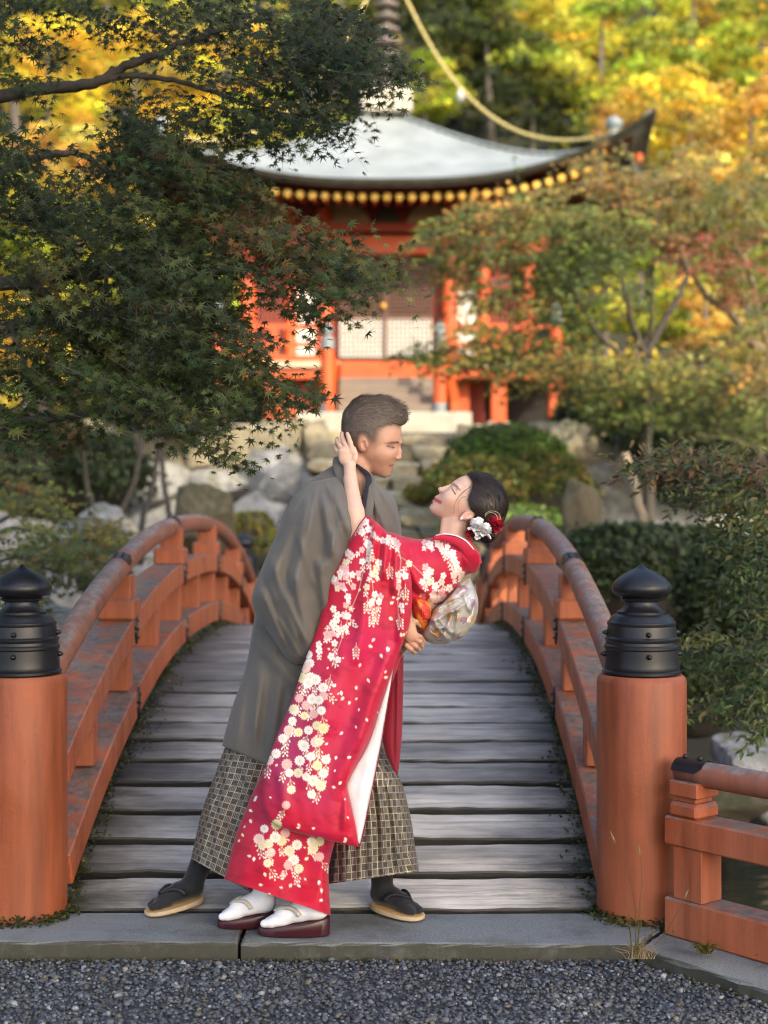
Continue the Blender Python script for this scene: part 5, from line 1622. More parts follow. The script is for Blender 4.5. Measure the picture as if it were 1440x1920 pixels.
M['strand'] = simple('brown_strand', (.13, .072, .048), None, 1, .5)
def woman_hair():
    k = Y_W / F_PX
    outer = [(870, 890), (878, 886.5), (897, 885.5), (910, 889.5), (922, 896), (934, 905), (943, 917), (950, 931), (952.5, 947), (949, 962), (946, 976), (940, 990), (934, 1003), (926, 1013), (915, 1018), (904, 1017), (894, 1008), (884, 992), (872, 978), (857, 974), (835, 972), (815, 965), (805, 950), (815, 934), (830, 920), (846, 907), (858, 897)]
    keep = [(876.5, 886), (900, 878), (960, 895), (962, 1025), (900, 1026), (879, 1005), (882, 984), (890, 972), (890, 962), (884, 957), (879, 947), (876.5, 937), (879, 926), (883, 914), (884.5, 904), (881, 895)]
    x0 = P(868, 0, Y_W)[0]; x1 = P(960, 0, Y_W)[0]; z0 = P(0, 1025, Y_W)[2]; z1 = P(0, 880, Y_W)[2]
    S = SDF(np.arange(x0, x1, .0022), np.arange(Y_W - .092, Y_W + .092, .0028), np.arange(z0, z1, .0022))
    kp = pxpoly(smooth_poly(keep, 2), Y_W)
    clip = lambda x, y, z: -.6 * poly_sd(kp, x[:, 0, :], z[0, :, :])[:, None, :]
    S.inflate(pxpoly(smooth_poly(outer, 3), Y_W), Y_W, .0725, k=0, pw=.54, clipfn=clip)
    S.ell(P(914, 998, Y_W), (21 * k, 26 * k, 18 * k), .006)
    V, F = S.mesh(); V = soften(V, F, 3)
    px, py = PX(V)
    ang = np.arctan2(py - 985, px - 905); 
    flow = ang * 34 + (V[:, 1] - Y_W) * 120
    rad = V - P(905, 950, Y_W); rad /= np.linalg.norm(rad, axis=1)[:, None]
    V = V + rad * (.0022 * noise3(np.stack((flow * .35, flow * .1, 0 * flow), 1), 5, 3))[:, None]
    o = mesh('hair', V, F, M['hair_woman'], woman, attrs={'flow': flow})
    rr = np.random.default_rng(11)
    # long strips of hair combed from the brow to the bun
    sel = rr.choice(len(V), 4200); B = V[sel]; bx, by = px[sel], py[sel]; N = rad[sel]
    hl = np.exp(-np.maximum(-(-np.abs(poly_sd(np.array(keep, float), bx, by))), 0) / 5.0)
    tgt = P(912, 1000, Y_W) - B; tgt[:, 1] *= .6
    d_ = tgt / np.linalg.norm(tgt, axis=1)[:, None] + np.stack((.35 * np.clip((960 - by) / 60, 0, 1), 0 * bx, .25 * np.clip((905 - bx) / 30, 0, 1)), 1) + rr.normal(0, .10, (len(B), 3))
    d_ -= N * np.sum(d_ * N, 1)[:, None]; d_ /= np.linalg.norm(d_, axis=1)[:, None]
    s_ = np.cross(d_, N); L = rr.uniform(.018, .05, len(B)); w = rr.uniform(.0006, .0014, len(B))[:, None]
    B = B - d_ * (.006 * hl)[:, None]
    rows = []
    for t, ww in ((0, .5), (.35, 1), (.7, .9), (1, .2)):
        c_ = B + d_ * (L * t)[:, None] - N * ((L * t) ** 2 / (2 * .075))[:, None] + N * (.0008 + .0016 * math.sin(math.pi * t))
        rows += [c_ - s_ * w * ww, c_ + s_ * w * ww]
    VV = np.stack(rows, 1).reshape(-1, 3); i8 = (np.arange(len(B)) * 8)[:, None]
    Fq = np.concatenate([i8 + np.array([[2 * a, 2 * a + 1, 2 * a + 3, 2 * a + 2]]) for a in range(3)])
    mesh('hair_lock', VV, Fq, M['hair_woman'], o, attrs={'flow': np.repeat(rr.uniform(0, 60, len(B)), 8)})['kind'] = 'stuff'
    def strand(name, pts, r, n=5):
        b = MB(); t = np.linspace(0, 1, len(pts)); s = np.linspace(0, 1, 26)
        q = np.stack([np.interp(s, t, np.asarray(pts)[:, j]) for j in range(3)], 1)
        for _ in range(3): q[1:-1] = (q[:-2] + 2 * q[1:-1] + q[2:]) / 4
        b.tube(q, np.interp(s, [0, .2, 1], [r, r, r * .25]), n, False)
        return b
    Yf = Y_W - .062
    def loose(pts, r): return strand('x', [P(x, y, Yf - .006 * i) for i, (x, y) in enumerate(pts)], r)
    for pts, r in (([(886, 908), (884, 912), (869, 921), (856, 935.5), (850.5, 948), (851, 964), (847, 979)], .00085),
                   ([(885, 909), (870, 922), (858, 935), (852, 948), (853, 960)], .0006),
                   ([(879, 929), (865, 933), (859.5, 942), (860.5, 952), (859.5, 961)], .0007)):
        b = loose(pts, r); b.build('loose_strand', M['strand'], o, True)
    b = MB()
    for i in range(110):
        a = rr.uniform(-2.4, .9); R0 = rr.uniform(.96, 1.0)
        p0 = np.array((908 + 42 * math.cos(a) * R0, 940 + 52 * math.sin(a) * R0))
        tang = np.array((-math.sin(a), math.cos(a) * 1.1)) * rr.choice((-1, 1)); out = np.array((math.cos(a), math.sin(a)))
        L = rr.uniform(6, 17); y = Y_W + rr.uniform(-.05, .03)
        pts = [P(*(p0 + tang * L * t + out * (2.2 * t + 3.0 * t * t * rr.uniform(-.3, 1))), y) for t in np.linspace(0, 1, 5)]
        s = strand('x', pts, .00045, 3); v, f = s.data(); b.add(v, f)
    # fringe of fine curls behind the ear
    for i in range(16):
        x = rr.uniform(940, 950); y0 = rr.uniform(945, 965)
        pts = [P(x + 2 * math.sin(t * 5 + i), y0 + 16 * t, Y_W - .02) for t in np.linspace(0, 1, 7)]
        s = strand('x', pts, .0005, 3); v, f = s.data(); b.add(v, f)
    b.build('flyaway_hair', M['hair_woman'], o, True, attrs={'flow': np.repeat(rr.uniform(0, 40, b.n // 6 + 1), 6)[:b.n]})
    return o
w_hair = woman_hair()

def petal_cluster(name, c, R, n, mat, parent, seed, spread=1.0, squash=.55):
    rr = np.random.default_rng(seed); b = MB()
    for i in range(n):
        ring = i / n
        a = i * 2.4; tilt = .15 + 1.15 * ring * spread
        ax = np.array((math.cos(a) * math.sin(tilt), -math.cos(tilt), math.sin(a) * math.sin(tilt)))
        ax /= np.linalg.norm(ax)
        s = np.cross(ax, (0.3, .1, 1)); s /= np.linalg.norm(s); u = np.cross(s, ax)
        base = c + ax * R * .12
        L = R * rr.uniform(.75, 1.05); w = R * rr.uniform(.42, .6)
        nu, nv = 7, 5; vs = []
        for iu in range(nu):
            tu = iu / (nu - 1)
            for iv in range(nv):
                tv = iv / (nv - 1) * 2 - 1
                ww = w * math.sin(math.pi * min(1, tu * .8 + .12)) ** .7
                ruff = .07 * R * math.sin(tv * 5 + i) * tu + rr.normal(0, .01 * R)
                vs.append(base + ax * L * tu * (1 - .12 * tv * tv) + s * ww * tv + u * (ruff + R * .16 * (tu * tu) + R * .12 * tv * tv))
        f = [[p * nv + q, p * nv + q + 1, (p + 1) * nv + q + 1, (p + 1) * nv + q] for p in range(nu - 1) for q in range(nv - 1)]
        b.add(np.array(vs), f)
    return b.build(name, mat, parent, True)
M['petal_white'] = leafless = simple('white_silk_petal', (.88, .86, .85), (.92, .90, .88), 20, .6)
M['petal_red'] = simple('crimson_silk_petal', (.42, .008, .025), (.5, .012, .035), 20, .55)
Yf = Y_W - .075
f1 = petal_cluster('hair_flower', P(929, 984, Yf + .02), .033, 16, M['petal_red'], woman, 2); tag(f1, 'crimson silk flower')
f2 = petal_cluster('hair_flower', P(880, 998, Yf + .015), .020, 9, M['petal_red'], woman, 3); tag(f2, 'small crimson flower at the neck')
f3 = petal_cluster('hair_flower', P(893, 988, Yf), .034, 17, M['petal_white'], woman, 4); tag(f3, 'ruffled white silk flower')
petal_cluster('flower_half', P(909, 996, Yf), .032, 13, M['petal_white'], f3, 5); petal_cluster('flower_half', P(898, 1004, Yf + .006), .020, 9, M['petal_white'], f3, 8)
petal_cluster('flower_half', P(903, 1004, Yf + .002), .012, 6, M['petal_red'], f3, 6)
for dx in (-2.5, 2.5):
    band('ribbon', [P(881 + dx, 1006, Yf + .01), P(881 + dx * .8, 1018, Yf), P(883 + dx * .7, 1034, Yf + .005)], .0045, .001, M['maroon'], f2)
for r_, cx_, cy_ in ((15, 923, 967), (12, 921, 970)):
    b = MB(); a = np.linspace(math.radians(200), math.radians(385), 24)
    b.tube(np.array([P(cx_ + r_ * math.cos(t), cy_ + 12 * math.sin(t) + 3, Yf - .005) for t in a]), .0008, 5)
    b.build('hair_wire', simple('gold_wire', (.5, .42, .28), None, 1, .4), f1, True)
b = MB(); v, f = ico(2); b.add(v * .0045 + P(865, 973, Y_W - .070), f.tolist()); b.build('pearl_earring', simple('pearl', (.75, .72, .68), None, 1, .25), woman, True)

# ------------------------------------------------------------------ the printed kimono silk
class Canvas:
    """flat print of the cloth, in the cloth's own flat coordinates"""
    def __init__(s, x0, y0, x1, y1, ss=3):
        s.o = np.array((x0, y0)); s.ss = ss
        s.im = np.zeros(((y1 - y0) * ss, (x1 - x0) * ss, 3)); s.im[:] = (.485, .0055, .034)
        s.H, s.W = s.im.shape[:2]
    def win(s, cx, cy, R):
        x0 = int(max(0, (cx - R - s.o[0]) * s.ss)); x1 = int(min(s.W, (cx + R - s.o[0]) * s.ss + 1)); y0 = int(max(0, (cy - R - s.o[1]) * s.ss)); y1 = int(min(s.H, (cy + R - s.o[1]) * s.ss + 1))
        if x1 <= x0 or y1 <= y0: return None
        X, Y = np.meshgrid(np.arange(x0, x1) / s.ss + s.o[0] - cx, np.arange(y0, y1) / s.ss + s.o[1] - cy)
        return (slice(y0, y1), slice(x0, x1)), X, Y
    def blend(s, sl, a, col):
        a = np.clip(a, 0, 1)[..., None]; s.im[sl] = s.im[sl] * (1 - a) + np.asarray(col) * a
    def field(s, cx, cy, rx, ry, col, amt, rot=0):
        w = s.win(cx, cy, max(rx, ry) * 1.8)
        if not w: return
        sl, X, Y = w; c, n = math.cos(rot), math.sin(rot)
        s.blend(sl, amt * np.exp(-(((X * c + Y * n) / rx) ** 2 + ((-X * n + Y * c) / ry) ** 2) ** 1.5), col)
    def flower(s, cx, cy, r, rot, col, edge=None, sx=1.0):
        w = s.win(cx, cy, r * 1.3)
        if not w: return
        sl, X, Y = w; X = X / sx; d = np.hypot(X, Y) + 1e-6; a = np.arctan2(Y, X) - rot
        k = np.abs(np.cos(2.5 * a)); rr = r * (.50 + .50 * k ** .55) - r * .14 * np.exp(-((1 - k) * 0 + (np.abs(((a * 5 / (2 * np.pi)) % 1) - 0) - 0) ** 2 / .006))
        m = np.clip((rr - d) * s.ss * .7 + .5, 0, 1)
        inner = np.clip(1 - d / r, 0, 1)
        s.blend(sl, m, col)
        s.blend(sl, m * (np.clip(.35 - np.abs(k - .0) * 1.6, 0, 1) * .8 + np.exp(-(d / (r * .24)) ** 2) * .7), np.asarray(col) * np.array((.82, .55, .45)))
        s.blend(sl, np.exp(-(d / (r * .11)) ** 2) * m, (.55, .35, .08))
    def mum(s, cx, cy, r, rot, col):
        w = s.win(cx, cy, r * 1.2)
        if not w: return
        sl, X, Y = w; d = np.hypot(X, Y) + 1e-6; a = np.arctan2(Y, X) - rot
        rr = r * (.90 + .09 * np.cos(12 * a))
        m = np.clip((rr - d) * s.ss * .7 + .5, 0, 1)
        s.blend(sl, m, col)
        ray = (.5 + .5 * np.cos(12 * a + np.pi)) ** 4 * sstep(.25 * r, .75 * r, d)
        s.blend(sl, m * (.35 * ray + .45 * np.exp(-((d - r * .42) / (r * .12)) ** 2)), np.asarray(col) * np.array((.85, .62, .50)))
        s.blend(sl, m * np.exp(-(d / (r * .22)) ** 2), (.62, .48, .18))
        s.blend(sl, np.clip(1 - np.abs(rr - d) * s.ss * .5, 0, 1) * .4, np.asarray(col) * .6)
    def petal(s, cx, cy, L, rot, col):
        w = s.win(cx, cy, L * 1.1)
        if not w: return
        sl, X, Y = w; c, n = math.cos(rot), math.sin(rot); u = X * c + Y * n; v = -X * n + Y * c
        t = u / L + .5
        hw = L * .36 * np.clip(np.sin(np.pi * np.clip(t, 0, 1)), 0, 1) ** .8 * (.6 + .55 * t)
        s.blend(sl, np.clip((hw - np.abs(v)) * s.ss * .7 + .4, 0, 1) * (t > 0) * (t < 1), col)
    def line(s, x0, y0, x1, y1, wd, col, amt=1):
        cx, cy = (x0 + x1) / 2, (y0 + y1) / 2
        w = s.win(cx, cy, math.hypot(x1 - x0, y1 - y0) / 2 + wd + 1)
        if not w: return
        sl, X, Y = w; d, _, _ = segd(X + cx, Y + cy, x0, y0, x1, y1)
        s.blend(sl, np.clip((wd / 2 - d) * s.ss * .8 + .5, 0, 1) * amt, col)
    def sample(s, px, py):
        x = np.clip((px - s.o[0]) * s.ss, 0, s.W - 1.01); y = np.clip((py - s.o[1]) * s.ss, 0, s.H - 1.01)
        xi, yi = x.astype(int), y.astype(int); fx, fy = (x - xi)[:, None], (y - yi)[:, None]
        I = s.im
        return (I[yi, xi] * (1 - fx) + I[yi, xi + 1] * fx) * (1 - fy) + (I[yi + 1, xi] * (1 - fx) + I[yi + 1, xi + 1] * fx) * fy

def print_silk():
    C = Canvas(400, 950, 910, 1730, 2)
    rr = np.random.default_rng(21)
    W_, PK, CR, YL, SP = (.86, .78, .72), (.76, .42, .42), (.78, .68, .48), (.66, .60, .30), (.80, .60, .55)
    # dyed grounds
    C.field(690, 1210, 60, 55, (.56, .010, .10), .55); C.field(640, 1350, 45, 90, (.50, .010, .075), .6)
    C.field(545, 1385, 32, 150, (.22, .014, .085), .75, .30); C.field(575, 1440, 50, 60, (.32, .012, .085), .55); C.field(600, 1500, 40, 30, (.38, .012, .08), .45)
    C.field(600, 1590, 22, 40, (.36, .012, .08), .5); C.field(800, 1040, 60, 30, (.50, .006, .06), .4)
    # shibori dots and tone-on-tone damask
    n = noise3(np.stack(np.meshgrid(np.arange(C.H) / 26, np.arange(C.W) / 26, indexing='ij'), -1).reshape(-1, 2) @ np.array(((1, 0, 0), (0, 1, 0.))), 31, 4).reshape(C.H, C.W)
    sel = sstep(.25, .55, n) * .20
    C.im *= (1 - sel)[..., None]
    c3 = lambda x, y: (x / 2.571 + 380, y / 2.571 + 920)
    c2 = lambda x, y: (x / 2.4828 + 260, y / 2.4828 + 1380)
    def sprig(x, y, ang, L, n, col=(.72, .55, .40)):
        ex, ey = x + math.cos(ang) * L, y + math.sin(ang) * L
        C.line(x, y, ex, ey, .9, col)
        for i in range(n):
            t = (i + 1) / n; bx, by = x + (ex - x) * t, y + (ey - y) * t
            for s in (-1, 1):
                a = ang + s * .65; l = L * .34 * (1.1 - .5 * t)
                C.line(bx, by, bx + math.cos(a) * l, by + math.sin(a) * l, .8, col)
                C.petal(bx + math.cos(a) * (l + 1.5), by + math.sin(a) * (l + 1.5), 5.2, a + math.pi, [W_, CR, SP][rr.integers(3)])
        C.petal(ex, ey, 5, ang + math.pi, W_)
    # weeping branches
    for pl in ([(700, 985), (690, 1020), (684, 1060), (672, 1110), (655, 1150), (640, 1200), (622, 1250)], [(745, 1015), (752, 1050), (748, 1090), (746, 1130), (747, 1170)], [(690, 1010), (695, 1060), (700, 1110), (704, 1150)],
               [(718, 1010), (742, 1020), (752, 1050)], [(745, 1040), (775, 1060), (800, 1085), (825, 1100)], [(830, 1010), (845, 1035), (858, 1070)]):
        for a, b in zip(pl[:-1], pl[1:]): C.line(*a, *b, 1.1, (.62, .42, .30))
    fl = [(785, 150), (800, 185), (768, 200), (822, 212), (760, 165), (790, 255), (768, 285), (803, 300), (800, 262), (700, 300), (716, 315), (690, 345), (672, 372), (663, 395), (690, 375), (800, 332), (770, 342), (750, 400), (722, 405), (690, 415), (726, 462), (640, 440), (650, 472), (672, 460), (632, 425), (700, 512), (790, 465), (815, 400), (832, 402), (838, 372), (848, 348), (690, 552), (682, 600), (700, 605), (630, 570), (650, 600), (690, 660), (662, 672), (640, 660), (622, 690), (636, 735), (600, 692), (560, 742), (562, 772), (620, 800), (652, 815), (625, 640), (645, 620), (868, 240), (922, 240), (936, 256), (897, 228), (945, 405), (976, 410), (945, 466), (995, 352), (958, 555), (1075, 370), (1097, 390), (1080, 412), (1060, 440), (1100, 440), (1122, 460), (1150, 440), (1160, 410), (1150, 490), (1180, 270), (1190, 312), (1160, 290), (1212, 332), (1070, 250), (1130, 235), (1190, 470), (1110, 502), (1060, 512), (1100, 532), (1230, 380), (1246, 402), (1222, 352), (856, 512), (850, 535), (812, 542), (830, 500), (1130, 520), (1165, 515), (1210, 410), (1095, 260), (1145, 265), (1205, 300)]
    for x, y in fl:
        x, y = c3(x, y)
        if rr.random() < .8: sprig(x, y, rr.normal(math.pi / 2, .5), rr.uniform(9, 17), 2)
    for i, (x, y) in enumerate(fl):
        x, y = c3(x, y)
        C.flower(x, y, rr.uniform(6.6, 8.8), rr.uniform(0, 6.28), [W_, W_, W_, CR, SP, PK][rr.integers(6)], sx=rr.uniform(.82, 1))
    for x, y in ((700, 1145), (668, 1205), (620, 1265), (748, 1150), (706, 1140), (730, 1055), (640, 1165), (760, 1095), (690, 1120)):
        sprig(x, y, math.pi / 2 + rr.normal(0, .15), 24, 4)
    # round blossoms lower down, on sleeve and skirt
    m3 = [(510, 790), (515, 832), (495, 852), (520, 900), (480, 902), (545, 912), (508, 928), (580, 950), (582, 990), (465, 1000), (500, 1035), (527, 1005), (490, 1085), (572, 1060), (440, 1055), (535, 1077), (415, 1155), (462, 1165), (510, 1155), (550, 1132), (582, 1147), (480, 1222), (545, 1212), (392, 1192), (432, 1110), (560, 1010)]
    m2 = [(670, 12), (770, 47), (840, 27), (640, 82), (750, 115), (802, 95), (832, 137), (690, 132), (702, 172), (742, 172), (780, 190), (812, 207), (847, 232), (710, 250), (805, 272), (686, 322), (605, 112), (872, 110), (860, 175)]
    ms = [(585, 432), (605, 502), (665, 487), (616, 542), (702, 535), (636, 472), (737, 507), (600, 592), (722, 577), (696, 602), (746, 617), (806, 492), (842, 492), (842, 562), (812, 522), (642, 412), (682, 452), (575, 512), (560, 480)]
    pos = [c3(*q) for q in m3] + [c2(*q) for q in m2 + ms]
    for x, y in pos:
        if rr.random() < .75: sprig(x, y + 5, rr.normal(math.pi / 2, .35), rr.uniform(14, 26), 3, (.62, .52, .36))
    for x, y in pos:
        C.mum(x, y, rr.uniform(8.0, 11.0), rr.uniform(0, 6), [W_, CR, (.74, .68, .40), PK, W_, (.80, .55, .50)][rr.integers(6)])
    pet = [(655, 1170), (668, 1290), (640, 1300), (700, 1200), (695, 1212), (726, 1215), (715, 1230), (675, 1247), (655, 1318), (688, 1350), (640, 1375), (625, 1285), (628, 1285), (690, 1275), (724, 1270), (728, 1218), (642, 1310), (752, 1190), (668, 1175), (735, 1130), (738, 1120), (733, 1160), (757, 1190), (630, 1421), (638, 1468), (626, 1476), (612, 1395), (600, 1440), (588, 1553), (559, 1552), (648, 1574), (646, 1578), (622, 1690), (602, 1688), (545, 1660), (489, 1659), (560, 1661), (467, 1605), (476, 1611), (455, 1566), (480, 1495), (478, 1500), (470, 1520), (505, 1576), (510, 1595), (470, 1540), (497, 1640), (603, 1670), (598, 1655), (590, 1600), (575, 1610), (655, 1420)]
    for x, y in pet: C.petal(x, y, rr.uniform(7, 9.5), rr.uniform(0, 6.28), [W_, CR, SP][rr.integers(3)])
    for _ in range(120):
        C.petal(rr.uniform(440, 860), rr.uniform(990, 1700), rr.uniform(4.5, 7.5), rr.uniform(0, 6.28), [CR, SP][rr.integers(2)])
    return C
CANVAS = print_silk()
def silk_paint(px, py, isb):
    c = CANVAS.sample(px, py); c[isb] = (.46, .006, .034)
    return c
def silk_mat():
    t = NT('printed_crimson_silk'); a = t.N('Attribute'); a.attribute_name = 'tint'; v = t.coord('Object')
    nb = t.bump(t.noise(v, 700, 3, .7), .10, .0015)
    p = t.principled(a.outputs['Color'], .52, nb, Specular_IOR_Level=.35)
    p.inputs['Sheen Weight'].default_value = .12
    return t.done(p)
M['silk'] = silk_mat()

# skirt, torso, hanging sleeve
SK = [(660, 1170, 755, 1225, 4.69, .11), (625, 1235, 742, 1262, 4.68, .12), (575, 1310, 712, 1340, 4.67, .13), (530, 1380, 688, 1410, 4.67, .13), (496, 1440, 664, 1470, 4.67, .13), (461, 1517, 640, 1540, 4.67, .13), (441, 1569, 627, 1582, 4.67, .13), (430, 1610, 616, 1632, 4.67, .13), (420, 1648, 620, 1716, 4.67, .13)]
kim = loft('kimono', SK, M['silk'], woman, 330, 190, 16, 2.2, [(510, 1450, 480, 1660, 22, 0.0160), (580, 1500, 560, 1690, 24, 0.0160), (612, 1580, 600, 1700, 10, 0.0192), (470, 1560, 450, 1650, 14, 0.0096)], .0025, 12, (1, .3), 40, paint=silk_paint, capped=False)
TO = [(878, 1023, 896, 1062, 4.72, .045), (868, 1016, 886, 1072, 4.72, .07), (856, 1011, 871, 1080, 4.72, .085), (836, 1007, 853, 1106, 4.72, .10), (812, 1008, 832, 1128, 4.72, .105), (786, 1011, 806, 1142, 4.72, .11), (757, 1006, 788, 1152, 4.71, .11), (733, 998, 772, 1165, 4.71, .115), (712, 1004, 752, 1182, 4.70, .115), (680, 1060, 735, 1215, 4.69, .115)]
loft('bodice', TO, M['silk'], kim, 210, 200, 14, 2.2, [(745, 1030, 790, 1110, 10, 0.0168), (770, 1090, 812, 1130, 8, 0.0252), (775, 1108, 830, 1112, 6, 0.0140), (740, 1000, 760, 1080, 9, 0.0168), (860, 1025, 880, 1070, 8, 0.0084), (800, 1015, 830, 1040, 12, 0.0084)], .002, 14, (1, 1), 30, paint=silk_paint, capped=False)
SLW = [(686, 969, 691, 967, 4.625, .006), (674, 985, 712, 984, 4.615, .045), (657, 1012, 729, 1001, 4.60, .055), (641, 1045, 748, 1022, 4.585, .060), (621, 1083, 766, 1062, 4.575, .062), (606, 1137, 773, 1115, 4.57, .058), (597, 1170, 769, 1165, 4.565, .055), (572, 1238, 743, 1236, 4.56, .05), (547, 1313, 717, 1311, 4.545, .045), (512, 1398, 687, 1400, 4.53, .042), (499, 1440, 664, 1442, 4.52, .04), (494, 1470, 651, 1474, 4.515, .04), (493, 1500, 656, 1504, 4.51, .038), (501, 1531, 665, 1540, 4.505, .034), (525, 1551, 670, 1570, 4.50, .026), (590, 1570, 672, 1583, 4.50, .014), (640, 1582, 673, 1588, 4.50, .004)]
slc = [(702, 975, 690, 1060, 8, 0.0273), (722, 995, 715, 1090, 9, 0.0312), (740, 1015, 735, 1120, 10, 0.0273), (760, 1060, 745, 1230, 12, 0.0273), (690, 1050, 660, 1250, 16, 0.0195), (730, 1200, 660, 1420, 18, 0.0273), (700, 1250, 620, 1500, 20, 0.0234), (610, 1260, 560, 1480, 22, 0.0195), (655, 1440, 640, 1560, 10, 0.0195), (520, 1440, 530, 1530, 12, 0.0117), (650, 1180, 600, 1380, 22, 0.0156)]
slw = loft('sleeve', SLW, M['silk'], kim, 430, 215, 16, 2.4, slc, .003, 15, (1, .25), 34, paint=silk_paint)
# the open edge of the sleeve with its white lining
LN = [(736, 1256, 738, 1255, 4.56, .002), (718, 1309, 729, 1306, 4.55, .008), (687, 1400, 714, 1394, 4.535, .012), (656, 1457, 704, 1445, 4.525, .014), (650, 1474, 699, 1470, 4.52, .014), (656, 1505, 692, 1503, 4.515, .013), (666, 1549, 683, 1548, 4.505, .008), (671, 1579, 675, 1583, 4.50, .003)]
lng = loft('sleeve_lining', LN, M['lining'], slw, 80, 26, 8, 2.0, [(715, 1390, 690, 1490, 8, .008), (690, 1420, 670, 1500, 9, .006)], .001, 3, (1, .3), 24)
band('sleeve_hem', [P(738.5, 1255, 4.555), P(729.5, 1306, 4.545), P(715, 1394, 4.525), P(705, 1445, 4.515), P(693.5, 1503, 4.505), P(684, 1548, 4.50), P(675.5, 1586, 4.495)], .0016, .0016, M['maroon'], slw)
# the sleeve mouth at the wrist
band('sleeve_hem', [P(686, 968, 4.60), P(676, 980, 4.575), P(664, 1000, 4.552), P(655, 1015, 4.548)], .0022, .002, M['maroon'], slw)
# kimono back falling behind
BKD = [(735, 1222, 757, 1224, 4.74, .03), (724, 1300, 756, 1300, 4.73, .03), (716, 1380, 753, 1390, 4.72, .025), (728, 1425, 749, 1432, 4.71, .015), (742, 1450, 746, 1453, 4.70, .004)]
loft('kimono_back', BKD, M['maroon'], kim, 50, 20, 8, 2.0, [(745, 1240, 742, 1430, 4, .010)], 0, 1)
# collar standing off the nape, white under-collar
band('collar', [P(812, 1009, 4.640), P(836, 1008, 4.635), P(858, 1014, 4.63), P(874, 1024, 4.63), P(885, 1040, 4.635), P(888, 1055, 4.65), P(884, 1072, 4.68)], [.006, .012, .016, .021, .023, .022, .016], .004, M['silk_plain'] if 'silk_plain' in M else M.setdefault('silk_plain', cloth_mat('plain_crimson_silk', (.46, .0055, .034), (.50, .007, .04), .5)), kim)
band('under_collar', [P(817, 1004, 4.65), P(836, 1000.5, 4.63), P(857, 1004.5, 4.625), P(875, 1014, 4.625), P(889, 1031, 4.63), P(898, 1048, 4.66)], .0022, .002, M['white_cloth'], kim)
band('collar_tip', [P(880, 1022, 4.70), P(892, 1040, 4.70), P(897.5, 1058, 4.70)], [.010, .013, .012], .006, M['silk_plain'], kim)

# obi with its bow
def obi_mat():
    t = NT('silver_brocade'); v = t.coord('Object')
    vo = t.N('TexVoronoi'); vo.inputs['Scale'].default_value = 26
    va = t.N('VectorMath'); va.operation = 'ADD'; nz = t.N('TexNoise'); nz.inputs['Scale'].default_value = 22; t.L(v, nz.inputs['Vector']); sc9 = t.N('VectorMath'); sc9.operation = 'SCALE'; sc9.inputs['Scale'].default_value = .05; t.L(nz.outputs['Color'], sc9.inputs[0]); t.L(v, va.inputs[0]); t.L(sc9.outputs[0], va.inputs[1]); t.L(va.outputs[0], vo.inputs['Vector'])
    sp = t.N('SeparateColor'); t.L(vo.outputs['Color'], sp.inputs[0])
    pick = t.math('LESS_THAN', vo.outputs['Distance'], .42)
    fl = t.ramp(sp.outputs[0], [(.0, (.60, .57, .53)), (.30, (.60, .57, .53)), (.32, (.62, .30, .05)), (.60, (.60, .38, .10)), (.62, (.30, .12, .24)), (.68, (.34, .14, .26)), (.70, (.72, .70, .68))], 'CONSTANT')
    base = t.ramp(t.noise(v, 9, 4, .6), [(.3, (.36, .32, .27)), (.55, (.60, .57, .53)), (.75, (.46, .37, .20))])
    col = t.mix(t.math('MULTIPLY', pick, .7), base, fl)
    b = t.noise(v, 300, 3, .7)
    p = t.principled(col, .36, t.bump(b, .25, .002))
    p.inputs['Metallic'].default_value = .3
    return t.done(p)
M['obi'] = obi_mat()
OB = [(862, 1095, 880, 1084, 4.70, .012), (848, 1113, 890, 1106, 4.69, .05), (832, 1130, 894, 1125, 4.68, .075), (815, 1142, 893, 1142, 4.68, .085), (806, 1158, 888, 1160, 4.68, .085), (798, 1175, 880, 1176, 4.68, .08), (793, 1190, 866, 1190, 4.68, .07), (798, 1202, 850, 1201, 4.685, .045), (812, 1208, 836, 1208, 4.69, .012)]
ob = loft('sash_bow', OB, M['obi'], woman, 170, 130, 14, 2.3, [(815, 1150, 872, 1103, 5, .026), (805, 1170, 866, 1140, 6, .030), (800, 1150, 838, 1204, 6, .030), (824, 1134, 884, 1112, 5, .022), (858, 1135, 850, 1198, 6, .030), (818, 1160, 848, 1192, 5, .026), (830, 1198, 803, 1178, 5, .020), (836, 1128, 862, 1100, 4, .018), (846, 1150, 828, 1200, 4, .020), (866, 1112, 880, 1150, 5, .022), (812, 1180, 846, 1178, 4, .020), (870, 1130, 842, 1150, 4, .018)], .008, 17, (1, 1), 15)
OB2 = [(876, 1086, 882, 1085, 4.72, .005), (872, 1105, 892, 1108, 4.70, .03), (866, 1130, 897, 1130, 4.69, .04), (862, 1155, 894, 1155, 4.68, .042), (856, 1178, 884, 1176, 4.675, .035), (850, 1197, 868, 1194, 4.67, .02), (852, 1202, 858, 1201, 4.67, .004)]
loft('bow_loop', OB2, M['obi'], ob, 70, 44, 10, 2.2, [(884, 1100, 870, 1180, 7, .018), (890, 1120, 878, 1185, 5, .014), (868, 1125, 858, 1190, 6, .014)], .004, 19, (1, .6), 18)
def age_mat():
    t = NT('scarlet_patterned_sash'); v = t.coord('Object')
    vo = t.N('TexVoronoi'); vo.inputs['Scale'].default_value = 38; t.L(v, vo.inputs['Vector'])
    ring = t.math('SINE', t.math('MULTIPLY', vo.outputs['Distance'], 26.0))
    col = t.mix(t.ramp(ring, [(.6, 0.0), (.75, .55)]), (.55, .012, .012), (.75, .28, .12))
    col = t.mix(t.ramp(t.noise(v, 14, 2, .5), [(.55, 0.0), (.6, .9)]), col, (.78, .26, .03))
    return t.done(t.principled(col, .5))
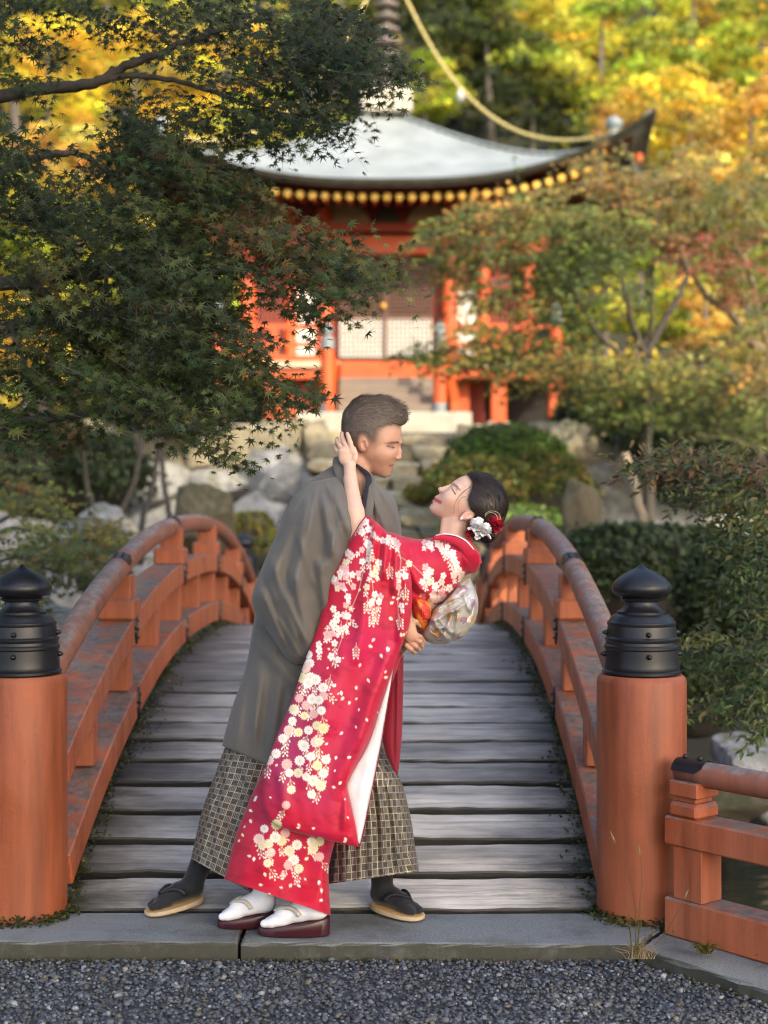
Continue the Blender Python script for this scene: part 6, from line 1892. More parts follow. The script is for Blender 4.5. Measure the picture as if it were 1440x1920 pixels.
OG = [(769, 1112, 788, 1110, 4.665, .03), (771, 1128, 800, 1126, 4.65, .045), (772, 1142, 808, 1140, 4.645, .05), (776, 1156, 808, 1154, 4.645, .045), (784, 1172, 803, 1168, 4.65, .035), (792, 1186, 798, 1183, 4.66, .01)]
loft('under_sash', OG, age_mat(), woman, 50, 40, 8, 2.2, [(775, 1120, 800, 1165, 6, .010)], .002, 9, (1, 1), 20)
sandal(woman, (-.176, 4.640, 0), (-.412, 4.655, 0), .088, .018, .058, .002, .002, 'zori', 'zori_top', 'strap_floral', 'white_cloth', P(586, 1650, 4.65), 'near', .0062)
sandal(woman, (-.365, 4.745, 0), (-.555, 4.735, 0), .082, .018, .050, .002, .002, 'zori', 'zori_top', 'strap_floral', 'white_cloth', P(500, 1635, 4.735), 'far', .0062)
# ------------------------------------------------------------------ foliage
def star_leaf():
    tips = [(0, 1.0), (40, .92), (80, .74), (126, .45), (180, .10), (-126, .45), (-80, .74), (-40, .92)]
    tips = sorted(tips, key=lambda q: q[0] % 360)
    pts = [(0.0, 0.0, 0.0)]
    m = len(tips)
    for i, (a, r) in enumerate(tips):
        a2 = tips[(i + 1) % m][0]
        d = (a2 - a) % 360
        for ang, rad in ((a, r), (a + d / 2, .26 if r > .15 and tips[(i + 1) % m][1] > .15 else .16)):
            t = math.radians(ang)
            pts.append((rad * math.cos(t), rad * math.sin(t), -.16 * rad * rad))
    n = len(pts) - 1
    return np.array(pts), np.array([[0, 1 + i, 1 + (i + 1) % n] for i in range(n)])
def lance_leaf():
    v = np.array([(-.5, 0, 0), (-.15, .17, .03), (.2, .13, .0), (.55, 0, -.10), (.2, -.13, .0), (-.15, -.17, .03), (.02, 0, -.03)])
    return v, np.array([[0, 6, 1], [1, 6, 2], [2, 6, 3], [3, 6, 4], [4, 6, 5], [5, 6, 0]])
def kite_leaf():
    return np.array([(-.5, 0, 0), (0, .34, .06), (.55, 0, 0), (0, -.34, .06)]), np.array([[0, 1, 2], [0, 2, 3]])
STAR, LANCE, KITE = star_leaf(), lance_leaf(), kite_leaf()

def frames(nrm, tip):
    n = nrm / (np.linalg.norm(nrm, axis=1)[:, None] + 1e-9)
    t = tip - n * np.sum(tip * n, 1)[:, None]; t /= np.linalg.norm(t, axis=1)[:, None] + 1e-9
    return t, np.cross(n, t), n
def leaves(shape, c, nrm, tip, size, col):
    sv, sf = shape
    t, b, n = frames(nrm, tip)
    V = c[:, None] + size[:, None, None] * (sv[None, :, 0:1] * t[:, None] + sv[None, :, 1:2] * b[:, None] + sv[None, :, 2:3] * n[:, None])
    k = len(sv)
    F = (sf[None] + (np.arange(len(c)) * k)[:, None, None]).reshape(-1, 3)
    return V.reshape(-1, 3), F, np.repeat(col, k, axis=0)

def vary(r, cols, n, sd=.22):
    cols = np.asarray(cols, float); k = r.integers(0, len(cols), n)
    return (cols[k] * r.lognormal(0, sd, (n, 1)) * r.lognormal(0, .08, (n, 3))).clip(.004, .9)

def sprays(r, px, py, rx, ry, Y, n, per, length, lsize, cols, lead=(1, -.25), dY=.35, face=.6):
    """twigs that carry leaves left and right, spread over a flat pad"""
    a = r.uniform(0, 6.28, n); q = np.sqrt(r.uniform(0, 1, n))
    yy = Y + r.normal(0, dY, n)
    P0 = np.stack([P(px + rx * k * math.cos(t), py + ry * k * math.sin(t), y_) for t, k, y_ in zip(a, q, yy)])
    d = np.stack((lead[0] + r.normal(0, .8, n), r.normal(0, .7, n), lead[1] + r.normal(0, .32, n)), 1); d /= np.linalg.norm(d, axis=1)[:, None]
    L = length * r.uniform(.6, 1.3, n)
    t = np.linspace(-.5, .5, per)
    c = P0[:, None] + d[:, None] * (L[:, None, None] * t[None, :, None])
    c[..., 2] -= (L[:, None] * (t[None] + .5) ** 2) * .22
    side = np.cross(d, np.tile((0, 0, 1.0), (n, 1))); side /= np.linalg.norm(side, axis=1)[:, None] + 1e-9
    sg = np.where(np.arange(per) % 2 == 0, 1, -1)[None, :, None]
    c = c + side[:, None] * sg * lsize * .55 + r.normal(0, lsize * .25, (n, per, 3))
    tip = d[:, None] * .6 + side[:, None] * sg * .8 + np.array((0, 0, -.45)) + r.normal(0, .3, (n, per, 3))
    up = np.array((0, -face, .75)) + r.normal(0, .42, (n, per, 3))
    m = n * per
    base = vary(r, cols, n, .18)
    col = (np.repeat(base, per, axis=0) * r.lognormal(0, .2, (m, 1))).clip(.004, .9)
    size = lsize * r.uniform(.62, 1.2, m)
    tw = np.stack((P0 - d * L[:, None] * .5, P0 + d * L[:, None] * .5 - np.stack((0 * L, 0 * L, .22 * L), 1)), 1)
    return c.reshape(m, 3), up.reshape(m, 3), tip.reshape(m, 3), size, col, tw

def twig_mesh(tw, r0):
    """thin three-sided twigs"""
    a, b = tw[:, 0], tw[:, 1]; n = len(a)
    mid = (a + b) / 2 + np.array((0, 0, 1)) * (np.linalg.norm(b - a, axis=1) * .05)[:, None]
    d = b - a; d /= np.linalg.norm(d, axis=1)[:, None] + 1e-9
    s = np.cross(d, np.tile((0.0, 1, 0), (n, 1))); s /= np.linalg.norm(s, axis=1)[:, None] + 1e-9; u = np.cross(s, d)
    rings = []
    for p, k in ((a, 1.0), (mid, .75), (b, .35)):
        for ang in (0, 2.09, 4.19):
            rings.append(p + r0 * k * (math.cos(ang) * s + math.sin(ang) * u))
    V = np.stack(rings, 1).reshape(-1, 3)
    f = np.array([[i * 3 + j, i * 3 + (j + 1) % 3, (i + 1) * 3 + (j + 1) % 3, (i + 1) * 3 + j] for i in range(2) for j in range(3)])
    return V, (f[None] + (np.arange(n) * 9)[:, None, None]).reshape(-1, 4)

def limb_tubes(mb, pts, r0, r1, n=8, seed=0):
    """pts: (px, py, Y)"""
    q = np.array([P(*p) for p in pts]); k = max(8, len(q) * 6)
    t = np.linspace(0, 1, len(q)); s = np.linspace(0, 1, k)
    w = np.stack([np.interp(s, t, q[:, j]) for j in range(3)], 1)
    for _ in range(3): w[1:-1] = (w[:-2] + 2 * w[1:-1] + w[2:]) / 4
    rr_ = np.random.default_rng(seed)
    w[1:-1] += rr_.normal(0, r0 * .12, w[1:-1].shape)
    mb.tube(w, np.linspace(r0, r1, k), n)

GREEN = [(.030, .052, .011), (.042, .066, .013), (.058, .076, .014), (.026, .044, .011)]
DEEP = [(.018, .031, .009), (.026, .041, .010), (.040, .054, .012)]
MOSSY = [(.040, .062, .012), (.030, .050, .011), (.056, .070, .014), (.066, .068, .014)]
RUSTY = [(.090, .060, .013), (.066, .070, .014), (.046, .062, .012), (.11, .055, .014)]
OLIVE = [(0.0780, 0.0910, 0.0208), (0.1105, 0.1040, 0.0234), (0.0585, 0.0780, 0.0182)]

def build_tree(label, pads, limbs, shape, lead, per, length, lsize, mat, seed, singles=0, twig_r=.0022, dY=.35, name='maple_tree', base=None, bark='bark', group=None, face=.6, cat='tree'):
    r = np.random.default_rng(seed)
    parts = [sprays(r, px, py, rx, ry, Y, n, per, length, lsize, cols, lead, dY, face) for (px, py, rx, ry, Y, n, cols) in pads]
    c, nrm, tip, size, col = [np.concatenate([p[k] for p in parts]) for k in range(5)]
    tw = np.concatenate([p[5] for p in parts])
    b = base if base is not None else P(limbs[0][0][0][0], limbs[0][0][0][1], limbs[0][0][0][2])
    root = empty(name, b, label, cat, group)
    gx_, gy_ = PX(c); clear = ~((gx_ > 596) & (gx_ < 1120) & (gy_ > 752) & (c[:, 1] < 7.5)) & (c[:, 1] > 4.2)
    c, nrm, tip, size, col = c[clear], nrm[clear], tip[clear], size[clear], col[clear]
    tx_, ty_ = PX(tw[:, 1]); tw = tw[~((tx_ > 600) & (ty_ > 752) & (tw[:, 1, 1] < 7.5)) | (tw[:, 1, 1] > 7.5)]
    pick = np.zeros(len(c), bool)
    if singles:
        x, y = PX(c)
        ok = np.where((x > 5) & (x < 1435) & (y > 5) & (y < 1900))[0]
        sc = size[ok] / c[ok, 1] * (1 + .15 * r.random(len(ok)))
        idx = ok[np.argsort(-sc)[:singles]]
        pick[idx] = True
        vs = []
        cols6 = col[idx]; order = np.argsort(cols6.sum(1)); q6 = np.array_split(order, 8)
        for g in q6:
            sv, sf = shape
            me = raw_mesh('leaf', sv, sf, M[mat], smooth=False, col=np.tile(cols6[g].mean(0), (len(sv), 1)))
            for k in g:
                i = idx[k]
                t_, b_, n_ = frames(nrm[i:i + 1], tip[i:i + 1])
                R = Matrix(np.stack((t_[0], b_[0], n_[0]), 1).tolist()).to_euler()
                place('leaf', me, c[i], root, R, (size[i],) * 3)
    k = ~pick
    V, F, C_ = leaves(shape, c[k], nrm[k], tip[k], size[k], col[k])
    o = mesh('foliage', V, F, M[mat], root, smooth=False, col=C_); o['kind'] = 'stuff'
    mb = MB()
    for i, (pts, r0, r1) in enumerate(limbs): limb_tubes(mb, pts, r0, r1, 9, i)
    lo = mb.build('trunk', M[bark], root, True)
    V, F = twig_mesh(tw, twig_r)
    mesh('twigs', V, F, M[bark], lo, smooth=False)['kind'] = 'stuff'
    return root

G, D_, R_, O_, MO_ = GREEN, DEEP, RUSTY, OLIVE, MOSSY
LEFT = [(110, 40, 130, 55, 5.7, 24, D_), (330, 55, 120, 60, 5.8, 40, D_), (520, 50, 130, 70, 5.7, 54, D_), (655, 65, 90, 60, 5.6, 36, D_), (705, 130, 60, 40, 5.6, 20, D_), (600, 150, 110, 60, 5.7, 46, D_), (460, 150, 100, 40, 5.8, 24, D_), (330, 205, 100, 40, 5.7, 24, D_), (500, 225, 100, 40, 5.7, 36, D_), (600, 228, 50, 36, 5.6, 14, D_),
        (40, 130, 50, 40, 5.6, 10, G), (255, 235, 50, 36, 5.6, 15, DEEP), (300, 275, 50, 26, 5.6, 12, G), (235, 280, 40, 26, 5.6, 9, DEEP), (30, 330, 70, 90, 5.5, 40, D_), (140, 370, 110, 70, 5.6, 46, D_), (270, 320, 110, 50, 5.6, 36, G), (380, 290, 80, 40, 5.6, 22, R_), (410, 350, 70, 50, 5.6, 28, G), (440, 340, 60, 30, 5.6, 8, R_), (300, 415, 130, 50, 5.5, 50, MO_), (430, 430, 80, 45, 5.5, 28, R_),
        (90, 470, 130, 60, 5.5, 50, MO_), (250, 500, 140, 55, 5.4, 56, D_), (400, 510, 110, 50, 5.4, 50, MO_), (520, 465, 90, 40, 5.4, 34, R_), (560, 440, 70, 26, 5.4, 12, R_), (625, 490, 80, 34, 5.3, 32, MO_), (705, 492, 50, 26, 5.3, 16, O_), (590, 540, 66, 44, 5.3, 26, MO_), (575, 590, 40, 30, 5.3, 9, MO_),
        (130, 560, 60, 40, 5.6, 14, R_), (50, 600, 90, 60, 5.4, 40, MO_), (200, 610, 130, 55, 5.4, 54, D_), (350, 610, 110, 50, 5.4, 48, D_), (450, 640, 60, 44, 5.3, 22, MO_), (300, 560, 60, 30, 5.5, 10, R_), (90, 700, 120, 50, 5.4, 46, MO_), (260, 705, 130, 50, 5.3, 52, MO_), (395, 700, 90, 40, 5.3, 32, G), (505, 735, 80, 26, 5.2, 22, MO_), (590, 748, 40, 16, 5.2, 9, G), (330, 770, 90, 36, 5.2, 24, MO_), (395, 825, 40, 26, 5.1, 9, MO_), (50, 790, 80, 50, 5.4, 22, G), (180, 770, 70, 40, 5.4, 14, MO_), (470, 690, 50, 24, 5.3, 9, O_)]
LEFT = [(a, b, c * .92, d * .92, e, int(n * (1.25 if b < 395 else 1.02)), k) for a, b, c, d, e, n, k in LEFT]
# the crown goes on above and to the left of what the photograph frames
LEFT += [(px_, py_, 190, 90, Y_, 60, DEEP) for px_, py_, Y_ in ((-180, 300, 5.6), (-200, 650, 5.4), (-420, 450, 5.2), (-420, 100, 5.4), (-150, -60, 5.5), (150, -170, 5.5), (450, -180, 5.4), (-450, -200, 5.2), (-150, -350, 5.2), (200, -420, 5.1), (-300, 850, 5.0), (-620, 300, 4.8), (-650, 700, 4.6), (-520, 950, 4.4), (-250, 100, 4.4), (-500, 500, 4.2), (-700, -50, 4.4), (-300, -500, 4.6), (0, -330, 4.3), (350, -520, 4.4), (-380, 250, 3.6), (-700, 480, 3.6))]
LIMBS = [([(-330, 1420, 5.9), (-300, 1000, 5.9), (-250, 600, 5.9), (-220, 200, 5.9), (-180, -200, 5.9)], .13, .07),
         ([(-230, 260, 5.9), (-100, 200, 5.8), (80, 165, 5.75), (170, 160, 5.7), (230, 125, 5.7), (320, 90, 5.7), (430, 50, 5.7), (520, 30, 5.7)], .034, .006), ([(150, 162, 5.7), (240, 140, 5.7), (330, 150, 5.7), (450, 190, 5.65), (540, 215, 5.6)], .016, .005),
         ([(-250, 620, 5.9), (-60, 540, 5.7), (60, 530, 5.6), (130, 512, 5.5), (230, 512, 5.5), (330, 522, 5.45), (440, 505, 5.4), (560, 480, 5.35), (660, 490, 5.3)], .034, .005), ([(100, 518, 5.55), (160, 500, 5.5), (240, 490, 5.5), (330, 470, 5.5)], .02, .005),
         ([(-260, 700, 5.9), (-40, 620, 5.6), (100, 598, 5.5), (220, 588, 5.4), (300, 600, 5.4), (380, 650, 5.3), (470, 700, 5.2), (580, 742, 5.15)], .03, .004), ([(20, 610, 5.5), (40, 660, 5.4), (60, 720, 5.4)], .012, .004), ([(-240, 850, 5.9), (-20, 790, 5.5), (110, 785, 5.4), (220, 770, 5.3), (320, 780, 5.2), (395, 820, 5.1)], .022, .004),
         ([(60, 530, 5.6), (110, 570, 5.5), (150, 620, 5.5), (180, 680, 5.4)], .018, .005), ([(-220, 400, 5.9), (-40, 330, 5.7), (90, 290, 5.6), (150, 285, 5.6), (220, 335, 5.6), (258, 392, 5.6)], .022, .004), ([(190, 585, 5.4), (200, 520, 5.45), (215, 450, 5.5)], .010, .004), ([(330, 470, 5.5), (380, 420, 5.5), (430, 380, 5.5)], .008, .003)]
build_tree('large dark green maple hanging its leaves over the left half', LEFT, LIMBS, STAR, (.7, -.35), 14, .27, .034, 'leaf', 101, 300, .0009)

RN = [(1195, 868, 40, 14, 6.3, 12, R_), (1255, 862, 60, 24, 6.3, 26, R_), (1330, 875, 70, 36, 6.3, 40, R_), (1410, 885, 60, 40, 6.3, 40, R_), (1330, 930, 60, 26, 6.3, 24, O_), (1400, 960, 60, 40, 6.2, 36, O_), (1420, 1030, 44, 56, 6.2, 36, G), (1370, 1010, 40, 30, 6.2, 14, G), (1395, 1100, 50, 40, 6.2, 24, G), (1420, 1160, 34, 40, 6.2, 18, G),
      (1310, 1190, 36, 14, 6.3, 9, O_), (1350, 1225, 60, 22, 6.3, 24, G), (1420, 1260, 50, 40, 6.2, 28, G), (1380, 1310, 60, 30, 6.2, 24, G), (1310, 1325, 40, 14, 6.3, 8, O_), (1430, 1350, 30, 30, 6.2, 12, G)]
build_tree('rusty leaved branch reaching in from the right above the finial', RN, [([(1700, 1500, 6.5), (1640, 1100, 6.5), (1560, 940, 6.4)], .07, .04), ([(1600, 1010, 6.4), (1480, 930, 6.3), (1360, 925, 6.3), (1260, 895, 6.3), (1185, 872, 6.3)], .02, .002), ([(1560, 960, 6.4), (1450, 880, 6.3), (1330, 868, 6.3)], .014, .003),
      ([(1640, 1150, 6.5), (1500, 1260, 6.3), (1400, 1240, 6.3), (1310, 1185, 6.3)], .018, .003), ([(1640, 1200, 6.5), (1480, 1330, 6.2), (1390, 1310, 6.2), (1300, 1325, 6.3)], .014, .003), ([(1560, 960, 6.4), (1450, 1000, 6.2), (1410, 1080, 6.2), (1400, 1160, 6.2)], .012, .003)],
      LANCE, (-.8, -.1), 14, .22, .046, 'leaf_waxy', 102, 200, .0018, .25, 'small_leaved_tree')

YG = [(0.1600, 0.1680, 0.0288), (0.1200, 0.1440, 0.0288), (0.0880, 0.1200, 0.0256), (0.2080, 0.1440, 0.0320)]
LL = [(50, 925, 80, 40, 8.3, 26, YG), (150, 1000, 90, 34, 8.2, 34, YG), (50, 1040, 80, 44, 8.0, 30, YG), (215, 1010, 44, 20, 8.2, 12, YG), (120, 1080, 70, 30, 8.0, 24, O_), (200, 1055, 40, 16, 8.2, 9, YG), (20, 1110, 50, 26, 8.0, 12, O_), (30, 860, 50, 40, 8.4, 12, O_)]
build_tree('yellow green maple sapling spreading behind the left handrail', LL, [([(-160, 1500, 8.6), (-120, 1150, 8.5), (-60, 1020, 8.4)], .05, .03), ([(-80, 1050, 8.4), (20, 985, 8.3), (110, 1010, 8.2), (230, 1015, 8.2)], .016, .003), ([(-70, 1030, 8.4), (40, 950, 8.3), (90, 920, 8.3)], .012, .003), ([(-90, 1090, 8.4), (30, 1040, 8.1), (120, 1080, 8.0)], .014, .003)],
      STAR, (.8, -.1), 12, .34, .044, 'leaf', 103, 0, .003, .3)

OR = [(00.342, 00.178, 00.040), (00.233, 00.163, 00.037), (00.155, 00.139, 00.031), (00.109, 00.116, 00.028)]
MX = [(.13, .14, .022), (.17, .155, .028), (.09, .115, .02), (.22, .155, .032), (.08, .105, .02)]
MG = [(.075, .105, .018), (.10, .125, .02), (.06, .09, .018)]
RD = [(00.265, 00.055, 00.031), (00.203, 00.094, 00.031), (00.172, 00.078, 00.031)]
YM_ = 14.0
RM = []
for (px, py, rx, ry, n, c) in [(815, 440, 50, 22, 10, MX), (850, 420, 60, 26, 16, MX), (930, 395, 80, 28, 26, OR), (1010, 385, 80, 32, 30, MX), (1080, 420, 80, 40, 34, MX), (950, 455, 90, 34, 34, MX), (860, 490, 70, 30, 20, MX), (1040, 500, 90, 40, 36, MG), (880, 550, 56, 24, 14, MX), (1110, 490, 70, 40, 28, MG), (990, 560, 70, 30, 22, MX), (1180, 430, 70, 40, 26, MX), (1050, 580, 60, 30, 16, MG), (1170, 560, 50, 30, 8, MG),
                               (790, 655, 56, 14, 10, MX), (860, 668, 80, 22, 24, MX), (950, 680, 80, 26, 28, MX), (1040, 690, 80, 28, 30, OR), (1140, 690, 80, 26, 28, MX), (1240, 700, 90, 30, 32, MX), (930, 640, 56, 16, 12, MX), (1100, 735, 60, 30, 16, MX), (1180, 760, 70, 34, 24, MG), (1000, 655, 60, 20, 14, MX), (1080, 640, 50, 24, 8, MG), (900, 620, 50, 20, 8, MX)]:
    RM.append((px, py, rx, ry, YM_ + rng.normal(0, .3), int(n * 1.5), c))
TR = [([(1225, 1180, 14.2), (1215, 900, 14.2), (1212, 665, 14.2)], .07, .045), ([(1212, 670, 14.2), (1185, 610, 14.1), (1168, 530, 14), (1150, 440, 14)], .04, .015), ([(1212, 670, 14.2), (1245, 600, 14.2), (1272, 560, 14.2), (1292, 510, 14.2), (1275, 475, 14.2)], .045, .015), ([(1220, 640, 14.2), (1222, 560, 14.1), (1228, 480, 14)], .025, .01),
      ([(1200, 690, 14.2), (1130, 640, 14), (1080, 560, 14), (1010, 470, 14)], .03, .008), ([(1160, 520, 14), (1080, 450, 14), (960, 420, 14)], .016, .005), ([(1190, 700, 14.2), (1050, 690, 14), (900, 665, 14)], .02, .005)]
build_tree('layered olive and orange maple in front of the temple', RM, TR, STAR, (-.7, -.1), 13, .52, .060, 'leaf', 104, 0, .004, .5, group=None, bark='bark_dark')
RM2 = []
for (px, py, rx, ry, n, c) in [(1130, 315, 60, 40, 20, OR), (1200, 350, 80, 44, 34, OR), (1290, 370, 80, 50, 36, MX), (1380, 400, 80, 50, 34, MX), (1240, 440, 54, 28, 20, RD), (1330, 470, 80, 40, 30, RD), (1410, 500, 60, 50, 26, MX), (1300, 300, 60, 40, 14, OR), (1430, 340, 50, 50, 18, MX), (1340, 710, 90, 36, 36, MX), (1420, 690, 60, 36, 24, OR), (1280, 790, 80, 34, 24, MG), (1390, 790, 70, 40, 26, MG), (1420, 600, 40, 30, 10, MX), (1390, 545, 50, 26, 12, RD), (1330, 640, 50, 20, 8, OR)]:
    RM2.append((px, py, rx, ry, 15.5 + rng.normal(0, .3), int(n * 1.5), c))
TR2 = [([(1440, 1130, 15.8), (1450, 850, 15.8), (1440, 660, 15.8)], .11, .07), ([(1440, 660, 15.8), (1405, 640, 15.7), (1372, 590, 15.6), (1330, 560, 15.5), (1290, 505, 15.5), (1270, 470, 15.5)], .055, .02), ([(1440, 650, 15.8), (1420, 580, 15.6), (1405, 500, 15.5), (1330, 400, 15.5), (1280, 350, 15.5)], .04, .012), ([(1440, 700, 15.8), (1460, 560, 15.6), (1440, 420, 15.5)], .04, .015), ([(1310, 400, 15.5), (1240, 350, 15.5), (1150, 320, 15.5)], .016, .005)]
build_tree('red tipped maple with pale crooked limbs at the right edge', RM2, TR2, STAR, (-.5, -.1), 13, .56, .064, 'leaf', 105, 0, .005, .5, bark='bark_pale')

# ------------------------------------------------------------------ clipped and wild shrubs
def shell_bush(name, label, c, R, n, cols, lsize, seed, squarish=2.0, rough=.05, cat='shrub', lower=-.35, lumps=0, group=None):
    r = np.random.default_rng(seed)
    d = r.normal(size=(n, 3)); d[:, 2] = np.where(d[:, 2] < lower, -d[:, 2] * .5, d[:, 2]); d /= np.linalg.norm(d, axis=1)[:, None]
    k = (np.abs(d) ** squarish).sum(1) ** (-1 / squarish)
    p = d * k[:, None] * (1 + rough * noise3(d * 3, seed, 3) + r.normal(0, rough * .6, n) - .10 * r.random(n) ** 3)[:, None]
    if lumps:
        lc = r.normal(size=(lumps, 3)); lc /= np.linalg.norm(lc, axis=1)[:, None]
        h = np.max(lc @ d.T, axis=0); p *= (.86 + .2 * sstep(.75, 1, h))[:, None]
    c = np.asarray(c, float); R = np.asarray(R, float)
    pts = c + p * R
    nrm = d / R; nrm /= np.linalg.norm(nrm, axis=1)[:, None]; nrm = nrm + r.normal(0, .55, (n, 3))
    root = empty(name, (c[0], c[1], c[2] - R[2] * .9), label, cat, group)
    col = vary(r, cols, n, .3)
    V, F, C_ = leaves(KITE, pts, nrm, r.normal(size=(n, 3)) + np.array((0, 0, -.3)), lsize * r.uniform(.6, 1.3, n), col)
    mesh('foliage', V, F, M['leaf'], root, smooth=False, col=C_)['kind'] = 'stuff'
    v, f = ico(3); kk = (np.abs(v) ** squarish).sum(1) ** (-1 / squarish)
    mesh('branch_core', c + v * kk[:, None] * R * .86, f, M['bark_dark'], root)
    return root
BG = [(.095, .165, .026), (.125, .19, .03), (.07, .125, .024)]
BY_ = [(0.1350, 0.1500, 0.0300), (0.1050, 0.1350, 0.0300), (0.2100, 0.1500, 0.0375), (0.0750, 0.1125, 0.0240)]
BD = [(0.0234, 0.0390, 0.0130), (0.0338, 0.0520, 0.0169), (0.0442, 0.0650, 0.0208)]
def bush(label, px, py, Y, rx, ry, n, cols, ls, seed, name='shrub', **k):
    s = Y / F_PX
    return shell_bush(name, label, P(px, py, Y), (rx * s, rx * s * .8, ry * s), n, cols, ls, seed, **k)
bush('clipped round green shrub below the temple veranda', 948, 880, 15.6, 122, 84, 9000, BG, .045, 1, 'clipped_shrub')
bush('loose olive shrub in front of the round clipped one', 900, 915, 14.6, 100, 62, 4500, BY_, .055, 2, lumps=14, rough=.09)
bush('yellowish bush right of the round clipped shrub', 1030, 915, 14.9, 84, 66, 3800, BY_, .055, 3, lumps=12, rough=.09)
bush('low green bush at the end of the bridge on the right', 960, 985, 13.3, 120, 44, 3800, BG, .055, 4, lumps=12, rough=.1)
bush('small yellow tuft beside the stone steps', 790, 930, 15.2, 30, 24, 1000, [(.30, .22, .04), (.16, .16, .03)], .05, 5, lumps=8, rough=.12)
bush('small yellow bush at the foot of the left boulder wall', 470, 1000, 14.8, 50, 42, 1500, [(.22, .19, .03), (.12, .12, .02)], .05, 6, lumps=8, rough=.12)
bush('tiny green bush left of the far railing', 505, 1045, 13.6, 44, 34, 1200, BY_, .05, 61, lumps=8, rough=.12)
s_ = 11.6 / F_PX
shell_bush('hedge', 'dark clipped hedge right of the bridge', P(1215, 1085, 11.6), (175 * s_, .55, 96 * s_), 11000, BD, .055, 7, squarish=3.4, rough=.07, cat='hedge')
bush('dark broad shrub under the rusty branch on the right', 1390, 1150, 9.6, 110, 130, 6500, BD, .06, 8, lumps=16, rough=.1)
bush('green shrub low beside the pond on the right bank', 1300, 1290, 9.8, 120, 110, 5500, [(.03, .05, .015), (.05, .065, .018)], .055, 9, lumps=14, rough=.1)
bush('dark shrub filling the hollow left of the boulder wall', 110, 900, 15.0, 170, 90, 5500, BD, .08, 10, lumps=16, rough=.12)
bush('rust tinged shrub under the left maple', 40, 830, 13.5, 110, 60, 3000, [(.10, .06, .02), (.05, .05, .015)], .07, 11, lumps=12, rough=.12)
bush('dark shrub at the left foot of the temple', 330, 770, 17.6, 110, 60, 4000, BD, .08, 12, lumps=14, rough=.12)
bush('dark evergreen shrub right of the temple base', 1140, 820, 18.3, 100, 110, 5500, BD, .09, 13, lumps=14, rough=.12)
bush('broad olive shrub behind the right maples', 1330, 850, 17.8, 170, 120, 7000, [(.05, .06, .015), (.08, .075, .02), (.03, .04, .012)], .09, 14, lumps=18, rough=.12)
bush('low dark shrub on the far bank above the low fence', 1390, 1500, 11.0, 130, 52, 3200, BD, .05, 15, lumps=12, rough=.1)
# bare stems in the dark hollow, and the slanting trunk on the right
st = empty('leaning_trunk', P(1205, 1000, 12.6), 'slanting pale tree trunk behind the hedge on the right', 'tree trunk')
mb = MB(); limb_tubes(mb, [(1212, 1040, 12.6), (1202, 970, 12.6), (1186, 905, 12.6), (1172, 850, 12.7)], .055, .04, 10); mb.build('trunk', M['bark_pale'], st, True)
for i, (a, b, c, lbl) in enumerate(((215, 255, 870, 'thin brown stem farthest left in the dark hollow'), (262, 290, 850, 'thin brown stem left of the mossy boulder'), (318, 305, 860, 'thin brown stem beside the boulder wall'), (180, 160, 880, 'bent brown stem in the hollow behind the sapling'))):
    mb = MB(); limb_tubes(mb, [(a, 1060, 13.8), (a + 4, 980, 13.8), (b, 900, 13.9), (b + (b - a) * .6, c - 150, 14)], .036, .02, 8, i)
    o = mb.build('bare_shrub', M['bark_dark'], None, True); tag(o, lbl, 'shrub', 'bare shrubs in the hollow')

# ------------------------------------------------------------------ hillside trees
GOLD = [(00.661, 00.475, 00.043), (00.546, 00.431, 00.051), (00.402, 00.345, 00.043), (00.747, 00.489, 00.043)]
LIME = [(00.374, 00.389, 00.036), (00.273, 00.316, 00.031), (00.460, 00.416, 00.043), (00.187, 00.245, 00.029)]
DARK = [(.045, .065, .014), (.065, .08, .018), (.03, .045, .012), (.11, .11, .02)]
ORNG = [(.58, .34, .06), (.50, .30, .05), (.55, .40, .08), (.60, .44, .10)]
def crown_mesh(cols, seed, n=5200, clumps=46):
    r = np.random.default_rng(seed)
    cc = r.normal(size=(clumps, 3)); cc /= np.linalg.norm(cc, axis=1)[:, None]
    cc *= (r.uniform(.25, .92, clumps) ** .6)[:, None]; cc[:, 2] = cc[:, 2] * .9
    cr = r.uniform(.20, .36, clumps)
    k = r.integers(0, clumps, n)
    d = r.normal(size=(n, 3)); d /= np.linalg.norm(d, axis=1)[:, None]; d[:, 2] = np.abs(d[:, 2]) * .8 - .15
    p = cc[k] + d * (cr[k] * r.uniform(.55, 1.05, n))[:, None]
    cl = vary(r, cols, clumps, .25)
    col = cl[k] * r.lognormal(0, .25, (n, 1))
    nrm = d + r.normal(0, .5, (n, 3)) + np.array((0, 0, .3))
    V, F, C_ = leaves(KITE, p, nrm, r.normal(size=(n, 3)), .070 * r.uniform(.6, 1.35, n), col)
    return raw_mesh('crown', V, F, M['leaf_far'], smooth=False, col=C_)
CROWN = {k: [crown_mesh(c, 300 + 7 * i + j) for j in range(2)] for i, (k, c) in enumerate((('gold', GOLD), ('lime', LIME), ('dark', DARK), ('orange', ORNG)))}
WORD = {'gold': 'golden', 'lime': 'yellow green', 'dark': 'dark green', 'orange': 'orange'}
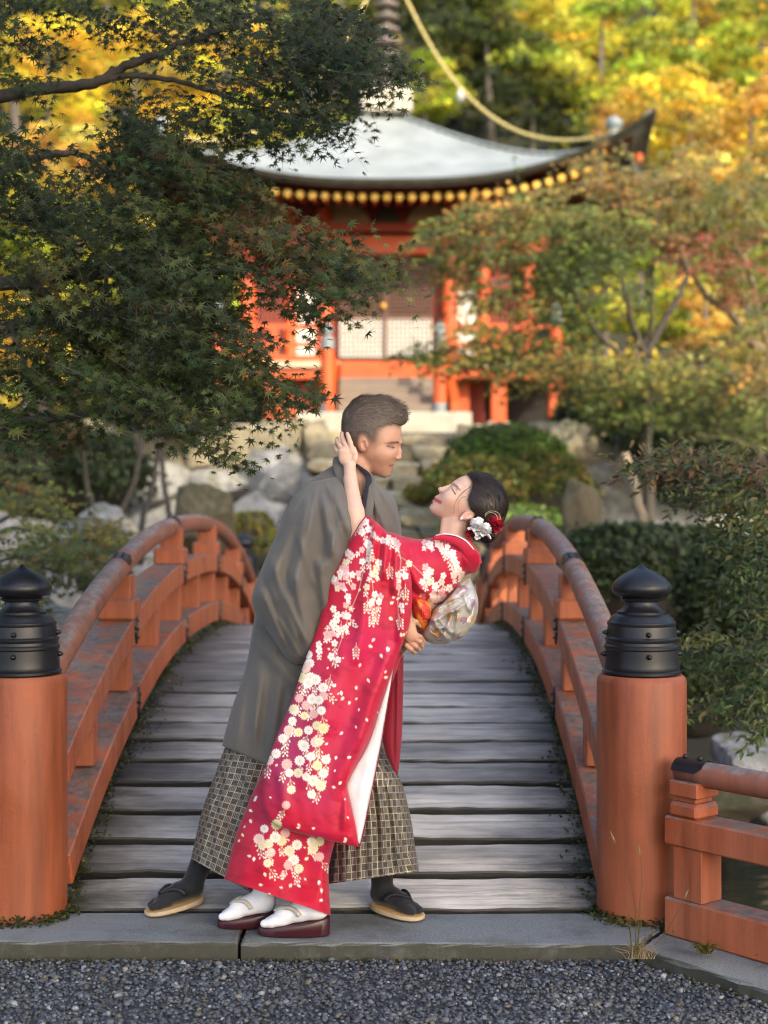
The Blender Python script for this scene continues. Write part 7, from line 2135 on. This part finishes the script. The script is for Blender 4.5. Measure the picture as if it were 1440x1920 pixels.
HILL = [('gold', 90, 130, 33, 120, 'at the upper left corner'), ('dark', 20, 20, 38, 150, 'high at the left edge'), ('gold', 250, 170, 36, 150, 'glowing through the left maple'), ('lime', 200, 20, 40, 150, 'high behind the left maple'), ('gold', 420, 140, 37, 130, 'behind the top of the left maple'), ('lime', 520, 250, 35, 130, 'left of the roof'), ('orange', 150, 300, 32, 110, 'low behind the left maple'), ('gold', 330, 330, 34, 130, 'left of the temple eave'), ('lime', 60, 430, 30, 130, 'at the left edge behind the maple'), ('gold', 40, 620, 26, 110, 'low at the left edge'), ('lime', 230, 560, 29, 140, 'between the left maple boughs'),
        ('dark', 640, 40, 42, 110, 'left of the spire'), ('dark', 800, 40, 40, 130, 'just right of the spire'), ('lime', 790, 170, 37, 90, 'behind the roof peak'), ('dark', 910, 100, 39, 120, 'inside the curve of the right chain'), ('lime', 960, 30, 43, 110, 'at the top right of the spire'), ('dark', 1000, 190, 36, 90, 'above the right roof slope'), ('lime', 1130, 110, 36, 160, 'bright above the roof corner'), ('gold', 1090, 20, 43, 130, 'at the top behind the bright one'), ('lime', 1300, 60, 38, 150, 'high on the right'), ('gold', 1420, 40, 42, 150, 'in the upper right corner'), ('orange', 1180, 235, 33, 70, 'behind the roof tip'), ('gold', 1290, 230, 30, 120, 'right of the roof tip'), ('orange', 1410, 250, 29, 130, 'at the right edge above the maples'), ('orange', 1330, 360, 27, 110, 'low behind the red tipped maple'), ('lime', 1420, 480, 26, 120, 'behind the right edge limbs'), ('orange', 1320, 600, 23, 90, 'between the crooked limbs'), ('lime', 1200, 560, 23, 110, 'behind the olive maple'), ('dark', 1130, 430, 27, 120, 'right of the temple hall'), ('dark', 360, 620, 28, 120, 'left of the temple hall'), ('lime', 1440, 690, 22, 90, 'at the right edge above the shrubs'), ('dark', 1000, 300, 40, 150, 'hidden behind the right roof slope')]
for i, (kind, px, py, Y, rad, where) in enumerate(HILL):
    c = P(px, py, Y); R = rad * Y / F_PX
    if kind == 'dark' and px == 1000 and py == 300: continue
    gz = float(ground_h(np.array(c[0]), np.array(c[1])))
    root = empty('hillside_tree', (c[0], c[1], gz), '%s leafy tree on the hillside %s' % (WORD[kind], where), 'tree', 'trees on the hillside')
    place('crown', CROWN[kind][i % 2], c, root, (rng.normal(0, .15), rng.normal(0, .15), rng.uniform(0, 6.28)), (R * 1.12, R * 1.0, R * rng.uniform(.9, 1.1)))
    mb = MB(); z0 = min(gz - .5, c[2] - R * .6); q = np.array([(c[0] + .3 * math.sin(i), c[1], z0), (c[0] + .15 * math.sin(i), c[1], (z0 + c[2]) / 2), (c[0], c[1], c[2] + R * .5)])
    mb.tube(q, [max(.10, R * .10), max(.08, R * .07), .03], 7); mb.build('trunk', M['bark'], root, True)

def undergrowth():
    r = np.random.default_rng(55); n = 35000
    x = r.uniform(-22, 22, n); y = 31.5 + 34 * r.random(n) ** 1.3
    sd = np.arange(n) < 9000; x = np.where(sd, np.sign(x) * (8.5 + 15 * r.random(n)), x); y = np.where(sd, r.uniform(13, 33, n), y)
    z = ground_h(x, y) + r.gamma(2, .22, n)
    k = (noise3(np.stack((x * .35, y * .35, 0 * x), 1), 5, 3) + r.normal(0, .25, n))
    col = np.where((k > .35)[:, None], vary(r, GOLD, n, .3), np.where((k > -.1)[:, None], vary(r, LIME, n, .3), vary(r, DARK, n, .35)))
    V, F, C_ = leaves(KITE, np.stack((x, y, z), 1), np.stack((r.normal(0, .6, n), r.normal(-.6, .5, n), r.normal(.7, .4, n)), 1), r.normal(size=(n, 3)), r.uniform(.22, .5, n), col)
    o = mesh('undergrowth', V, F, M['leaf_far'], None, smooth=False, col=C_); tag(o, 'mixed undergrowth covering the hillside', None, None, 'stuff')
undergrowth()

def sun_blocker_crowns():
    """unseen tree crowns added behind the viewer to keep the sun off the bridge"""
    r = np.random.default_rng(77); n = 6000
    cen = np.array(((7.0, -8.5, 12.0), (14.8, -6.0, 11.0), (9.5, -8, 17.0), (3.5, -10.5, 11.0)))  # added crowns, set where they cut the sun off the foreground
    rad = np.array((4.3, 3.6, 3.2, 3.6))
    k = r.integers(0, len(cen), n); d = r.normal(size=(n, 3)); d /= np.linalg.norm(d, axis=1)[:, None]
    p = cen[k] + d * (rad[k] * r.uniform(.2, 1, n) ** .5)[:, None]
    V, F, C_ = leaves(KITE, p, r.normal(size=(n, 3)), r.normal(size=(n, 3)), r.uniform(.6, 1.1, n), vary(r, DARK, n, .3))
    v2 = []; f2 = []; nb = len(V)
    mb = MB()
    for c in cen[[0, 1, 3]]:
        mb.tube([(c[0], c[1], -.2), (c[0], c[1], c[2])], [.35, .15], 8)
    v, f = mb.data()
    tri = [t for q in f for t in ([q[0], q[i], q[i + 1]] for i in range(1, len(q) - 1))]
    V = np.concatenate((V, v)); F = np.concatenate((F, np.array(tri) + nb)); C_ = np.concatenate((C_, np.tile((.04, .03, .025), (len(v), 1))))
    o = mesh('sun_blocker_crowns', V, F, M['leaf_far'], None, smooth=False, col=C_); tag(o, 'unseen tree crowns added to shade the bridge', None, None, 'stuff')
sun_blocker_crowns()

# ------------------------------------------------------------------ moss, grass and weeds by the bridge
def moss():
    r = np.random.default_rng(9); n = 4200
    s = r.choice((-1, 1), n); v = r.uniform(-.02, 6.0, n)
    w = np.abs(r.normal(0, .034, n)) * (1.0 + .7 * np.sin(v * 2.7 + s) * np.sin(v * 6.1)).clip(.15, 2.2)
    u = s * (.925 - w)
    p = BR(u, v, deck(v) + .008 + r.uniform(0, .018, n) * np.exp(-w / .05))
    a_ = r.uniform(0, 6.28, 1500); sd = np.where(np.arange(1500) % 2 == 0, -1.072, 1.062); rr2 = .155 + np.abs(r.normal(0, .022, 1500))
    ring = np.stack((BX + sd + rr2 * np.cos(a_), BY + rr2 * np.sin(a_), .004 + r.uniform(0, .03, 1500) * np.exp(-(rr2 - .155) / .02)), 1)
    p = np.concatenate((p, ring)); n = len(p)
    col = vary(r, [(.035, .045, .010), (.05, .055, .012), (.025, .03, .010), (.09, .085, .015)], n, .35)
    V, F, C_ = leaves(KITE, p, np.stack((r.normal(0, .6, n), r.normal(-.3, .6, n), np.ones(n)), 1), r.normal(size=(n, 3)), r.uniform(.008, .022, n), col)
    tag(mesh('moss', V, F, M['leaf'], None, smooth=False, col=C_), 'moss along both edges of the bridge planks', None, None, 'stuff')
    n = 2600
    t = r.uniform(0, 1, n)
    x = np.where(t < .5, r.uniform(-1.45, 1.0, n), .84 + r.uniform(0, .7, n)); y = np.where(t < .5, 4.56 - np.abs(r.normal(0, .012, n)), 0)
    y = np.where(t < .5, y, 4.505 - (x - .84) * 1.28 - np.abs(r.normal(0, .015, n))); keep = (noise3(np.stack((x * 3, y, 0 * x), 1), 12, 3) + r.normal(0, .3, n)) > .15
    k2 = r.uniform(0, 1, n) < .35
    fx = .92 + r.uniform(0, .75, n); fy = 4.74 - (fx - .92) * 1.2 - np.abs(r.normal(0, .02, n))
    x = np.where(k2, fx, x); y = np.where(k2, fy, y); z = np.where(k2, .0, -.075)
    keep |= k2
    x, y, z = x[keep], y[keep], z[keep]; n = len(x)
    col = vary(r, [(.05, .055, .014), (.09, .075, .02), (.10, .06, .02), (.03, .035, .012)], n, .35)
    V, F, C_ = leaves(KITE, np.stack((x, y, z + r.uniform(0, .025, n)), 1), np.stack((r.normal(0, .6, n), r.normal(-.8, .6, n), np.ones(n)), 1), r.normal(size=(n, 3)), r.uniform(.008, .022, n), col)
    tag(mesh('weeds', V, F, M['leaf'], None, smooth=False, col=C_), 'small weeds and dead leaves along the kerb', None, None, 'stuff')
moss()

def grass_blades(name, label, blades, mat_cols, cat='grass tuft', heads=()):
    b = MB(); cols = []
    for pts, w, c in blades:
        q = np.asarray(pts, float); k = 12; t = np.linspace(0, 1, len(q)); s = np.linspace(0, 1, k)
        q = np.stack([np.interp(s, t, q[:, j]) for j in range(3)], 1)
        for _ in range(3): q[1:-1] = (q[:-2] + 2 * q[1:-1] + q[2:]) / 4
        n0 = b.n; b.tube(q, np.linspace(w, w * .25, k), 4, False); cols.append(np.tile(c, (b.n - n0, 1)))
    for p, q, w, c in heads:
        n0 = b.n; b.tube([p, (np.asarray(p) * .6 + np.asarray(q) * .4), q], [w * .4, w, w * .2], 5, False); cols.append(np.tile(c, (b.n - n0, 1)))
    v, f = b.data()
    o = mesh(name, v, f, M['leaf'], None, smooth=True, col=np.concatenate(cols)); tag(o, label, cat)
    return o
r = np.random.default_rng(4)
gc, sc_ = (.13, .12, .03), (.42, .32, .16)
bl = []; hd = []
for pts in ([(1190, 1790), (1196, 1715), (1180, 1640), (1160, 1595), (1144, 1560)], [(1196, 1790), (1198, 1700), (1206, 1640), (1197, 1585)], [(1228, 1772), (1252, 1745), (1290, 1672)], [(1185, 1785), (1180, 1720), (1174, 1680), (1160, 1690)], [(1190, 1785), (1205, 1720), (1198, 1690)], [(1185, 1790), (1180, 1740), (1170, 1700)]):
    q = [P(x, y, 4.42) for x, y in pts]; bl.append((q, .0017, gc))
for a, b_ in (((1153, 1580), (1144, 1558)), ((1200, 1605), (1197, 1583)), ((1283, 1685), (1291, 1668))): hd.append((P(*a, 4.42), P(*b_, 4.42), .0035, (.30, .22, .10)))
for k in range(60):
    x = 1200 + r.normal(0, 12); h = r.uniform(10, 34)
    bl.append(([P(x, 1798, 4.43 + r.normal(0, .015)), P(x + r.normal(0, 5), 1798 - h * .6, 4.43), P(x + r.normal(0, 14), 1798 - h, 4.42)], .0012, sc_))
grass_blades('wild_grass', 'tall dry grass stalks in front of the right post', bl, None, heads=hd)
bl = []
for k in range(34):
    a = r.uniform(-1.5, 1.5); L = r.uniform(18, 46); x = 1322 + r.normal(0, 6)
    bl.append(([P(x, 1788, 4.44), P(x + math.sin(a) * L * .5, 1788 - L * .55, 4.44 + r.normal(0, .02)), P(x + math.sin(a) * L, 1788 - L * .55 * math.cos(a) - 4, 4.43 + r.normal(0, .03))], .0022, (.12 + r.uniform(0, .05), .13, .02)))
grass_blades('grass_tuft', 'short green grass tuft below the low side fence', bl, None)
